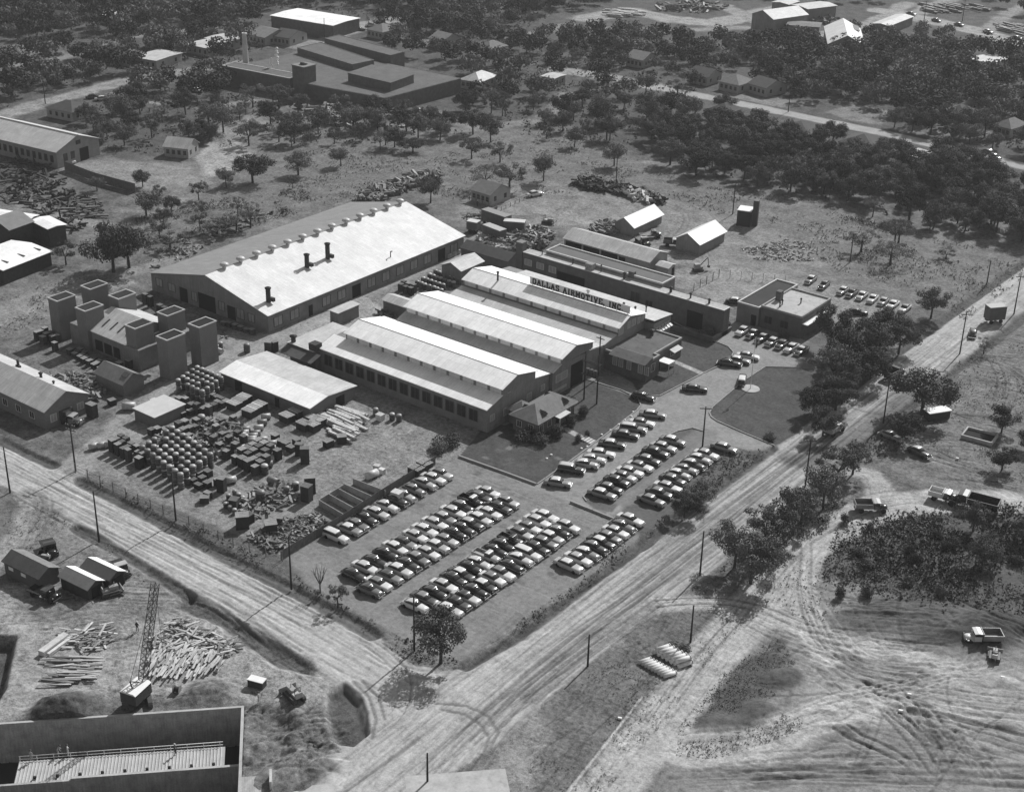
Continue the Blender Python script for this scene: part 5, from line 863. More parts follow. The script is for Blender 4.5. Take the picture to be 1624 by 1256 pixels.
dozer('bulldozer with pale cab frame standing where the two streets meet', 467, 1100, 2.9); dozer('small tractor with bright fenders beside the white dump truck', 1578, 1037, 1.9, .8, name='crawler_tractor'); dozer('dark bulldozer working in the yard beyond the long trailers', 869, 350, .3); dozer('small machine with raised arm on the dirt lane by the fence', 1107, 425, .9, .8, True, 'small_excavator')
dozer('dark tractor in front of the twin huts', 173, 935, 1.2, .95, name='crawler_tractor')
ar = thing('tractor', 'small grey tractor parked left of the huts', 'tractor', (*P(68, 883, .5), 0), .4)
MB().box(-.2, 1.3, -.25, .25, .5, 1.0).build('engine_hood', mat('machine_paint', .3), ar); MB().box(-.9, -.2, -.3, .3, .5, .8).box(-.9, -.8, -.25, .25, .8, 1.2).build('seat', steel, ar)
for s_ in (-1, 1): MB().cyl((-.6, s_ * .45, .6), (-.6, s_ * .75, .6), .6, n=12).build('rear_wheel', tyre, ar); MB().cyl((1.1, s_ * .4, .35), (1.1, s_ * .6, .35), .35, n=10).build('front_wheel', tyre, ar)
# lattice boom crane at the basement
cr = thing('crawler_crane', 'crawler crane with a tall lattice boom standing behind the basement wall', 'crane', (*P(222, 1112, 0), 0), 0)
fr = math.atan2(P(245, 935, 16)[1] - P(222, 1100, 2)[1], P(245, 935, 16)[0] - P(222, 1100, 2)[0])
for s_ in (-1, 1): b = MB(); b.prof([(-2.2, .2), (-1.9, 0), (1.9, 0), (2.2, .2), (2.2, .7), (1.9, .95), (-1.9, .95), (-2.2, .7)], s_ * 1.3 - .3, s_ * 1.3 + .3, 'y'); o = b.build('crawler_track', steel, cr, rot=-.6)
MB().lathe([(1.0, .9), (1.0, 1.2)], 12).box(-2.4, 1.2, -1.3, 1.3, 1.2, 2.9).build('engine_house', mat('crane_paint', .06, .6), cr, rot=fr); MB().prof([(-1.35, 2.9), (1.35, 2.9), (1.0, 3.15), (-1.0, 3.15)], -2.45, 1.2, 'x').build('house_roof', white, cr, rot=fr)
def lattice(b, p0, p1, w0, w1, n, r=.05):
    p0, p1 = Vector(p0), Vector(p1); a = (p1 - p0).normalized(); e1 = a.cross(Vector((0, 0, 1))).normalized(); e2 = a.cross(e1)
    cs = []
    for k in range(n + 1):
        t = k / n; w = w0 + (w1 - w0) * t if t > .15 else w0 * .5 + (w0 * .5) * t / .15; c = p0.lerp(p1, t); cs.append([c + e1 * sx * w / 2 + e2 * sy * w / 2 for sx, sy in ((-1, -1), (1, -1), (1, 1), (-1, 1))])
    for k in range(n):
        for i in range(4):
            b.cyl(cs[k][i], cs[k + 1][i], r, n=4, smooth=False); b.cyl(cs[k][i], cs[k + 1][(i + 1) % 4], r * .6, n=3, cap=False, smooth=False); b.cyl(cs[k][i], cs[k][(i + 1) % 4], r * .6, n=3, cap=False, smooth=False)
    return b
bx0, by0 = cr.location.x, cr.location.y; top = P(246, 925, 17.0)
lattice(MB(), (.6 * math.cos(fr), .6 * math.sin(fr), 1.6), (top[0] - bx0, top[1] - by0, 17.0), 1.0, .8, 17, .07).build('boom', mat('boom_steel', .12), cr)
MB().cyl((top[0] - bx0, top[1] - by0, 16.8), (-1.6 * math.cos(fr), -1.6 * math.sin(fr), 4.4), .04, n=4).cyl((top[0] - bx0, top[1] - by0, 16.8), (top[0] - bx0 + .2, top[1] - by0, 4.5), .035, n=4).build('cable', steel, cr)
MB().cyl((-1.2 * math.cos(fr), -1.2 * math.sin(fr), 2.9), (-1.6 * math.cos(fr), -1.6 * math.sin(fr), 4.5), .1, n=6).cyl((.6 * math.cos(fr), .6 * math.sin(fr), 2.9), (-1.6 * math.cos(fr), -1.6 * math.sin(fr), 4.5), .08, n=6).build('gantry', steel, cr)
# ------------------------------------------------------------------ poles, fences, kerbs
pole_m = mat('pole_wood', .035, .9, .2, 1)
def pole(px, py, h, label, arms=0, rot=0.0, thick=.17, name='utility_pole', cat='utility pole', group='utility poles'):
    x, y = P(px, py); t = thing(name, label, cat, (x, y, 0), rot, group)
    MB().cyl((0, 0, -.3), (0, 0, h), thick, thick * .65, n=8).build('shaft', pole_m, t)
    for k in range(arms): MB().box(-1.1, 1.1, -.06, .06, h - .5 - k * .9, h - .36 - k * .9).build('crossarm', pole_m, t); b = MB(); [b.cyl((u, 0, h - .36 - k * .9), (u, 0, h - .16 - k * .9), .06, n=6) for u in (-1, -.5, .5, 1)]; b.build('insulator', steel_lt, t)
    return t
for a in ((657, 1032, 9.8, 'utility pole at the car park corner beside the leafy tree', 0), (16, 781, 9.0, 'utility pole nearest the left edge below the street', 0), (157, 857, 9.4, 'utility pole on the near side of the left street above the huts', 0), (120, 747, 9.6, 'utility pole with crossarms at the yard lane corner', 2, .2), (279, 826, 9.5, 'utility pole at the fence below the drum stacks', 0),
          (462, 932, 9.5, 'utility pole between the works fence and the street', 1, .3), (932, 1056, 5.6, 'short pole on the lower verge of the right street', 0), (1110, 911, 8.2, 'pole on the lower verge beside the shadowed trees', 0), (1277, 771, 9.6, 'utility pole with crossarm beside the shrubs right of the street', 1, .8), (1401, 669, 9.2, 'utility pole right of the street at the big tree', 1, .8),
          (1522, 561, 9.6, 'utility pole with crossarm on the upper right verge', 1, .8), (1608, 498, 9.6, 'utility pole with crossarm nearest the right edge', 1, .8), (1114, 708, 8.4, 'lamp pole with a small arm at the drive entrance of the upper lot', 1, .6), (1095, 1018, 6.6, 'thin pole beside the stacked concrete pipes', 0), (678, 1262, 7.0, 'pole cut by the bottom edge at the flat shelter', 0),
          (1565, 450, 6.0, 'pole on the left verge near the top of the street', 0), (977, 290, 8.5, 'pole in the field beyond the left barn', 0), (1162, 340, 8.5, 'pole beside the small derrick beyond the right barn', 0), (1250, 178, 9.0, 'pole beside the road among houses', 0), (515, 66, 9.0, 'pole in the lane in front of the white roofed factory', 0), (1465, 36, 9.0, 'pole beside the highway, left one', 1, .3), (1526, 34, 9.0, 'pole beside the highway, right one', 1, .3), (1348, 416, 7.5, 'pole in the scrub behind the rear lot', 0), (72, 165, 8.0, 'pole beside the upper left road', 0)):
    pole(*a)
hf = thing('transformer_frame', 'H shaped double pole frame carrying transformers in front of the middle shed', 'transformer frame', (*P(936, 637), 0), 0)
for s_ in (-1.55, 1.55): MB().cyl((s_, 0, -.3), (s_, 0, 10.6), .17, .13, n=8).build('shaft', pole_m, hf)
for z in (5.6, 8.4): MB().box(-2.2, 2.2, -.35, -.2, z, z + .2).box(-2.2, 2.2, .2, .35, z, z + .2).build('crossarm', pole_m, hf)
for s_ in (-.9, 0, .9): MB().cyl((s_, 0, 5.85), (s_, 0, 7.1), .36, n=10).build('transformer', mat('transformer_paint', .08), hf)
p2 = thing('utility_pole', 'tall pole rising behind the transformer frame at the middle shed corner', 'utility pole', (*P(949, 600), 0), 0, 'utility poles'); MB().cyl((0, 0, -.3), (0, 0, 9.5), .17, .12, n=8).build('shaft', pole_m, p2); MB().box(-1, 1, -.06, .06, 8.9, 9.05).build('crossarm', pole_m, p2)
fp = thing('flagpole', 'white flagpole with a hanging flag on a round base at the lawn tip', 'flagpole', (*P(1190, 617), 0), 0)
MB().cyl((0, 0, 0), (0, 0, 11.5), .09, .05, n=8).build('shaft', white, fp); MB().lathe([(1.9, -.02), (1.9, .12), (1.7, .14), (.01, .14)], 24).build('base', concrete, fp)
MB().loft([[(.06, 0, 11.2), (.1, .03, 11.2)], [(.35, .12, 10.6), (.4, .16, 10.6)], [(.5, -.1, 9.8), (.55, -.06, 9.8)], [(.3, .05, 9.0), (.34, .1, 9.0)]], True, False).loft([[(.06, 0, 11.2), (.06, 0, 10.9)], [(.45, .14, 10.4), (.2, -.1, 10.0)], [(.6, -.1, 9.6), (.1, .1, 9.0)]], True, False).build('flag', mat('flag_cloth', .18, .9, .4, 3), fp)
def kerb(pts, label, name='kerb', w=.2, h=.12, m=None):
    q = [Vector(P(*p) + (0,)) if False else Vector((*P(*p), 0)) for p in pts]; b = MB(); o = q[0]
    for a, c in zip(q, q[1:]):
        d = (c - a); L = d.length; b.obox(((a + c) / 2 - o + Vector((0, 0, h / 2))), (L + w * .3, w, h + .1), math.atan2(d.y, d.x))
    k = b.build(name, m or mat('kerb_concrete', .3, .9, .1), None, (o.x, o.y, 0)); tag(k, label, 'kerb', 'kerbs and low edgings'); return k
kerb([(728, 725), (790, 747), (850, 769)], 'pale low concrete kerb between the car park and the house lawn', 'low_wall', .3, .35)
kerb([(905, 797), (940, 811), (977, 826)], 'pale low concrete kerb between car park and upper lot', 'low_wall', .3, .35)
kerb([(852, 768), (905, 731), (940, 705), (985, 671), (1010, 651), (1016, 643), (1012, 632), (985, 619), (930, 602)], 'thin kerb round the house lawn along the parked cars'); kerb([(1063, 508), (1118, 537), (1140, 544), (1155, 550), (1163, 559), (1158, 572), (1116, 592), (1046, 628), (1030, 629)], 'thin kerb round the lawn beside the brick office')
kerb([(1262, 583), (1214, 582), (1180, 604), (1130, 646), (1125, 655), (1128, 662), (1137, 668), (1180, 687), (1228, 707)], 'thin kerb round the flagpole lawn'); kerb([(930, 795), (925, 788), (935, 776), (985, 738), (1040, 700), (1075, 684), (1098, 679), (1115, 684)], 'thin kerb round the island of the upper lot')
# yard fence towards the car park, of boards
def fence(pts, label, h=1.9, step=2.4, m=None, name='board_fence', mesh=False):
    q = [Vector((*P(*p), 0)) for p in pts]; o = q[0]; t = thing(name, label, 'fence', (o.x, o.y, 0)); b = MB(); pb = MB(); n = 0
    for a, c in zip(q, q[1:]):
        d = c - a; L = d.length; an = math.atan2(d.y, d.x); k = max(1, int(L / step))
        if mesh:
            for z in (.5, 1.1, 1.7): b.obox((a + c) / 2 - o + Vector((0, 0, z)), (L, .025, .025), an)
        else: b.obox((a + c) / 2 - o + Vector((0, 0, h / 2 + .03)), (L, .05, h), an)
        for i in range(k + 1):
            p_ = a + d * (i / k) - o; 
            if n < 95: n += 1; MB().obox(p_ + Vector((0, 0, h / 2)), (.1, .14, h + .25), an).build('post', wood, t)
    b.build('wires' if mesh else 'boards', m or wood, t); return t
fence([(446, 888), (500, 855), (540, 832), (600, 793), (640, 768), (690, 737)], 'dark board fence between the crate yard and the car park', 1.7, 2.6, mat('fence_boards', .12, .95, .25, 1.5))
fence([(1100, 462), (1140, 440), (1245, 450)], 'wire fence round the pale square plot behind the corner building', 2.0, 2.5, steel_lt, 'wire_fence', True); fence([(120, 750), (200, 790), (300, 835), (370, 868), (448, 890)], 'wire fence along the street below the drum stacks', 1.9, 3.0, steel, 'wire_fence', True)
fence([(745, 318), (795, 334), (845, 312)], 'white rail fence round the cottage beyond the warehouse', 1.0, 2.0, trim, 'rail_fence', True); fence([(103, 270), (150, 288), (215, 306)], 'long dark board wall below the far left warehouse', 2.6, 4, mat('fence_boards', .12), 'board_fence'); fence([(845, 388), (900, 410), (985, 440)], 'wire fence behind the long brick range', 1.8, 3, steel, 'wire_fence', True) if False else None
# bins of low walls
bi = thing('material_bins', 'row of open board bins against the works fence', 'storage bin', (*P(525, 800), 0)); ox, oy = bi.location.x, bi.location.y
for (a, c) in (((506, 802), (545, 825)), ((522, 793), (562, 815)), ((537, 784), (577, 805)), ((545, 776), (592, 797)), ((560, 768), (612, 788)), ((506, 802), (545, 778))):
    A_, C_ = Vector((*P(*a), 0)), Vector((*P(*c), 0)); d = C_ - A_; MB().obox((A_ + C_) / 2 - Vector((ox, oy, -.6)), (d.length, .12, 1.3), math.atan2(d.y, d.x)).build('divider', mat('bin_boards', .3, .9, .2, 1), bi)
# ------------------------------------------------------------------ the container and crate yard
crate_top = mat('crate_board', .2, .9, .25, 1.5, rand=.5); drum_m = mat('drum_steel', .09, .5, .25, 1.5, spec=.5, rand=.5); drum_top = mat('drum_lid', .3, .45, .2, 2, spec=.5, rand=.5); crate_dk = mat('crate_dark', .05, .9, .3, 1.2, rand=.5); pale_box = mat('pale_box', .6, .8, .1, 1, rand=.2)
def mk_drum():
    t = thing('engine_drum', 'x', 'drum'); a = MB().lathe([(.5, 0), (.5, .25), (.54, .27), (.54, .33), (.5, .35), (.5, .72), (.54, .74), (.54, .8), (.5, .82), (.5, 1.15)], 12).build('shell', drum_m, t); c = MB().lathe([(.5, 1.15), (.44, 1.3), (.25, 1.4), (.02, 1.43)], 12).build('lid', drum_top, t); return t, [a, c]
def mk_crate(tall, mm, nm):
    t = thing(nm, 'x', 'crate'); b = MB().box(-.6, .6, -.5, .5, .12, tall); [b.box(-.63, .63, y - .06, y + .06, 0, .119) for y in (-.4, .4)]; a = b.build('body', crate_dk if mm is not pale_box else mm, t)
    c = MB(); [c.box(-.64, .64, -.53 + k * .27, -.30 + k * .27, tall + .002, tall + .05) for k in range(4)]; c = c.build('lid', mm, t); return t, [a, c]
def mk_hdrum():
    t = thing('engine_canister', 'x', 'canister'); a = MB().cyl((-.9, 0, .6), (.9, 0, .6), .55, n=12).build('shell', drum_top, t); b = MB().box(-.7, -.5, -.5, .5, 0, .3).box(.5, .7, -.5, .5, 0, .3).build('cradle', wood, t); return t, [a, b]
def mk_frame():
    t = thing('pallet_stack', 'x', 'pallet'); out = []
    b = MB()
    for k in range(9): b.box(-1.3 + k * .31, -1.14 + k * .31, -1.0, 1.0, 1.5, 1.56)
    for y in (-.9, 0, .9): b.box(-1.3, 1.35, y - .06, y + .06, 1.38, 1.5)
    out.append(b.build('top_slats', mat('old_pallet', .42, .9, .3, 1.5, rand=.3), t)); out.append(MB().box(-1.2, 1.25, -.95, .95, 0, 1.36).build('stack_body', wood_dk, t)); return t, out
PK = {'drum': mk_drum(), 'crate': mk_crate(1.1, crate_top, 'crate'), 'tall': mk_crate(2.2, crate_top, 'tall_crate'), 'pale': mk_crate(1.2, pale_box, 'pale_crate'), 'can': mk_hdrum(), 'pallet': mk_frame()}
UP = set()
def put(kind, x, y, z, rot, label, group, sc=1.0):
    root, ch = PK[kind]
    if kind not in UP: UP.add(kind); o = root
    else:
        o = root.copy(); COL.objects.link(o)
        for c in ch: d = c.copy(); COL.objects.link(d); d.parent = o
    if not isinstance(sc, tuple): sc = (sc,) * 3
    if kind in ('tall', 'crate', 'pale') and z == 0: q_ = RY.uniform(.75, 1.15); sc = (sc[0] * RY.uniform(.85, 1.1), sc[1] * RY.uniform(.85, 1.1), sc[2] * q_)
    o.location = (x, y, z); o.rotation_euler = (0, 0, rot); o.scale = sc; o['label'] = label; o['group'] = group
    return o
RY = random.Random(11)
def block(kind, corners, nx, ny, lab, group, stack=1, z1=1.43, sc=1.0, drop=.06, hgt=0.0, rot=0):
    """grid of repeats between four photo corners: left, near, right (parallelogram)"""
    A_, B_, C_ = (np.array(P(*c, hgt)) for c in corners)
    for i in range(nx):
        for j in range(ny):
            if RY.random() < drop: continue
            p_ = A_ + (B_ - A_) * (i / max(1, nx - 1)) + (C_ - B_) * (j / max(1, ny - 1))
            for k in range(stack): put(kind, p_[0] + RY.gauss(0, .05), p_[1] + RY.gauss(0, .05), k * z1 * (sc if not isinstance(sc, tuple) else sc[2]), rot + RY.gauss(0, .06), lab, group, sc)
block('drum', ((228, 730), (288, 775), (335, 742)), 8, 6, 'domed steel drum in the big rank of stacked drums beside the street fence', 'drums of the big rank', 2, sc=1.12)
block('drum', ((284, 622), (322, 640), (352, 618)), 6, 5, 'domed steel drum in the stacked block left of the storage shed', 'drums left of the storage shed', 2, sc=1.05)
block('tall', ((277, 642), (332, 662), (340, 656)), 7, 1, 'tall crate in front of the drum block left of the storage shed', 'tall crates before the drum block')
block('can', ((388, 690), (380, 722), (425, 740)), 5, 4, 'pale horizontal canister in the ranks right of the scrap heap', 'canisters right of the scrap heap', 1, rot=.9)
block('can', ((150, 712), (186, 706), (190, 700)), 4, 1, 'dark upright canister beside the lane entrance', 'canisters by the lane', 1, rot=1.2)
block('tall', ((375, 735), (405, 752), (440, 728)), 4, 5, 'tall dark crate in the block at the right of the drums', 'tall crates right of the drums', sc=(1.05, 1.3, .95))
block('tall', ((226, 716), (300, 700), (330, 690)), 9, 1, 'dark crate in the line above the big drum rank', 'crates above the big rank', sc=(1.1, 1.2, .7)); block('crate', ((240, 690), (330, 672), (380, 668)), 10, 2, 'low crate among the scrap in the middle of the yard', 'crates in the middle of the yard', sc=1.1)
block('tall', ((283, 700), (310, 690), (312, 680)), 4, 2, 'brown crate stack left of the white box', 'crates left of the white box', sc=1.1)
block('crate', ((290, 660), (340, 650), (350, 640)), 5, 1, 'crate with a light lid beside the box store', 'crates beside the box store', sc=1.1)
block('pallet', ((372, 648), (396, 660), (412, 650)), 2, 3, 'slatted pallet stack nearest the drum block', 'pallet stacks left of the storage shed corner'); block('pallet', ((456, 668), (482, 680), (496, 672)), 2, 2, 'slatted pallet stack at the corner of the storage shed', 'pallet stacks at the storage shed corner'); block('pallet', ((496, 682), (508, 688), (518, 680)), 1, 2, 'slatted pallet stack right of the other pallets', 'pallet stacks at the right')
block('pallet', ((660, 752), (672, 744), (684, 736)), 2, 1, 'slatted rack standing against the fence behind the parked cars', 'racks against the fence'); 
for i, (px, py, kd, lab, s_) in enumerate(((346, 716, 'pale', 'small white topped box in the middle of the scrap', 1.0), (236, 706, 'crate', 'single crate between the lane and the big drum rank', 1.0), (420, 745, 'drum', 'bright rimmed drum beside the tall dark crates', 1.4), (475, 716, 'tall', 'lone tall crate standing at the upper right end of the crates', 1.1), (484, 728, 'tall', 'dark crate with light lid at the right end of the crate yard', 1.3), (521, 702, 'crate', 'dark open crate standing free right of the pallets', 1.4), (542, 695, 'crate', 'dark box standing free towards the open yard', 1.5), (414, 790, 'drum', 'big upright drum standing alone in the open yard', 1.7), (366, 760, 'can', 'round topped canister on the dark stack in the lower yard', 1.1), (352, 773, 'tall', 'dark crate under the round canister', 1.3),
    (325, 790, 'crate', 'low pale crate at the lower end of the big rank', 1.3), (385, 830, 'crate', 'big paired crate near the lower fence', 2.0), (393, 822, 'crate', 'open dark crate behind the paired crates', 1.6), (372, 798, 'crate', 'dark crate in the lower yard next to bright cylinders', 1.4), (492, 775, 'tall', 'tall leaning dark box in the open yard', 1.5), (487, 788, 'tall', 'dark wedge shaped box below the leaning box', 1.6), (430, 838, 'crate', 'dark crate with crossed timbers', 1.8), (630, 790, 'pale', 'flat pale box beside the bins', 1.6), (598, 740, 'pale', 'white box of a small pair in the open yard, left', .9), (606, 745, 'pale', 'white box of a small pair in the open yard, right', .9), (590, 752, 'can', 'pale tank lying in the open yard', 1.3), (603, 660, 'pale', 'pale crate in the workshop shadow, left', 1.1), (596, 652, 'drum', 'pale drum group in the workshop shadow, first', 1.1), (622, 660, 'drum', 'pale drum in the workshop shadow, middle', 1.1), (633, 662, 'drum', 'pale drum in the workshop shadow, right', 1.1),
    (147, 655, 'tall', 'square dark kiosk like crate with pale top beside the long shed', 1.5), (136, 642, 'pale', 'pale topped crate behind the kiosk like crate', 1.2), (246, 640, 'pale', 'white topped box beside the lane near the patched shed', 1.2), (236, 645, 'crate', 'grey box beside the white topped box', 1.2), (205, 644, 'can', 'dark car like canister in the shed shadow', 1.4), (178, 636, 'crate', 'scrap crate before the patched shed', 1.2), (320, 668, 'drum', 'tall dark drum beside the box store', 1.6), (434, 762, 'can', 'dark motor on the open yard', 1.2), (455, 777, 'drum', 'short dark drum in the scrap', 1.1), (470, 770, 'drum', 'second short dark drum in the scrap', 1.1), (392, 552, 'drum', 'dark drum at the lane beside the annex, left', 1.4), (426, 553, 'tall', 'dark tank at the annex end, left', 1.1), (436, 551, 'tall', 'dark tank at the annex end, right', 1.1), (443, 826, 'crate', 'dark tub in the lower yard', 1.3))):
    x, y = P(px, py + 6); put(kd, x, y, 0, RY.uniform(0, 1.5), lab, 'single crates and drums in the works yard', s_)
block('tall', ((60, 540), (88, 556), (100, 548)), 4, 3, 'dark crate in the block left of the test towers', 'crates left of the test towers'); block('crate', ((112, 562), (150, 585), (158, 578)), 6, 3, 'pale lidded crate in the ranks before the test building', 'pale lidded crates before the test building', drop=.15)
block('crate', ((355, 516), (400, 530), (408, 524)), 6, 1, 'crate row in the warehouse gable shadow', 'crates at the warehouse gable'); block('tall', ((232, 482), (262, 500), (268, 496)), 5, 1, 'dark crate against the warehouse gable', 'crates against the warehouse gable')
block('tall', ((440, 512), (485, 492), (490, 492)), 6, 1, 'crate stacked against the long warehouse wall near its corner', 'crates against the long warehouse wall'); block('crate', ((520, 478), (640, 432), (642, 433)), 10, 1, 'box standing along the long warehouse wall', 'boxes along the long warehouse wall', drop=.3)
block('drum', ((662, 455), (700, 468), (728, 450)), 7, 4, 'drum in the dark block between warehouse and rear shed', 'drums between warehouse and rear shed', 1, sc=1.15); block('tall', ((636, 462), (652, 468), (656, 464)), 3, 2, 'dark crate at the left of the drum block by the warehouse', 'crates beside the drum block')
block('can', ((708, 410), (725, 402), (728, 400)), 4, 2, 'pale canister near the machine shed', 'canisters near the machine shed'); block('drum', ((338, 560), (350, 552), (352, 540)), 3, 1, 'dark drum beside the right back test tower', 'drums beside the test towers')
block('can', ((345, 548), (348, 560), (350, 560)), 2, 1, 'canister beside the test tower by the lane', 'canisters by the test tower')
block('tall', ((180, 716), (222, 742), (235, 730)), 6, 3, 'dark crate in the shadowed block left of the big drum rank', 'crates left of the big drum rank', drop=.2)
block('crate', ((300, 760), (330, 790), (345, 770)), 5, 3, 'low dark crate between the big drum rank and the fence', 'crates below the big drum rank', drop=.3, sc=1.1)
block('tall', ((330, 700), (360, 728), (400, 700)), 4, 4, 'dark crate in the crowded middle of the yard', 'crates in the crowded middle', drop=.35); block('can', ((395, 676), (372, 712), (400, 700)), 5, 2, 'canister lying in the crowded middle of the yard', 'canisters in the crowded middle', rot=.9)
block('crate', ((436, 700), (462, 716), (470, 706)), 4, 2, 'low crate at the upper right edge of the crate yard', 'crates at the upper right edge', drop=.3, sc=1.2); block('drum', ((352, 800), (372, 815), (392, 800)), 4, 3, 'small drum among the machines in the lower yard', 'drums in the lower yard', drop=.4, sc=.8)
block('crate', ((316, 632), (360, 650), (366, 644)), 7, 2, 'small crate along the front of the storage shed', 'crates along the storage shed front', drop=.3); block('tall', ((160, 600), (170, 606), (215, 590)), 1, 4, 'crate behind the patched shed', 'crates behind the patched shed')
# ------------------------------------------------------------------ heaps: uncountable scrap
scrap_m = mat('scrap_metal', .16, .6, .5, 1.5, spec=.4, rand=.1); scrap_l = mat('scrap_pale', .45, .7, .4, 2)
def heap(poly, n, size, h, label, m, name='scrap_heap', flat=1.0, ang=None, elong=1.5, seed=1):
    q = np.array([P(*p) for p in poly]); c = q.mean(0); r_ = random.Random(seed); b = MB(); k = 0; mn, mx = q.min(0), q.max(0); t_ = 0
    while k < n and t_ < n * 20:
        t_ += 1; x, y = r_.uniform(mn[0], mx[0]), r_.uniform(mn[1], mx[1]); ins = False; dmin = 9
        for i in range(len(q)):
            a, e = q[i], q[(i + 1) % len(q)]
            if (a[1] > y) != (e[1] > y) and x < (e[0] - a[0]) * (y - a[1]) / (e[1] - a[1]) + a[0]: ins = not ins
        if not ins: continue
        k += 1; s_ = r_.uniform(.4, 1) * size; an = (r_.uniform(0, 3.1) if ang is None else ang + r_.gauss(0, .12))
        b.obox((x - c[0], y - c[1], r_.uniform(.05, h)), (s_ * elong, s_ * .4, s_ * .3 * flat), an, r_.gauss(0, .4) * (ang is None), r_.gauss(0, .3) * (ang is None))
    o = b.build(name, m, None, (c[0], c[1], 0), fix=False); tag(o, label, 'heap', kind='stuff'); return o
heap([(290, 690), (340, 665), (390, 680), (385, 715), (330, 730), (300, 720)], 420, 1.3, 1.3, 'tangled scrap in the middle of the crate yard', scrap_m, seed=1); heap([(240, 695), (290, 680), (300, 700), (262, 716)], 120, 1.0, .9, 'loose scrap left of the middle heap', scrap_m, seed=2)
heap([(395, 855), (440, 830), (500, 815), (520, 830), (470, 868), (430, 878)], 480, 1.0, .7, 'scrap heap in the lower corner of the works yard', scrap_m, seed=3); heap([(370, 800), (420, 770), (470, 765), (470, 800), (430, 815), (390, 830)], 150, 1.2, .7, 'machine scrap in the open yard', scrap_m, seed=4)
heap([(770, 385), (800, 368), (855, 365), (880, 375), (862, 395), (820, 398)], 420, 1.8, 1.6, 'scrap heap behind the long brick range', scrap_m, seed=5); heap([(757, 372), (790, 384), (815, 396), (800, 400), (760, 385)], 140, 1.4, .8, 'pale scrap beside the lean shed', scrap_l, seed=6)
heap([(905, 292), (940, 285), (985, 296), (1060, 320), (1050, 326), (985, 310), (930, 302)], 380, 2.0, 1.4, 'long dark scrap line beyond the barns', mat('scrap_dark', .05, .8, .4), seed=7); heap([(985, 308), (1020, 306), (1060, 318), (1040, 326), (1000, 318)], 90, 2.2, 1.3, 'pale wreckage at the right end of the scrap line', scrap_l, seed=8)
heap([(560, 318), (620, 292), (690, 272), (700, 282), (640, 305), (590, 325)], 340, 2.2, 1.6, 'long junk line behind the biggest warehouse', scrap_m, seed=9); heap([(935, 362), (960, 352), (985, 360), (975, 372), (945, 372)], 170, 1.8, .8, 'scrap left of the left barn', scrap_m, seed=10)
heap([(1170, 395), (1250, 380), (1310, 395), (1290, 415), (1200, 415)], 260, .8, .3, 'scattered debris on the open ground right of the barns', scrap_m, seed=11); heap([(470, 170), (560, 168), (680, 178), (690, 200), (560, 205), (470, 190)], 260, 2.6, 1.2, 'junk scattered under trees before the factory', scrap_m, seed=12)
heap([(0, 255), (60, 250), (110, 300), (170, 330), (120, 370), (40, 330), (0, 320)], 330, 1.6, .8, 'lumber and junk in the yard at the left edge', mat('scrap_dark', .05, .8, .4), seed=13, elong=2.2); heap([(95, 325), (150, 315), (165, 345), (120, 350)], 60, 1.3, .7, 'pale lumber stacks right of the lumber sheds', scrap_m, seed=14, ang=.9, elong=3.0)
heap([(300, 455), (230, 415), (300, 370), (420, 330), (470, 330), (400, 360), (330, 390)], 100, 1.5, .4, 'debris in the field left of the biggest warehouse', scrap_m, seed=15); heap([(75, 600), (150, 590), (170, 620), (150, 640), (90, 610)], 170, 1.6, .8, 'scrap between the long shed and the test building', scrap_m, seed=16)
heap([(300, 530), (420, 505), (410, 520), (350, 540)], 10, 1, .5, 'bits of scrap at the warehouse gable', scrap_m, seed=17); heap([(590, 500), (640, 485), (700, 497), (690, 510), (620, 505)], 150, 1.2, .9, 'scrap between the low store and the hut', scrap_m, seed=18)
heap([(520, 660), (560, 650), (575, 665), (540, 700)], 60, 1.8, 1.0, 'poles and boards at the storage shed end', scrap_l, seed=19, ang=0.0, elong=4); heap([(1040, 10), (1100, 4), (1160, 12), (1120, 22), (1040, 18)], 110, 2.6, 1.5, 'far stock yard at the top edge', scrap_m, seed=20); heap([(960, 18), (1010, 16), (1020, 26), (970, 28)], 40, 2.6, 1.2, 'far pale stacks left of the stock yard', scrap_l, seed=21, ang=.2, elong=3)
heap([(1450, 8), (1560, 10), (1570, 18), (1470, 22)], 60, 2.6, 1.2, 'far dark and pale stock right of the highway corner', scrap_m, seed=22, ang=-.3, elong=3); heap([(1580, 40), (1624, 45), (1624, 56), (1590, 52)], 40, 2.6, 1.2, 'far stacks at the right end of the highway', scrap_m, seed=23, ang=-.3, elong=3); heap([(1240, 40), (1290, 22), (1330, 30), (1300, 42)], 40, 3, 1.2, 'junk between the far sheds', scrap_m, seed=24)
heap([(1335, 560), (1352, 562), (1350, 580), (1330, 572)], 30, .8, .4, 'litter under the trees by the street', scrap_l, seed=25); heap([(735, 345), (790, 330), (800, 345), (760, 355)], 70, 1.4, .8, 'junk at the left of the container group', scrap_m, seed=26)
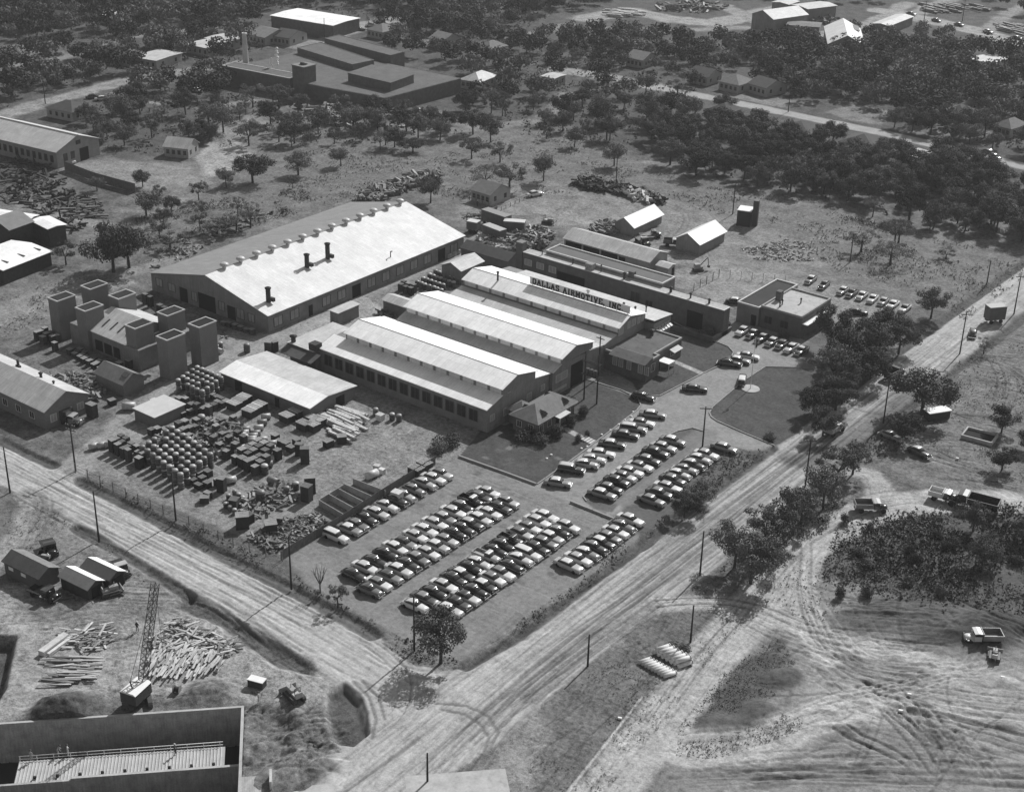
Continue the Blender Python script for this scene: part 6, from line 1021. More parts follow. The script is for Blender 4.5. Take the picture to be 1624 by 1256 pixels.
# plank and log piles lower left: each log is a thing
plank_m = mat('plank', .46, .85, .2, 1.5, rand=.25); plank_d = mat('old_plank', .2, .9, .25, 1.5, rand=.4)
lm = MB().box(-1.6, 1.6, -.14, .14, 0, .1).build('plank', plank_m); tag(lm, 'x', 'plank'); lm2 = MB().box(-1.6, 1.6, -.14, .14, 0, .1).build('old_plank', plank_d); tag(lm2, 'x', 'plank'); first = [True, True]
def planks(poly, n, ang, jit, lab, group, h=.8, old=.2, ln=(.7, 1.3), seed=3):
    q = np.array([P(*p) for p in poly]); r_ = random.Random(seed); mn, mx = q.min(0), q.max(0); k = 0
    while k < n:
        x, y = r_.uniform(mn[0], mx[0]), r_.uniform(mn[1], mx[1]); ins = False
        for i in range(len(q)):
            a, e = q[i], q[(i + 1) % len(q)]
            if (a[1] > y) != (e[1] > y) and x < (e[0] - a[0]) * (y - a[1]) / (e[1] - a[1]) + a[0]: ins = not ins
        if not ins: continue
        k += 1; i = int(r_.random() < old); src = (lm, lm2)[i]
        o = src if first[i] else src.copy()
        if not first[i]: COL.objects.link(o)
        first[i] = False; o.location = (x, y, r_.uniform(.02, h)); o.rotation_euler = (r_.gauss(0, .05), r_.gauss(0, .06), ang + r_.gauss(0, jit)); o.scale = (r_.uniform(*ln), 1, 1); o['label'] = lab; o['category'] = 'plank'; o['group'] = group
planks([(235, 1045), (300, 1030), (350, 1050), (355, 1065), (300, 1075), (235, 1072)], 150, AYW := 2.05, .12, 'pale plank in the neat near half of the big lumber pile', 'planks of the big lumber pile', .8, .12, (.55, .95))
planks([(242, 1015), (262, 985), (290, 985), (345, 1010), (385, 1025), (360, 1045), (290, 1035), (245, 1040)], 110, 1.3, .9, 'plank lying crosswise in the tumbled rear half of the big lumber pile', 'tumbled planks of the big lumber pile', .8, .35, (.4, .9), seed=4)
planks([(98, 1000), (178, 990), (182, 1015), (150, 1035), (100, 1030)], 50, 1.2, .8, 'tumbled plank of the left lumber pile, rear part', 'tumbled planks of the left pile', .6, .5, (.4, .9), seed=5); planks([(85, 1045), (145, 1042), (140, 1080), (82, 1090)], 45, .62, .08, 'plank in the ordered lower part of the left lumber pile', 'ordered planks of the left pile', .6, .5, (1.0, 1.6), seed=6)
pk = thing('lumber_stack', 'long bright stack of boards at the left side of the left lumber pile', 'lumber', (*P(86, 1026), 0), 1.75); MB().box(-2.6, 2.6, -.55, .55, .1, .9).build('boards', wood_pale, pk); MB().box(-2.4, 2.4, -.5, .5, 0, .1).build('bearer', wood_dk, pk); MB().box(-2.2, 2.4, -1.2, -.7, .1, .6).build('boards', plank_m, pk)
# concrete pipes beside the track: each one a thing
pm = MB().cyl((-1.0, 0, .34), (1.0, 0, .34), .34, n=14).cyl((1.0, 0, .34), (1.12, 0, .34), .4, n=14); pipe = pm.build('concrete_pipe', mat('pipe_concrete', .6, .85, .15, 1.5, rand=.15)); tag(pipe, 'x', 'pipe'); fp_ = True
for (p0, p1, n, sc, lab, g_) in (((1022, 1050), (1062, 1072), 9, 1.0, 'thinner concrete pipe in the near row of the pipe stack', 'thin concrete pipes'), ((1047, 1034), (1086, 1056), 7, 1.15, 'thicker concrete pipe in the rear row of the pipe stack', 'thick concrete pipes')):
    A_, B_ = np.array(P(*p0)), np.array(P(*p1))
    for k in range(n):
        q_ = A_ + (B_ - A_) * k / (n - 1); o = pipe if fp_ else pipe.copy()
        if not fp_: COL.objects.link(o)
        fp_ = False; o.location = (q_[0], q_[1], 0); o.rotation_euler = (0, 0, 1.15 + RY.gauss(0, .04)); o.scale = (sc, sc * .9, sc * .9); o['label'] = lab; o['category'] = 'pipe'; o['group'] = g_
        if k < n - 1 and sc > 1.1: o2 = pipe.copy(); COL.objects.link(o2); o2.location = (q_[0] + (B_ - A_)[0] / (n - 1) / 2, q_[1] + (B_ - A_)[1] / (n - 1) / 2, .62); o2.rotation_euler = (0, 0, 1.15); o2.scale = (sc, sc * .9, sc * .9); o2['label'] = 'concrete pipe resting on top of the rear row'; o2['category'] = 'pipe'; o2['group'] = 'top pipes'
# roller, small box at the lumber, derrick, foundations, stepping markers, misc
rl = thing('cable_reel', 'dark cable reel beside the crane', 'reel', (*P(281, 1098), 0), .5); MB().cyl((-.3, 0, .6), (.3, 0, .6), .4, n=12).build('drum', wood_dk, rl)
for s_ in (-.42, .42): MB().cyl((s_ - .05, 0, .6), (s_ + .05, 0, .6), .62, n=14).build('flange', wood, rl)
bx_ = thing('tool_box', 'pale topped tool chest standing left of the bulldozer', 'tool box', (*P(408, 1087), 0), .3); MB().box(-1.2, 1.2, -.6, .6, 0, 1.1).build('body', wood_dk, bx_); MB().box(-1.25, 1.25, -.65, .65, 1.1, 1.2).build('lid', white, bx_)
dk = thing('derrick', 'dark hopper with a stair tower beyond the right barn', 'hopper', (*P(1183, 356), 0), .3); MB().box(-2.2, 1.4, -2, 2, 0, 4.2).build('body', mat('derrick_metal', .04), dk); MB().box(-2.3, 1.5, -2.1, 2.1, 4.2, 4.4).build('roof', white, dk); MB().box(1.6, 3.0, -.7, .7, 0, 7).build('stair_tower', steel, dk)
fd = thing('old_foundation', 'roofless concrete foundation walls in the ground at the right', 'foundation', (*P(1553, 694), 0), .1); 
for a in ((-3, 3, -2.2, -1.9), (-3, -2.7, -1.9, 2.2), (-2.7, 3, 1.9, 2.2), (2.7, 3, -1.9, 1.9)): MB().box(*a, -.2, .7).build('wall_strip', concrete, fd)
MB().box(-2.69, 2.69, -1.89, 1.89, .0, .25).build('floor', dark, fd)
sh = thing('pale_shed_roof', 'small pale slanting roof beside the big tree right of the street', 'shed', (*P(1485, 662), 0), 1.0); MB().box(-2.4, 2.4, -1, 1, 0, 1.6).build('wall', wood_dk, sh); MB().box(-2.6, 2.6, -1.2, 1.2, 1.6, 1.75).build('roof', white, sh)
for px, py in ((1518, 728), (1590, 1075), (1442, 1102), (1428, 1128), (983, 1140)): o = MB().obox((0, 0, .15), (.55, .3, .3), .4).build('white_marker', white, None, (*P(px, py), 0)); tag(o, 'small white block lying on open ground right of the street', 'block', 'white blocks on the bare ground')
for px, py in ((1004, 654), (1001, 661), (991, 667), (981, 674), (968, 683), (954, 690), (931, 709), (922, 712), (874, 722), (867, 728)): o = MB().lathe([(.22, 0), (.24, .2), (.02, .24)], 8).build('kerb_marker', white, None, (*P(px, py), 0)); tag(o, 'small white marker stone along the lawn edge', 'marker', 'white marker stones along the lawn')
# steps on the lawn path
stp = thing('garden_steps', 'short flight of garden steps leading from the lawn to the parked cars', 'steps', (*P(933, 699), 0), 0)
for k in range(4): MB().box(-1.2 + k * .6, -.7 + k * .6, -.9, .9, -.1, .35 - k * .08).build('step', trim, stp)
# workers, each a continuous skinned figure
def person(px, py, label, z=0.0, rot=0.0, pose=0, tone=.2, shirt=None):
    x, y = P(px, py, z); t = thing('person', label, 'person', (x, y, z), rot, 'workers on the building site')
    a = .25 if pose == 0 else .5; bend = 0 if pose == 0 else .55
    V = [(0, 0, .95), (bend * .25, 0, 1.2), (bend * .5, 0, 1.42 - bend * .15), (bend * .58, 0, 1.53 - bend * .2), (bend * .66, 0, 1.68 - bend * .25), (0, .1, .9), (.08, .13, .5), (0, .14, .06), (.16, .15, .03), (0, -.1, .9), (-.06 + a * .4, -.13, .5), (-.14 + a * .3, -.14, .06), (.02 + a * .3, -.15, .03),
         (bend * .5, .2, 1.4 - bend * .15), (bend * .5 + .1, .27, 1.12 - bend * .2), (bend * .6 + .22, .25, .88), (bend * .5, -.2, 1.4 - bend * .15), (bend * .5 + .05, -.28, 1.12 - bend * .2), (bend * .6 + .14, -.26, .86)]
    E_ = [(0, 1), (1, 2), (2, 3), (3, 4), (0, 5), (5, 6), (6, 7), (7, 8), (0, 9), (9, 10), (10, 11), (11, 12), (2, 13), (13, 14), (14, 15), (2, 16), (16, 17), (17, 18)]
    Rr = [.15, .14, .17, .065, .11, .1, .075, .05, .045, .1, .075, .05, .045, .07, .05, .04, .07, .05, .04]
    me = bpy.data.meshes.new('body'); me.from_pydata(V, E_, []); o = bpy.data.objects.new('body', me); COL.objects.link(o); o.parent = t
    md = o.modifiers.new('skin', 'SKIN'); sk = me.skin_vertices[0] if me.skin_vertices else None
    if not me.skin_vertices:
        import bmesh
        b = bmesh.new(); b.from_mesh(me); b.verts.layers.skin.verify(); b.to_mesh(me); b.free()
    for i, r_ in enumerate(Rr): me.skin_vertices[0].data[i].radius = (r_, r_)
    me.skin_vertices[0].data[0].use_root = True; s_ = o.modifiers.new('sub', 'SUBSURF'); s_.levels = 1; s_.render_levels = 1; me.materials.append(mat('work_clothes_%d' % int(tone * 100), tone, .9, .2, 3))
    hd = V[4]; MB().lathe([(.16, -.02), (.17, .02), (.11, .05), (.1, .13), (.02, .16)], 10, (hd[0], hd[1], hd[2] + .06)).build('hat', trim if tone < .3 else steel, t)
    return t
for a in ((218, 1001, 'lone worker walking between the two lumber piles', 0, 2.2, 0, .05), (410, 1113, 'worker in pale clothes at the corner of the basement wall', 0, 1, 0, .4), (278, 1196, 'worker standing on the ribbed deck in the basement', -2.1, .5, 0, .05), (50, 1206, 'worker at the left end of the ribbed deck', -2.1, 2, 0, .3), (92, 1198, 'bent worker at the guard rail, left of a pair', -2.1, 1, 1, .35), (108, 1197, 'worker with white shirt at the guard rail, right of a pair', -2.1, 1, 0, .5), (757, 268 + 60, 'dark figure on the lane near the cottage', 0, 0, 0, .05)): person(*a)
# ------------------------------------------------------------------ vegetation
leaf_d = mat('foliage_dark', .07, .9, .35, .35, spec=.15, rand=.3); leaf_dm = mat('foliage_dark_mid', .1, .9, .35, .35, spec=.15, rand=.4); leaf_m = mat('foliage_mid', .125, .9, .35, .35, spec=.15, rand=.3); leaf_l = mat('foliage_dry', .18, .9, .35, .35, spec=.1, rand=.3); bark = mat('bark', .06, .95, .3, 2)
def leaf_mesh(name, blobs, n, size, m, seed, flat=.0):
    """many leaf sized quads spread through the clumps; blobs: x, y, z, radius"""
    g = np.random.default_rng(seed); B = np.array(blobs); w = B[:, 3] ** 2.2; w /= w.sum(); k = g.choice(len(B), n, p=w); dr = g.normal(size=(n, 3)); dr /= np.linalg.norm(dr, axis=1)[:, None]
    r = B[k, 3] * (.55 + .45 * g.random(n) ** .6) * (1 + .12 * g.normal(size=n)); C = B[k, :3] + dr * r[:, None] * np.array([1, 1, .8]); nm = dr * 1.2 + g.normal(size=(n, 3)) * .6 + np.array([0, 0, .35]); nm /= np.linalg.norm(nm, axis=1)[:, None]
    t1 = np.cross(nm, g.normal(size=(n, 3))); t1 /= np.linalg.norm(t1, axis=1)[:, None]; t2 = np.cross(nm, t1); s = size * (.6 + .8 * g.random(n))[:, None]
    V = np.stack([C + t1 * s * .55, C + t2 * s * .4, C - t1 * s * .5, C - t2 * s * .42], 1).reshape(-1, 3)
    me = bpy.data.meshes.new(name); me.vertices.add(n * 4); me.vertices.foreach_set('co', V.astype(np.float32).ravel()); me.loops.add(n * 4); me.loops.foreach_set('vertex_index', np.arange(n * 4, dtype=np.int32)); me.polygons.add(n); me.polygons.foreach_set('loop_start', np.arange(0, n * 4, 4, dtype=np.int32)); me.update(calc_edges=True); me.materials.append(m); return me
def blobs_for(kind, seed):
    r_ = random.Random(seed); out = []
    if kind == 'oak':
        for k in range(26):
            a = r_.uniform(0, 6.28); q = r_.uniform(0, 1) ** .6 * 3.8; z = 4.7 + r_.uniform(-2.2, 2.3) * (1 - (q / 4.6) ** 2) + .3; out.append((q * math.cos(a) * r_.uniform(.8, 1.1), q * math.sin(a), z, r_.uniform(.75, 1.6)))
    elif kind == 'thin':
        for k in range(30):
            a = r_.uniform(0, 6.28); q = r_.uniform(0, 1) ** .5 * 3.4; z = 4.6 + r_.uniform(-1.8, 2.4) * (1 - (q / 4.8) ** 2); out.append((q * math.cos(a), q * math.sin(a), z, r_.uniform(.4, 1.0)))
    elif kind == 'bush':
        for k in range(9): a = r_.uniform(0, 6.28); q = r_.uniform(0, 1.1); out.append((q * math.cos(a), q * math.sin(a), r_.uniform(.4, 1.1), r_.uniform(.4, .8)))
    elif kind == 'shrub': out = [(0, 0, .9, .75), (.1, 0, 1.35, .5), (0, .1, .5, .7)]
    return out
def trunk_mb(kind, blobs, seed):
    r_ = random.Random(seed); b = MB(); h = 3.2 if kind == 'oak' else 2.8
    b.cyl((0, 0, -.4), (.1, .05, h), .28, .18, n=7)
    for k in range(7 if kind != 'bare' else 0): t = blobs[(k * 3) % len(blobs)]; m_ = Vector((t[0] * .35, t[1] * .35, h + (t[2] - h) * .5)); b.cyl((.1, .05, h - .5 + k * .05), m_, .13, .08, n=5).cyl(m_, (t[0] * .85, t[1] * .85, t[2]), .08, .03, n=4)
    return b
TP = {}
def mk_tree(key, kind, n, size, m, seed, nm):
    t = thing(nm, 'x', 'tree' if kind in ('oak', 'thin') else 'shrub'); bl = blobs_for(kind, seed); cm = leaf_mesh('crown', bl, n, size, m, seed); o = bpy.data.objects.new('crown', cm); COL.objects.link(o); o.parent = t; ch = [o]
    if kind in ('oak', 'thin'): ch.append(trunk_mb(kind, bl, seed).build('trunk', bark, t, fix=False))
    TP[key] = (t, ch)
for i in range(4): mk_tree('oak%d' % i, 'oak', 6500, .27, (leaf_d, leaf_d, leaf_dm, leaf_d)[i], 40 + i, 'broad_tree')
for i in range(3): mk_tree('mid%d' % i, 'oak', 5200, .27, leaf_m, 60 + i, 'broad_tree')
for i in range(3): mk_tree('thin%d' % i, 'thin', 3600, .23, leaf_m, 80 + i, 'thin_tree')
mk_tree('dry0', 'thin', 2400, .22, leaf_l, 90, 'thin_tree'); mk_tree('dry1', 'thin', 2000, .22, leaf_l, 91, 'thin_tree')
for i in range(2): mk_tree('bush%d' % i, 'bush', 1300, .17, (leaf_d, leaf_m)[i], 100 + i, 'bush')
mk_tree('shrub0', 'shrub', 1300, .13, leaf_d, 110, 'round_shrub')
UT = set(); RT = random.Random(21); NT = [0]
def tree(key, x, y, s, label, group=None, sz=None, rot=None):
    root, ch = TP[key]
    if key not in UT: UT.add(key); o = root
    else:
        o = root.copy(); COL.objects.link(o)
        for c in ch: d = c.copy(); COL.objects.link(d); d.parent = o
    o.location = (x, y, 0); o.rotation_euler = (0, 0, RT.uniform(0, 6.28) if rot is None else rot); sx_ = RT.uniform(.88, 1.15); o.scale = (s * sx_, s / sx_, (sz or s) * RT.uniform(.88, 1.1)); o['label'] = label
    if group: o['group'] = group
    elif 'group' in o: del o['group']
    NT[0] += 1; return o
def T(px, py, key, s, label, group=None, sz=None): x, y = P(px, py); return tree(key, x, y, s, label, group, sz)
T(699, 1051, 'mid1', 1.0, 'leafy airy tree at the car park corner, nearest tree', sz=1.12); T(536, 962, 'thin1', .5, 'small thin tree between the street and the car park', sz=.55)
for a in ((1190, 925, 'mid0', 1.1, 'big tree in the clump on the right verge, lowest one', 1.2), (1165, 900, 'mid1', .9, 'tree at the left of the clump on the right verge', 1.1), (1228, 880, 'thin2', 1.2, 'tree in the clump on the right verge, upper right one', 1.15), (1212, 860, 'thin0', 1.05, 'tree behind the others of the clump on the right verge', 1), (1255, 850, 'mid1', .85, 'slim tree above the clump on the right verge', 1.1), (1270, 830, 'thin2', .9, 'thin tree between the verge pole and the clump', 1),
          (1305, 808, 'mid2', .95, 'dark tree beside the haul track left of the junction', 1), (1328, 768, 'thin1', 1.1, 'thin tree above the junction of the haul tracks', 1), (1352, 752, 'thin0', .8, 'small tree at the inside of the curved track', .9), (1462, 657, 'oak0', 1.55, 'very big dark tree right of the street beside a pole', 1.35), (1430, 700, 'oak3', .8, 'low dark tree below the very big tree', .7),
          (1110, 798, 'mid2', .8, 'low bushy tree between the outer row of cars and the street', .55), (1085, 818, 'oak1', .7, 'dark low tree hanging over the left edge of the street', .55), (1316, 553, 'oak1', 1.05, 'dark tree in front of the flat office', 1.25), (1345, 560, 'mid0', .7, 'low tree right of the flat office', .8), (1375, 575, 'oak2', 1.25, 'dark tree in the middle of the clump by the street', 1.2), (1395, 550, 'oak3', 1.15, 'dark tree at the right of the clump by the street', 1.1),
          (1340, 590, 'oak1', 1.15, 'broad tree at the left of the clump by the street', 1.1), (1380, 600, 'oak3', 1.1, 'low broad tree at the front of the clump by the street', .95), (1425, 560, 'oak1', .95, 'small tree at the street side of the clump', .9), (1325, 650, 'oak1', 1.0, 'dark tree between the clump and the street corner', .95),
          (1362, 610, 'oak0', 1.2, 'dark tree at the street edge of the clump', 1.0), (1410, 545, 'mid1', 1.0, 'tree behind the clump by the street near the rear lot', 1.1), (1476, 505, 'oak2', .95, 'free standing round tree at the end of the rear lot', .95), (1320, 612, 'mid2', 1.2, 'grey tree overhanging the flagpole lawn', 1.15), (1290, 660, 'oak3', .85, 'low dark tree at the lower right of the flagpole lawn', .8), (1305, 690, 'oak1', .8, 'dark tree at the street corner of the flagpole lawn', .7), (1335, 640, 'oak2', .8, 'dark tree between flagpole lawn and street', .8),
          (180, 432, 'oak0', 1.7, 'huge dark tree behind the test towers, left one', 1.6), (205, 425, 'oak2', 1.5, 'huge dark tree behind the test towers, right one', 1.5), (232, 342, 'mid0', 1.0, 'round tree in the field behind the huge dark trees', 1.0), (105, 420, 'thin1', .9, 'low thin tree beside the white roofed lumber shed', .8), (270, 395, 'thin2', 1.1, 'thin scrub tree left of the biggest warehouse, lower', .6), (345, 372, 'thin0', 1.2, 'thin scrub tree left of the biggest warehouse, upper', .6), (375, 365, 'dry0', 1.1, 'pale scrub tree beside the old warehouse slope', .6),
          (683, 322, 'mid1', .9, 'tree at the far end of the biggest warehouse', 1.0), (770, 300, 'dry1', 1.3, 'pale tree behind the fenced cottage', 1.0), (808, 300, 'thin2', 1.3, 'tree beside the fenced cottage', 1.1), (862, 287, 'mid2', .9, 'round tree in the field right of the cottage', 1.0), (974, 263, 'mid0', .95, 'flat topped lone tree in the pale field', .95), (967, 223, 'mid1', .85, 'round lone tree in the pale field, farther one', .9), (473, 278, 'mid2', 1.1, 'round lone tree in the field above the warehouse', 1.0), (467, 228, 'oak1', 1.1, 'dark round tree with visible trunk before the factory yard', 1.1), (401, 290, 'oak3', 1.3, 'large dark tree left of the pale field', 1.0), (300, 224, 'oak2', .8, 'dark tree over the bare patch, left of a pair', .9), (332, 224, 'oak0', .8, 'dark tree over the bare patch, right of a pair', .9),
          (698, 222, 'mid0', .95, 'tree with visible trunk in the row before the factory, right part', 1.0), (778, 226, 'mid2', .85, 'lone round tree right of the factory', 1.0), (748, 252, 'thin2', 1.1, 'thin tree in the field right of the factory', .9), (793, 258, 'thin0', 1.0, 'thin tree in the field, beside the path', .9), (603, 238, 'dry1', .7, 'small bare looking tree before the dark hedge', .9), (626, 234, 'oak1', .9, 'dark tree at the hedge before the factory', .9), (655, 242, 'oak3', .9, 'very dark low hedge tree in the field', .55), (1024, 150, 'mid1', .8, 'small round tree at the end of the far road, left', .9), (1074, 151, 'thin1', 1.0, 'spreading thin tree at the end of the far road, right', .8),
          (1147, 182, 'oak2', .9, 'dark tree just below the far road', .9), (1312, 145, 'oak0', 1.3, 'dark round tree above the far road near the walled plot', 1.2), (1560, 560, 'dry0', .6, 'little pale shrub tree right of the verge', .5), (1412, 420, 'dry1', 1.3, 'bare brush tree behind the rear lot, big', .8), (1365, 400, 'dry0', 1.2, 'bare brush tree behind the rear lot, left', .8), (1500, 410, 'thin1', .8, 'round scrub in the open field at the right', .4), (1425, 385, 'dry0', 1.1, 'bare brush tree at the wood edge', .8)):
    T(a[0], a[1], a[2], a[3], a[4], None, a[5])
for a in ((712, 706, 'bush0', 1.9, 'spiky bush at the corner of the front workshop', 1.5), (700, 716, 'bush1', 1.6, 'lower spiky bush beside the footpath of the front workshop', 1.2), (836, 694, 'bush0', 1.9, 'dark vine clad bush at the left corner of the hip roofed house', 1.6), (858, 702, 'bush0', 1.7, 'dark bush under the eaves of the hip roofed house', 1.4), (884, 692, 'shrub0', 1.7, 'dark round shrub left of the house porch', 1.5), (905, 676, 'shrub0', 1.6, 'dark round shrub right of the house porch', 1.6), (925, 660, 'shrub0', 1.4, 'dark oval shrub at the right corner of the house', 1.5),
          (917, 700, 'shrub0', .9, 'small round shrub left of the garden steps', .9), (931, 692, 'shrub0', .8, 'small round shrub right of the garden steps', .8), (1062, 566, 'bush1', .7, 'low hedge bush beside the office canopy', .5), (1120, 532, 'bush1', 1.7, 'pale tangled bush at the end of the long brick range', 1.5), (1137, 515, 'bush1', 1.8, 'tangled bush between the long brick range and the low wing', 1.6), (1150, 520, 'bush0', 1.3, 'dark bush beside the low wing', 1.2), (1222, 697, 'bush0', 1.2, 'dark bush on the flagpole lawn near the street corner', .7), (1240, 535, 'bush1', 1.2, 'bush against the wall of the flat office', 1.0), (1080, 1030, 'bush0', 1.3, 'dark bush beside the thin pole at the pipes', .6), (1255, 525, 'bush0', .9, 'small bush in front of the flat office', .9)):
    T(a[0], a[1], a[2], a[3], a[4], None, a[5])
# bare tree at the street
bt = thing('bare_tree', 'small leafless tree with upright branches beside the left street', 'tree', (*P(508, 940), 0)); b = MB().cyl((0, 0, -.2), (0, 0, 1.7), .16, .11, n=7); r_ = random.Random(3)
for k in range(9):
    a = k * .7; m_ = (math.cos(a) * .7, math.sin(a) * .7, 3.0 + r_.uniform(-.3, .4)); b.cyl((0, 0, 1.5), m_, .08, .05, n=5)
    for j in range(3): b.cyl(m_, (m_[0] * 1.5 + r_.uniform(-.3, .3), m_[1] * 1.5 + r_.uniform(-.3, .3), m_[2] + r_.uniform(.7, 1.5)), .04, .015, n=4)
b.build('branches', mat('bare_bark', .13), bt, fix=False)
# ---- woods
OBST = []
for o in list(COL.objects):
    if o.parent is None and o.get('category') in ('house', 'factory', 'building', 'warehouse', 'shed', 'barn', 'office', 'workshop', 'tower', 'chimney', 'car', 'trailer', 'hopper', 'hut'):
        cs = [o.matrix_basis @ c.matrix_basis @ Vector(v) for c in o.children if c.type == 'MESH' for v in (c.bound_box[0], c.bound_box[6])]
        if cs: xs = [c.x for c in cs]; ys = [c.y for c in cs]; OBST.append((min(xs), max(xs), min(ys), max(ys)))
def blocked(x, y, m):
    for a in OBST:
        if a[0] - m < x < a[1] + m and a[2] - m < y < a[3] + m: return True
    u, v = x * VR[0] + y * VR[1], x * VF[0] + y * VF[1]; g = GR[1] if v > 300 else GR[0]
    for du, dv in ((0, 0), (m, 0), (-m, 0), (0, m), (0, -m)):
        i, j = int((v + dv - g.v0) / g.d), int((u + du - g.u0) / g.d)
        if 0 <= i < g.id.shape[0] and 0 <= j < g.id.shape[1] and g.id[i, j] in (ROAD, LOT, LAWN, WALK, DRIVE, TRACK): return True
    return False
def inpoly(q, x, y):
    ins = False
    for i in range(len(q)):
        a, e = q[i], q[(i + 1) % len(q)]
        if (a[1] > y) != (e[1] > y) and x < (e[0] - a[0]) * (y - a[1]) / (e[1] - a[1]) + a[0]: ins = not ins
    return ins
CAND = []
def onroad(x, y):
    for s_ in (5, 9, 13, 17, 21, 25):
        u, v = x * VR[0] + y * VR[1], x * VF[0] + y * VF[1] + s_; g = GR[1] if v > 300 else GR[0]; i, j = int((v - g.v0) / g.d), int((u - g.u0) / g.d)
        if 0 <= i < g.id.shape[0] and 0 <= j < g.id.shape[1] and g.id[i, j] == ROAD: return True
    return False
def wood_(poly, spacing, keys, s0, s1, label, group, seed, m=3.0, tries=8000):
    q = np.array([P(*p) for p in poly]); r_ = random.Random(seed); mn, mx = q.min(0), q.max(0); pts = []; cell = {}
    area = (mx - mn).prod(); tries = int(area / spacing ** 2 * 4)
    for _ in range(tries):
        x, y = r_.uniform(mn[0], mx[0]), r_.uniform(mn[1], mx[1])
        if not inpoly(q, x, y): continue
        sp = spacing * r_.uniform(.8, 1.3); c = (int(x // spacing), int(y // spacing))
        if any((x - a) ** 2 + (y - b) ** 2 < sp * sp for i in (-1, 0, 1) for j in (-1, 0, 1) for a, b in cell.get((c[0] + i, c[1] + j), ())): continue
        if blocked(x, y, m) or onroad(x, y): continue
        cell.setdefault(c, []).append((x, y)); CAND.append((x, y, r_.choice(keys), r_.uniform(s0, s1), label, group))
DK = ['oak0', 'oak1', 'oak2', 'oak3']; MX = DK + ['mid0', 'mid1', 'mid2', 'mid0']; TH = ['thin0', 'thin1', 'thin2', 'mid1', 'dry0']
wood_([(1022, 200), (1075, 180), (1180, 190), (1300, 218), (1420, 240), (1530, 262), (1640, 300), (1640, 395), (1560, 360), (1500, 370), (1440, 350), (1330, 318), (1230, 300), (1140, 290), (1060, 268), (1035, 235)], 6.0, DK * 3 + ['mid0', 'mid1'], .75, 1.3, 'dark broad tree of the dense wood below the far road', 'trees of the wood below the far road', 1)
wood_([(1180, 70), (1300, 80), (1400, 72), (1500, 75), (1640, 100), (1640, 250), (1560, 235), (1450, 215), (1380, 205), (1440, 190), (1330, 160), (1290, 170), (1240, 165), (1200, 110)], 6.2, MX, .7, 1.3, 'tree of the wood between the far road and the highway', 'trees between far road and highway', 2)
wood_([(830, 60), (960, 60), (1180, 75), (1200, 110), (1060, 120), (980, 110), (880, 105), (800, 130), (780, 90)], 6.8, MX + TH, .6, 1.2, 'tree of the broken wood above the left end of the far road', 'trees above the left end of the far road', 3)
wood_([(-30, -30), (1000, -30), (960, 12), (870, 20), (800, 50), (700, 60), (640, 22), (560, 12), (440, 10), (420, 45), (330, 40), (200, 55), (60, 62), (-30, 72)], 6.5, MX, .7, 1.35, 'tree of the far wood along the top edge', 'trees of the far wood at the top', 4)
wood_([(-20, 100), (60, 90), (200, 64), (330, 50), (400, 60), (380, 95), (300, 108), (180, 122), (60, 158), (-20, 180)], 6.6, MX, .6, 1.3, 'tree among the houses at the upper left', 'trees among the upper left houses', 5)
wood_([(100, 200), (140, 170), (240, 135), (350, 115), (370, 150), (470, 160), (560, 180), (700, 190), (740, 160), (800, 180), (760, 215), (660, 232), (520, 228), (420, 240), (330, 215), (240, 225), (160, 245)], 7.6, MX + ['thin0', 'thin1', 'dry0'], .6, 1.25, 'tree of the loose belt in front of the factory', 'trees in front of the factory', 6)
wood_([(600, 40), (700, 35), (830, 60), (790, 110), (860, 150), (900, 190), (800, 200), (750, 150), (740, 110), (680, 95), (620, 85), (590, 60)], 7.2, MX + TH, .6, 1.2, 'tree of the loose wood right of the factory', 'trees right of the factory', 7)
wood_([(860, 110), (1030, 130), (1120, 165), (1060, 185), (1000, 230), (900, 235), (820, 215), (860, 170)], 8.5, MX + TH, .6, 1.15, 'tree of the scattered group above the pale field', 'trees above the pale field', 8)
wood_([(1080, 90), (1200, 105), (1290, 160), (1180, 155), (1080, 135)], 11, TH + ['mid2'], .5, .8, 'small garden tree between the houses of the row', 'garden trees at the house row', 9)
wood_([(330, 350), (300, 330), (250, 360), (250, 400), (330, 395), (440, 350), (420, 330)], 9, TH, .5, .9, 'thin scrub tree in the field left of the warehouse', 'scrub left of the warehouse', 10)
wood_([(1480, 360), (1640, 390), (1640, 350), (1560, 345)], 8, MX, .8, 1.1, 'tree at the lower right corner of the dense wood', 'trees at the wood corner', 11); wood_([(1300, 300), (1470, 345), (1500, 390), (1400, 400), (1330, 350)], 13, ['dry0', 'dry1', 'thin0'], .6, 1.0, 'pale brush tree along the edge of the dense wood', 'brush trees at the wood edge', 12)
wood_([(150, 300), (240, 290), (400, 290), (560, 250), (500, 300), (340, 330), (230, 350), (160, 320)], 11, MX + TH, .4, .85, 'tree at the bare ground below the belt', 'trees below the belt', 13); wood_([(0, 270), (150, 330), (140, 400), (60, 380)], 18, MX, .4, .7, 'small tree among the lumber yard', 'trees in the lumber yard', 14)
wood_([(1450, -20), (1640, -20), (1640, 30), (1560, 25), (1500, 5)], 14, MX, .7, 1.0, 'far tree at the upper right corner', 'trees at the upper right corner', 15); wood_([(1560, 700), (1640, 660), (1640, 950), (1560, 960), (1540, 850)], 7, DK + MX, .45, .75, 'dark tree at the right edge below the foundation', 'dark trees at the right edge', 16, 1)
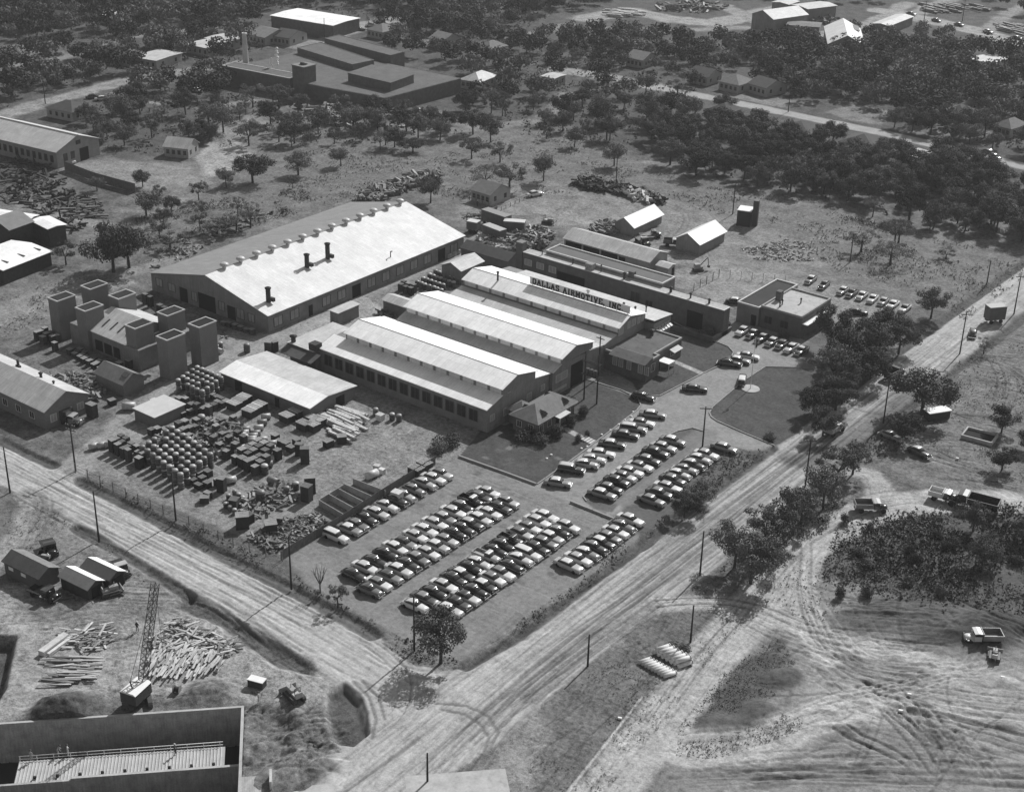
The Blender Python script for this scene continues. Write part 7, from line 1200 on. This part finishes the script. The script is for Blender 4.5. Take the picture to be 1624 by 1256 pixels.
wood_([(1000, -20), (1420, -20), (1400, 10), (1330, 16), (1290, 4), (1200, 0), (1100, 0)], 10, MX, .7, 1.1, 'tree behind the far sheds', 'trees behind the far sheds', 17); wood_([(1310, 45), (1400, 60), (1480, 50), (1540, 65), (1450, 75), (1380, 78)], 9, MX, .6, .9, 'tree along the highway side', 'trees along the highway', 18)
CAND.sort(key=lambda c: c[0] ** 2 + c[1] ** 2)
nfree = 292 - NT[0]
for c in CAND[:nfree]: tree(c[2], c[0], c[1], c[3], c[4], c[5])
# the rest, far away: one mass of crowns
rest = CAND[nfree:]; print('far trees', len(rest))
def far_mass(rest, m, seed, label):
    g = np.random.default_rng(seed); base = []
    for s in range(5):
        bl = np.array(blobs_for('oak', 40 + s)); n = 620; w = bl[:, 3] ** 2.2; w /= w.sum(); k = g.choice(len(bl), n, p=w); dr = g.normal(size=(n, 3)); dr /= np.linalg.norm(dr, axis=1)[:, None]; C = bl[k, :3] + dr * bl[k, 3][:, None] * .9
        nm = dr + g.normal(size=(n, 3)) * .6 + np.array([0, 0, .35]); nm /= np.linalg.norm(nm, axis=1)[:, None]; t1 = np.cross(nm, g.normal(size=(n, 3))); t1 /= np.linalg.norm(t1, axis=1)[:, None]; t2 = np.cross(nm, t1); s_ = .75 * (.6 + .7 * g.random(n))[:, None]
        base.append(np.stack([C + t1 * s_ * .5, C + t2 * s_ * .45, C - t1 * s_ * .5, C - t2 * s_ * .45], 1).reshape(-1, 3))
    V = []
    for i, c in enumerate(rest):
        a = g.random() * 6.28; R_ = np.array([[math.cos(a), -math.sin(a), 0], [math.sin(a), math.cos(a), 0], [0, 0, 1]]); V.append(base[i % 5] @ R_.T * c[3] + np.array([c[0], c[1], 0]))
    V = np.concatenate(V); n = len(V) // 4; me = bpy.data.meshes.new('far_wood'); me.vertices.add(n * 4); me.vertices.foreach_set('co', V.astype(np.float32).ravel()); me.loops.add(n * 4); me.loops.foreach_set('vertex_index', np.arange(n * 4, dtype=np.int32)); me.polygons.add(n); me.polygons.foreach_set('loop_start', np.arange(0, n * 4, 4, dtype=np.int32)); me.update(calc_edges=True); me.materials.append(m)
    o = bpy.data.objects.new('far_wood', me); COL.objects.link(o); tag(o, label, 'wood', kind='stuff')
if rest: far_mass([c for c in rest if not c[2].startswith('mid')], leaf_d, 1, 'far off woods of dark crowns across the top of the view'); far_mass([c for c in rest if c[2].startswith('mid')], leaf_m, 2, 'lighter crowns mixed through the far off woods')
straw = mat('dry_straw', .2, .9, .3, .35, spec=.1)
# ---- brush, weeds and grass tufts, uncountable
def scatter(polys, dens, size, h, m, name, label, seed, clump=3, thr=.04, avoid=None, maxn=60000):
    g = np.random.default_rng(seed); VV = []
    for poly in polys:
        q = np.array([P(*p) for p in poly]); mn, mx = q.min(0), q.max(0); n = min(maxn, int((mx - mn).prod() * dens)); pts = mn + g.random((n, 2)) * (mx - mn); ins = np.zeros(n, bool); X, Y = pts[:, 0], pts[:, 1]
        for i in range(len(q)):
            a, e = q[i], q[(i + 1) % len(q)]
            if a[1] != e[1]: ins ^= ((a[1] > Y) != (e[1] > Y)) & (X < (e[0] - a[0]) * (Y - a[1]) / (e[1] - a[1]) + a[0])
        pts = pts[ins]; nz = vnoise(pts[:, 0], pts[:, 1], 7, seed + 5, 4); pts = pts[nz + g.normal(size=len(pts)) * .05 > thr]
        c = np.repeat(pts, clump, 0); n = len(c)
        if not n: continue
        C = np.concatenate([c + g.normal(size=(n, 2)) * size * .8, (g.random((n, 1)) ** 1.3) * h], 1); nm = g.normal(size=(n, 3)) + np.array([0, 0, .4]); nm /= np.linalg.norm(nm, axis=1)[:, None]; t1 = np.cross(nm, g.normal(size=(n, 3))); t1 /= np.linalg.norm(t1, axis=1)[:, None]; t2 = np.cross(nm, t1); s = size * (.4 + .9 * g.random(n))[:, None]
        VV.append(np.stack([C + t1 * s, C + t2 * s * .6, C - t1 * s, C - t2 * s * .6], 1).reshape(-1, 3))
    V = np.concatenate(VV); n = len(V) // 4; me = bpy.data.meshes.new(name); me.vertices.add(n * 4); me.vertices.foreach_set('co', V.astype(np.float32).ravel()); me.loops.add(n * 4); me.loops.foreach_set('vertex_index', np.arange(n * 4, dtype=np.int32)); me.polygons.add(n); me.polygons.foreach_set('loop_start', np.arange(0, n * 4, 4, dtype=np.int32)); me.update(calc_edges=True); me.materials.append(m)
    o = bpy.data.objects.new(name, me); COL.objects.link(o); tag(o, label, 'undergrowth', kind='stuff'); return o
scatter([[(1310, 905), (1330, 850), (1400, 825), (1500, 815), (1640, 800), (1640, 955), (1540, 985), (1420, 935), (1330, 918)], [(1500, 985), (1560, 975), (1640, 985), (1640, 1010), (1540, 1000)]], 4.0, .24, .7, leaf_d, 'brush', 'dark tangled brush on the bank below the haul track', 1, 5, .0)
scatter([[(745, 1048), (820, 1006), (960, 905), (1010, 868), (1000, 855), (900, 935), (800, 1002)], [(1010, 868), (1100, 800), (1225, 712), (1150, 715), (1120, 745), (1040, 830)], [(640, 1045), (700, 1055), (735, 1052), (660, 1020), (590, 985), (560, 970)], [(455, 905), (500, 935), (590, 990), (570, 980), (406, 900), (300, 848), (130, 762), (150, 758), (300, 830), (400, 875)]], 2.6, .2, .6, leaf_m, 'weeds', 'weeds along the street edge of the works', 2, 4, -.02)
scatter([[(1100, 935), (1180, 935), (1300, 850), (1340, 800), (1280, 790), (1200, 860)], [(1290, 790), (1350, 700), (1400, 690), (1470, 650), (1420, 720), (1340, 740)], [(1330, 640), (1420, 560), (1500, 500), (1400, 545), (1300, 640)]], 2.2, .22, .7, leaf_m, 'verge_weeds', 'weeds under the verge trees right of the street', 3, 5)
scatter([[(830, 1290), (850, 1150), (940, 1065), (1045, 975), (1100, 962), (1165, 972), (1175, 990), (1080, 1108), (950, 1290)], [(1075, 1195), (1085, 1150), (1150, 1070), (1230, 1015), (1255, 1050), (1215, 1120), (1270, 1150), (1160, 1190)]], 3.0, .11, .2, straw, 'dry_grass', 'dry grass between the street and the haul track', 4, 3)
scatter([[(430, 345), (480, 240), (700, 225), (950, 215), (1050, 275), (1150, 300), (1300, 320), (1140, 340), (960, 300), (760, 325), (640, 300), (470, 340)], [(1200, 320), (1340, 330), (1500, 385), (1620, 400), (1640, 430), (1530, 510), (1480, 470), (1330, 430), (1240, 380)], [(0, 470), (120, 440), (300, 395), (230, 430), (100, 490), (0, 540)]], 1.1, .2, .35, straw, 'dry_scrub', 'dry scrub of the open fields', 5, 4)
scatter([[(60, 795), (200, 880), (250, 910), (220, 930), (120, 900), (10, 870), (0, 830)], [(1400, 650), (1640, 500), (1640, 780), (1560, 770), (1420, 720)], [(1240, 880), (1300, 880), (1330, 930), (1500, 985), (1280, 985), (1190, 950)]], 1.4, .13, .25, leaf_l, 'low_weeds', 'low weeds on the disturbed ground', 6, 4)
scatter([[(220, 345), (330, 320), (470, 300), (640, 290), (560, 320), (430, 350), (330, 390), (240, 420), (150, 400)], [(1330, 340), (1470, 370), (1440, 425), (1360, 420)]], 2.4, .2, .6, leaf_m, 'field_scrub', 'scrub in the field behind the biggest warehouse', 7, 4)

scatter([[(1022, 200), (1180, 190), (1420, 240), (1640, 300), (1640, 395), (1440, 350), (1230, 300), (1060, 268)], [(1180, 70), (1640, 100), (1640, 250), (1450, 205), (1330, 160), (1200, 130)], [(-30, -30), (1000, -30), (800, 60), (640, 60), (440, 45), (400, 100), (300, 108), (180, 122), (-20, 180)], [(100, 200), (240, 130), (370, 150), (470, 160), (700, 190), (760, 215), (420, 240), (160, 245)], [(600, 40), (830, 60), (1180, 75), (1100, 150), (1000, 230), (820, 215), (740, 110)]], .16, .42, 1.4, leaf_dm, 'understorey', 'low undergrowth beneath the trees', 8, 6, 0.0, maxn=40000)

scatter([[(1300, 915), (1325, 840), (1400, 815), (1500, 808), (1640, 795), (1640, 985), (1540, 1000), (1420, 950), (1330, 930)]], 2.0, .24, .9, leaf_m, 'light_brush', 'lighter straggling brush between the dark brush', 9, 5, -.08)
scatter([[(1072, 1198), (1080, 1148), (1150, 1064), (1235, 1008), (1262, 1050), (1215, 1120), (1290, 1150), (1200, 1186), (1120, 1202)]], 5.0, .11, .3, leaf_m, 'mound_weeds', 'dark weeds on the low mounds beside the haul track', 10, 4, -.1)
for k in range(16):
    r_ = random.Random(k + 300); x, y = P(1320 + r_.random() * 300, 830 + r_.random() * 120); tree('bush%d' % (k % 2), x, y, r_.uniform(.7, 1.3), 'rounded bush standing out of the brush below the haul track', 'bushes in the brush', r_.uniform(.8, 1.5))
# ------------------------------------------------------------------ haze
hz = MB().box(-900, 500, -500, 1000, -9, 140).build('haze', bpy.data.materials.new('haze_air')); hm = hz.data.materials[0]; hm.use_nodes = True; hn = hm.node_tree; hn.nodes.clear()
pv = hn.nodes.new('ShaderNodeVolumePrincipled'); ho = hn.nodes.new('ShaderNodeOutputMaterial'); pv.inputs['Color'].default_value = (.9, .9, .9, 1); pv.inputs['Density'].default_value = .00011; pv.inputs['Anisotropy'].default_value = .2
hn.links.new(pv.outputs[0], ho.inputs['Volume']); hz['kind'] = 'stuff'
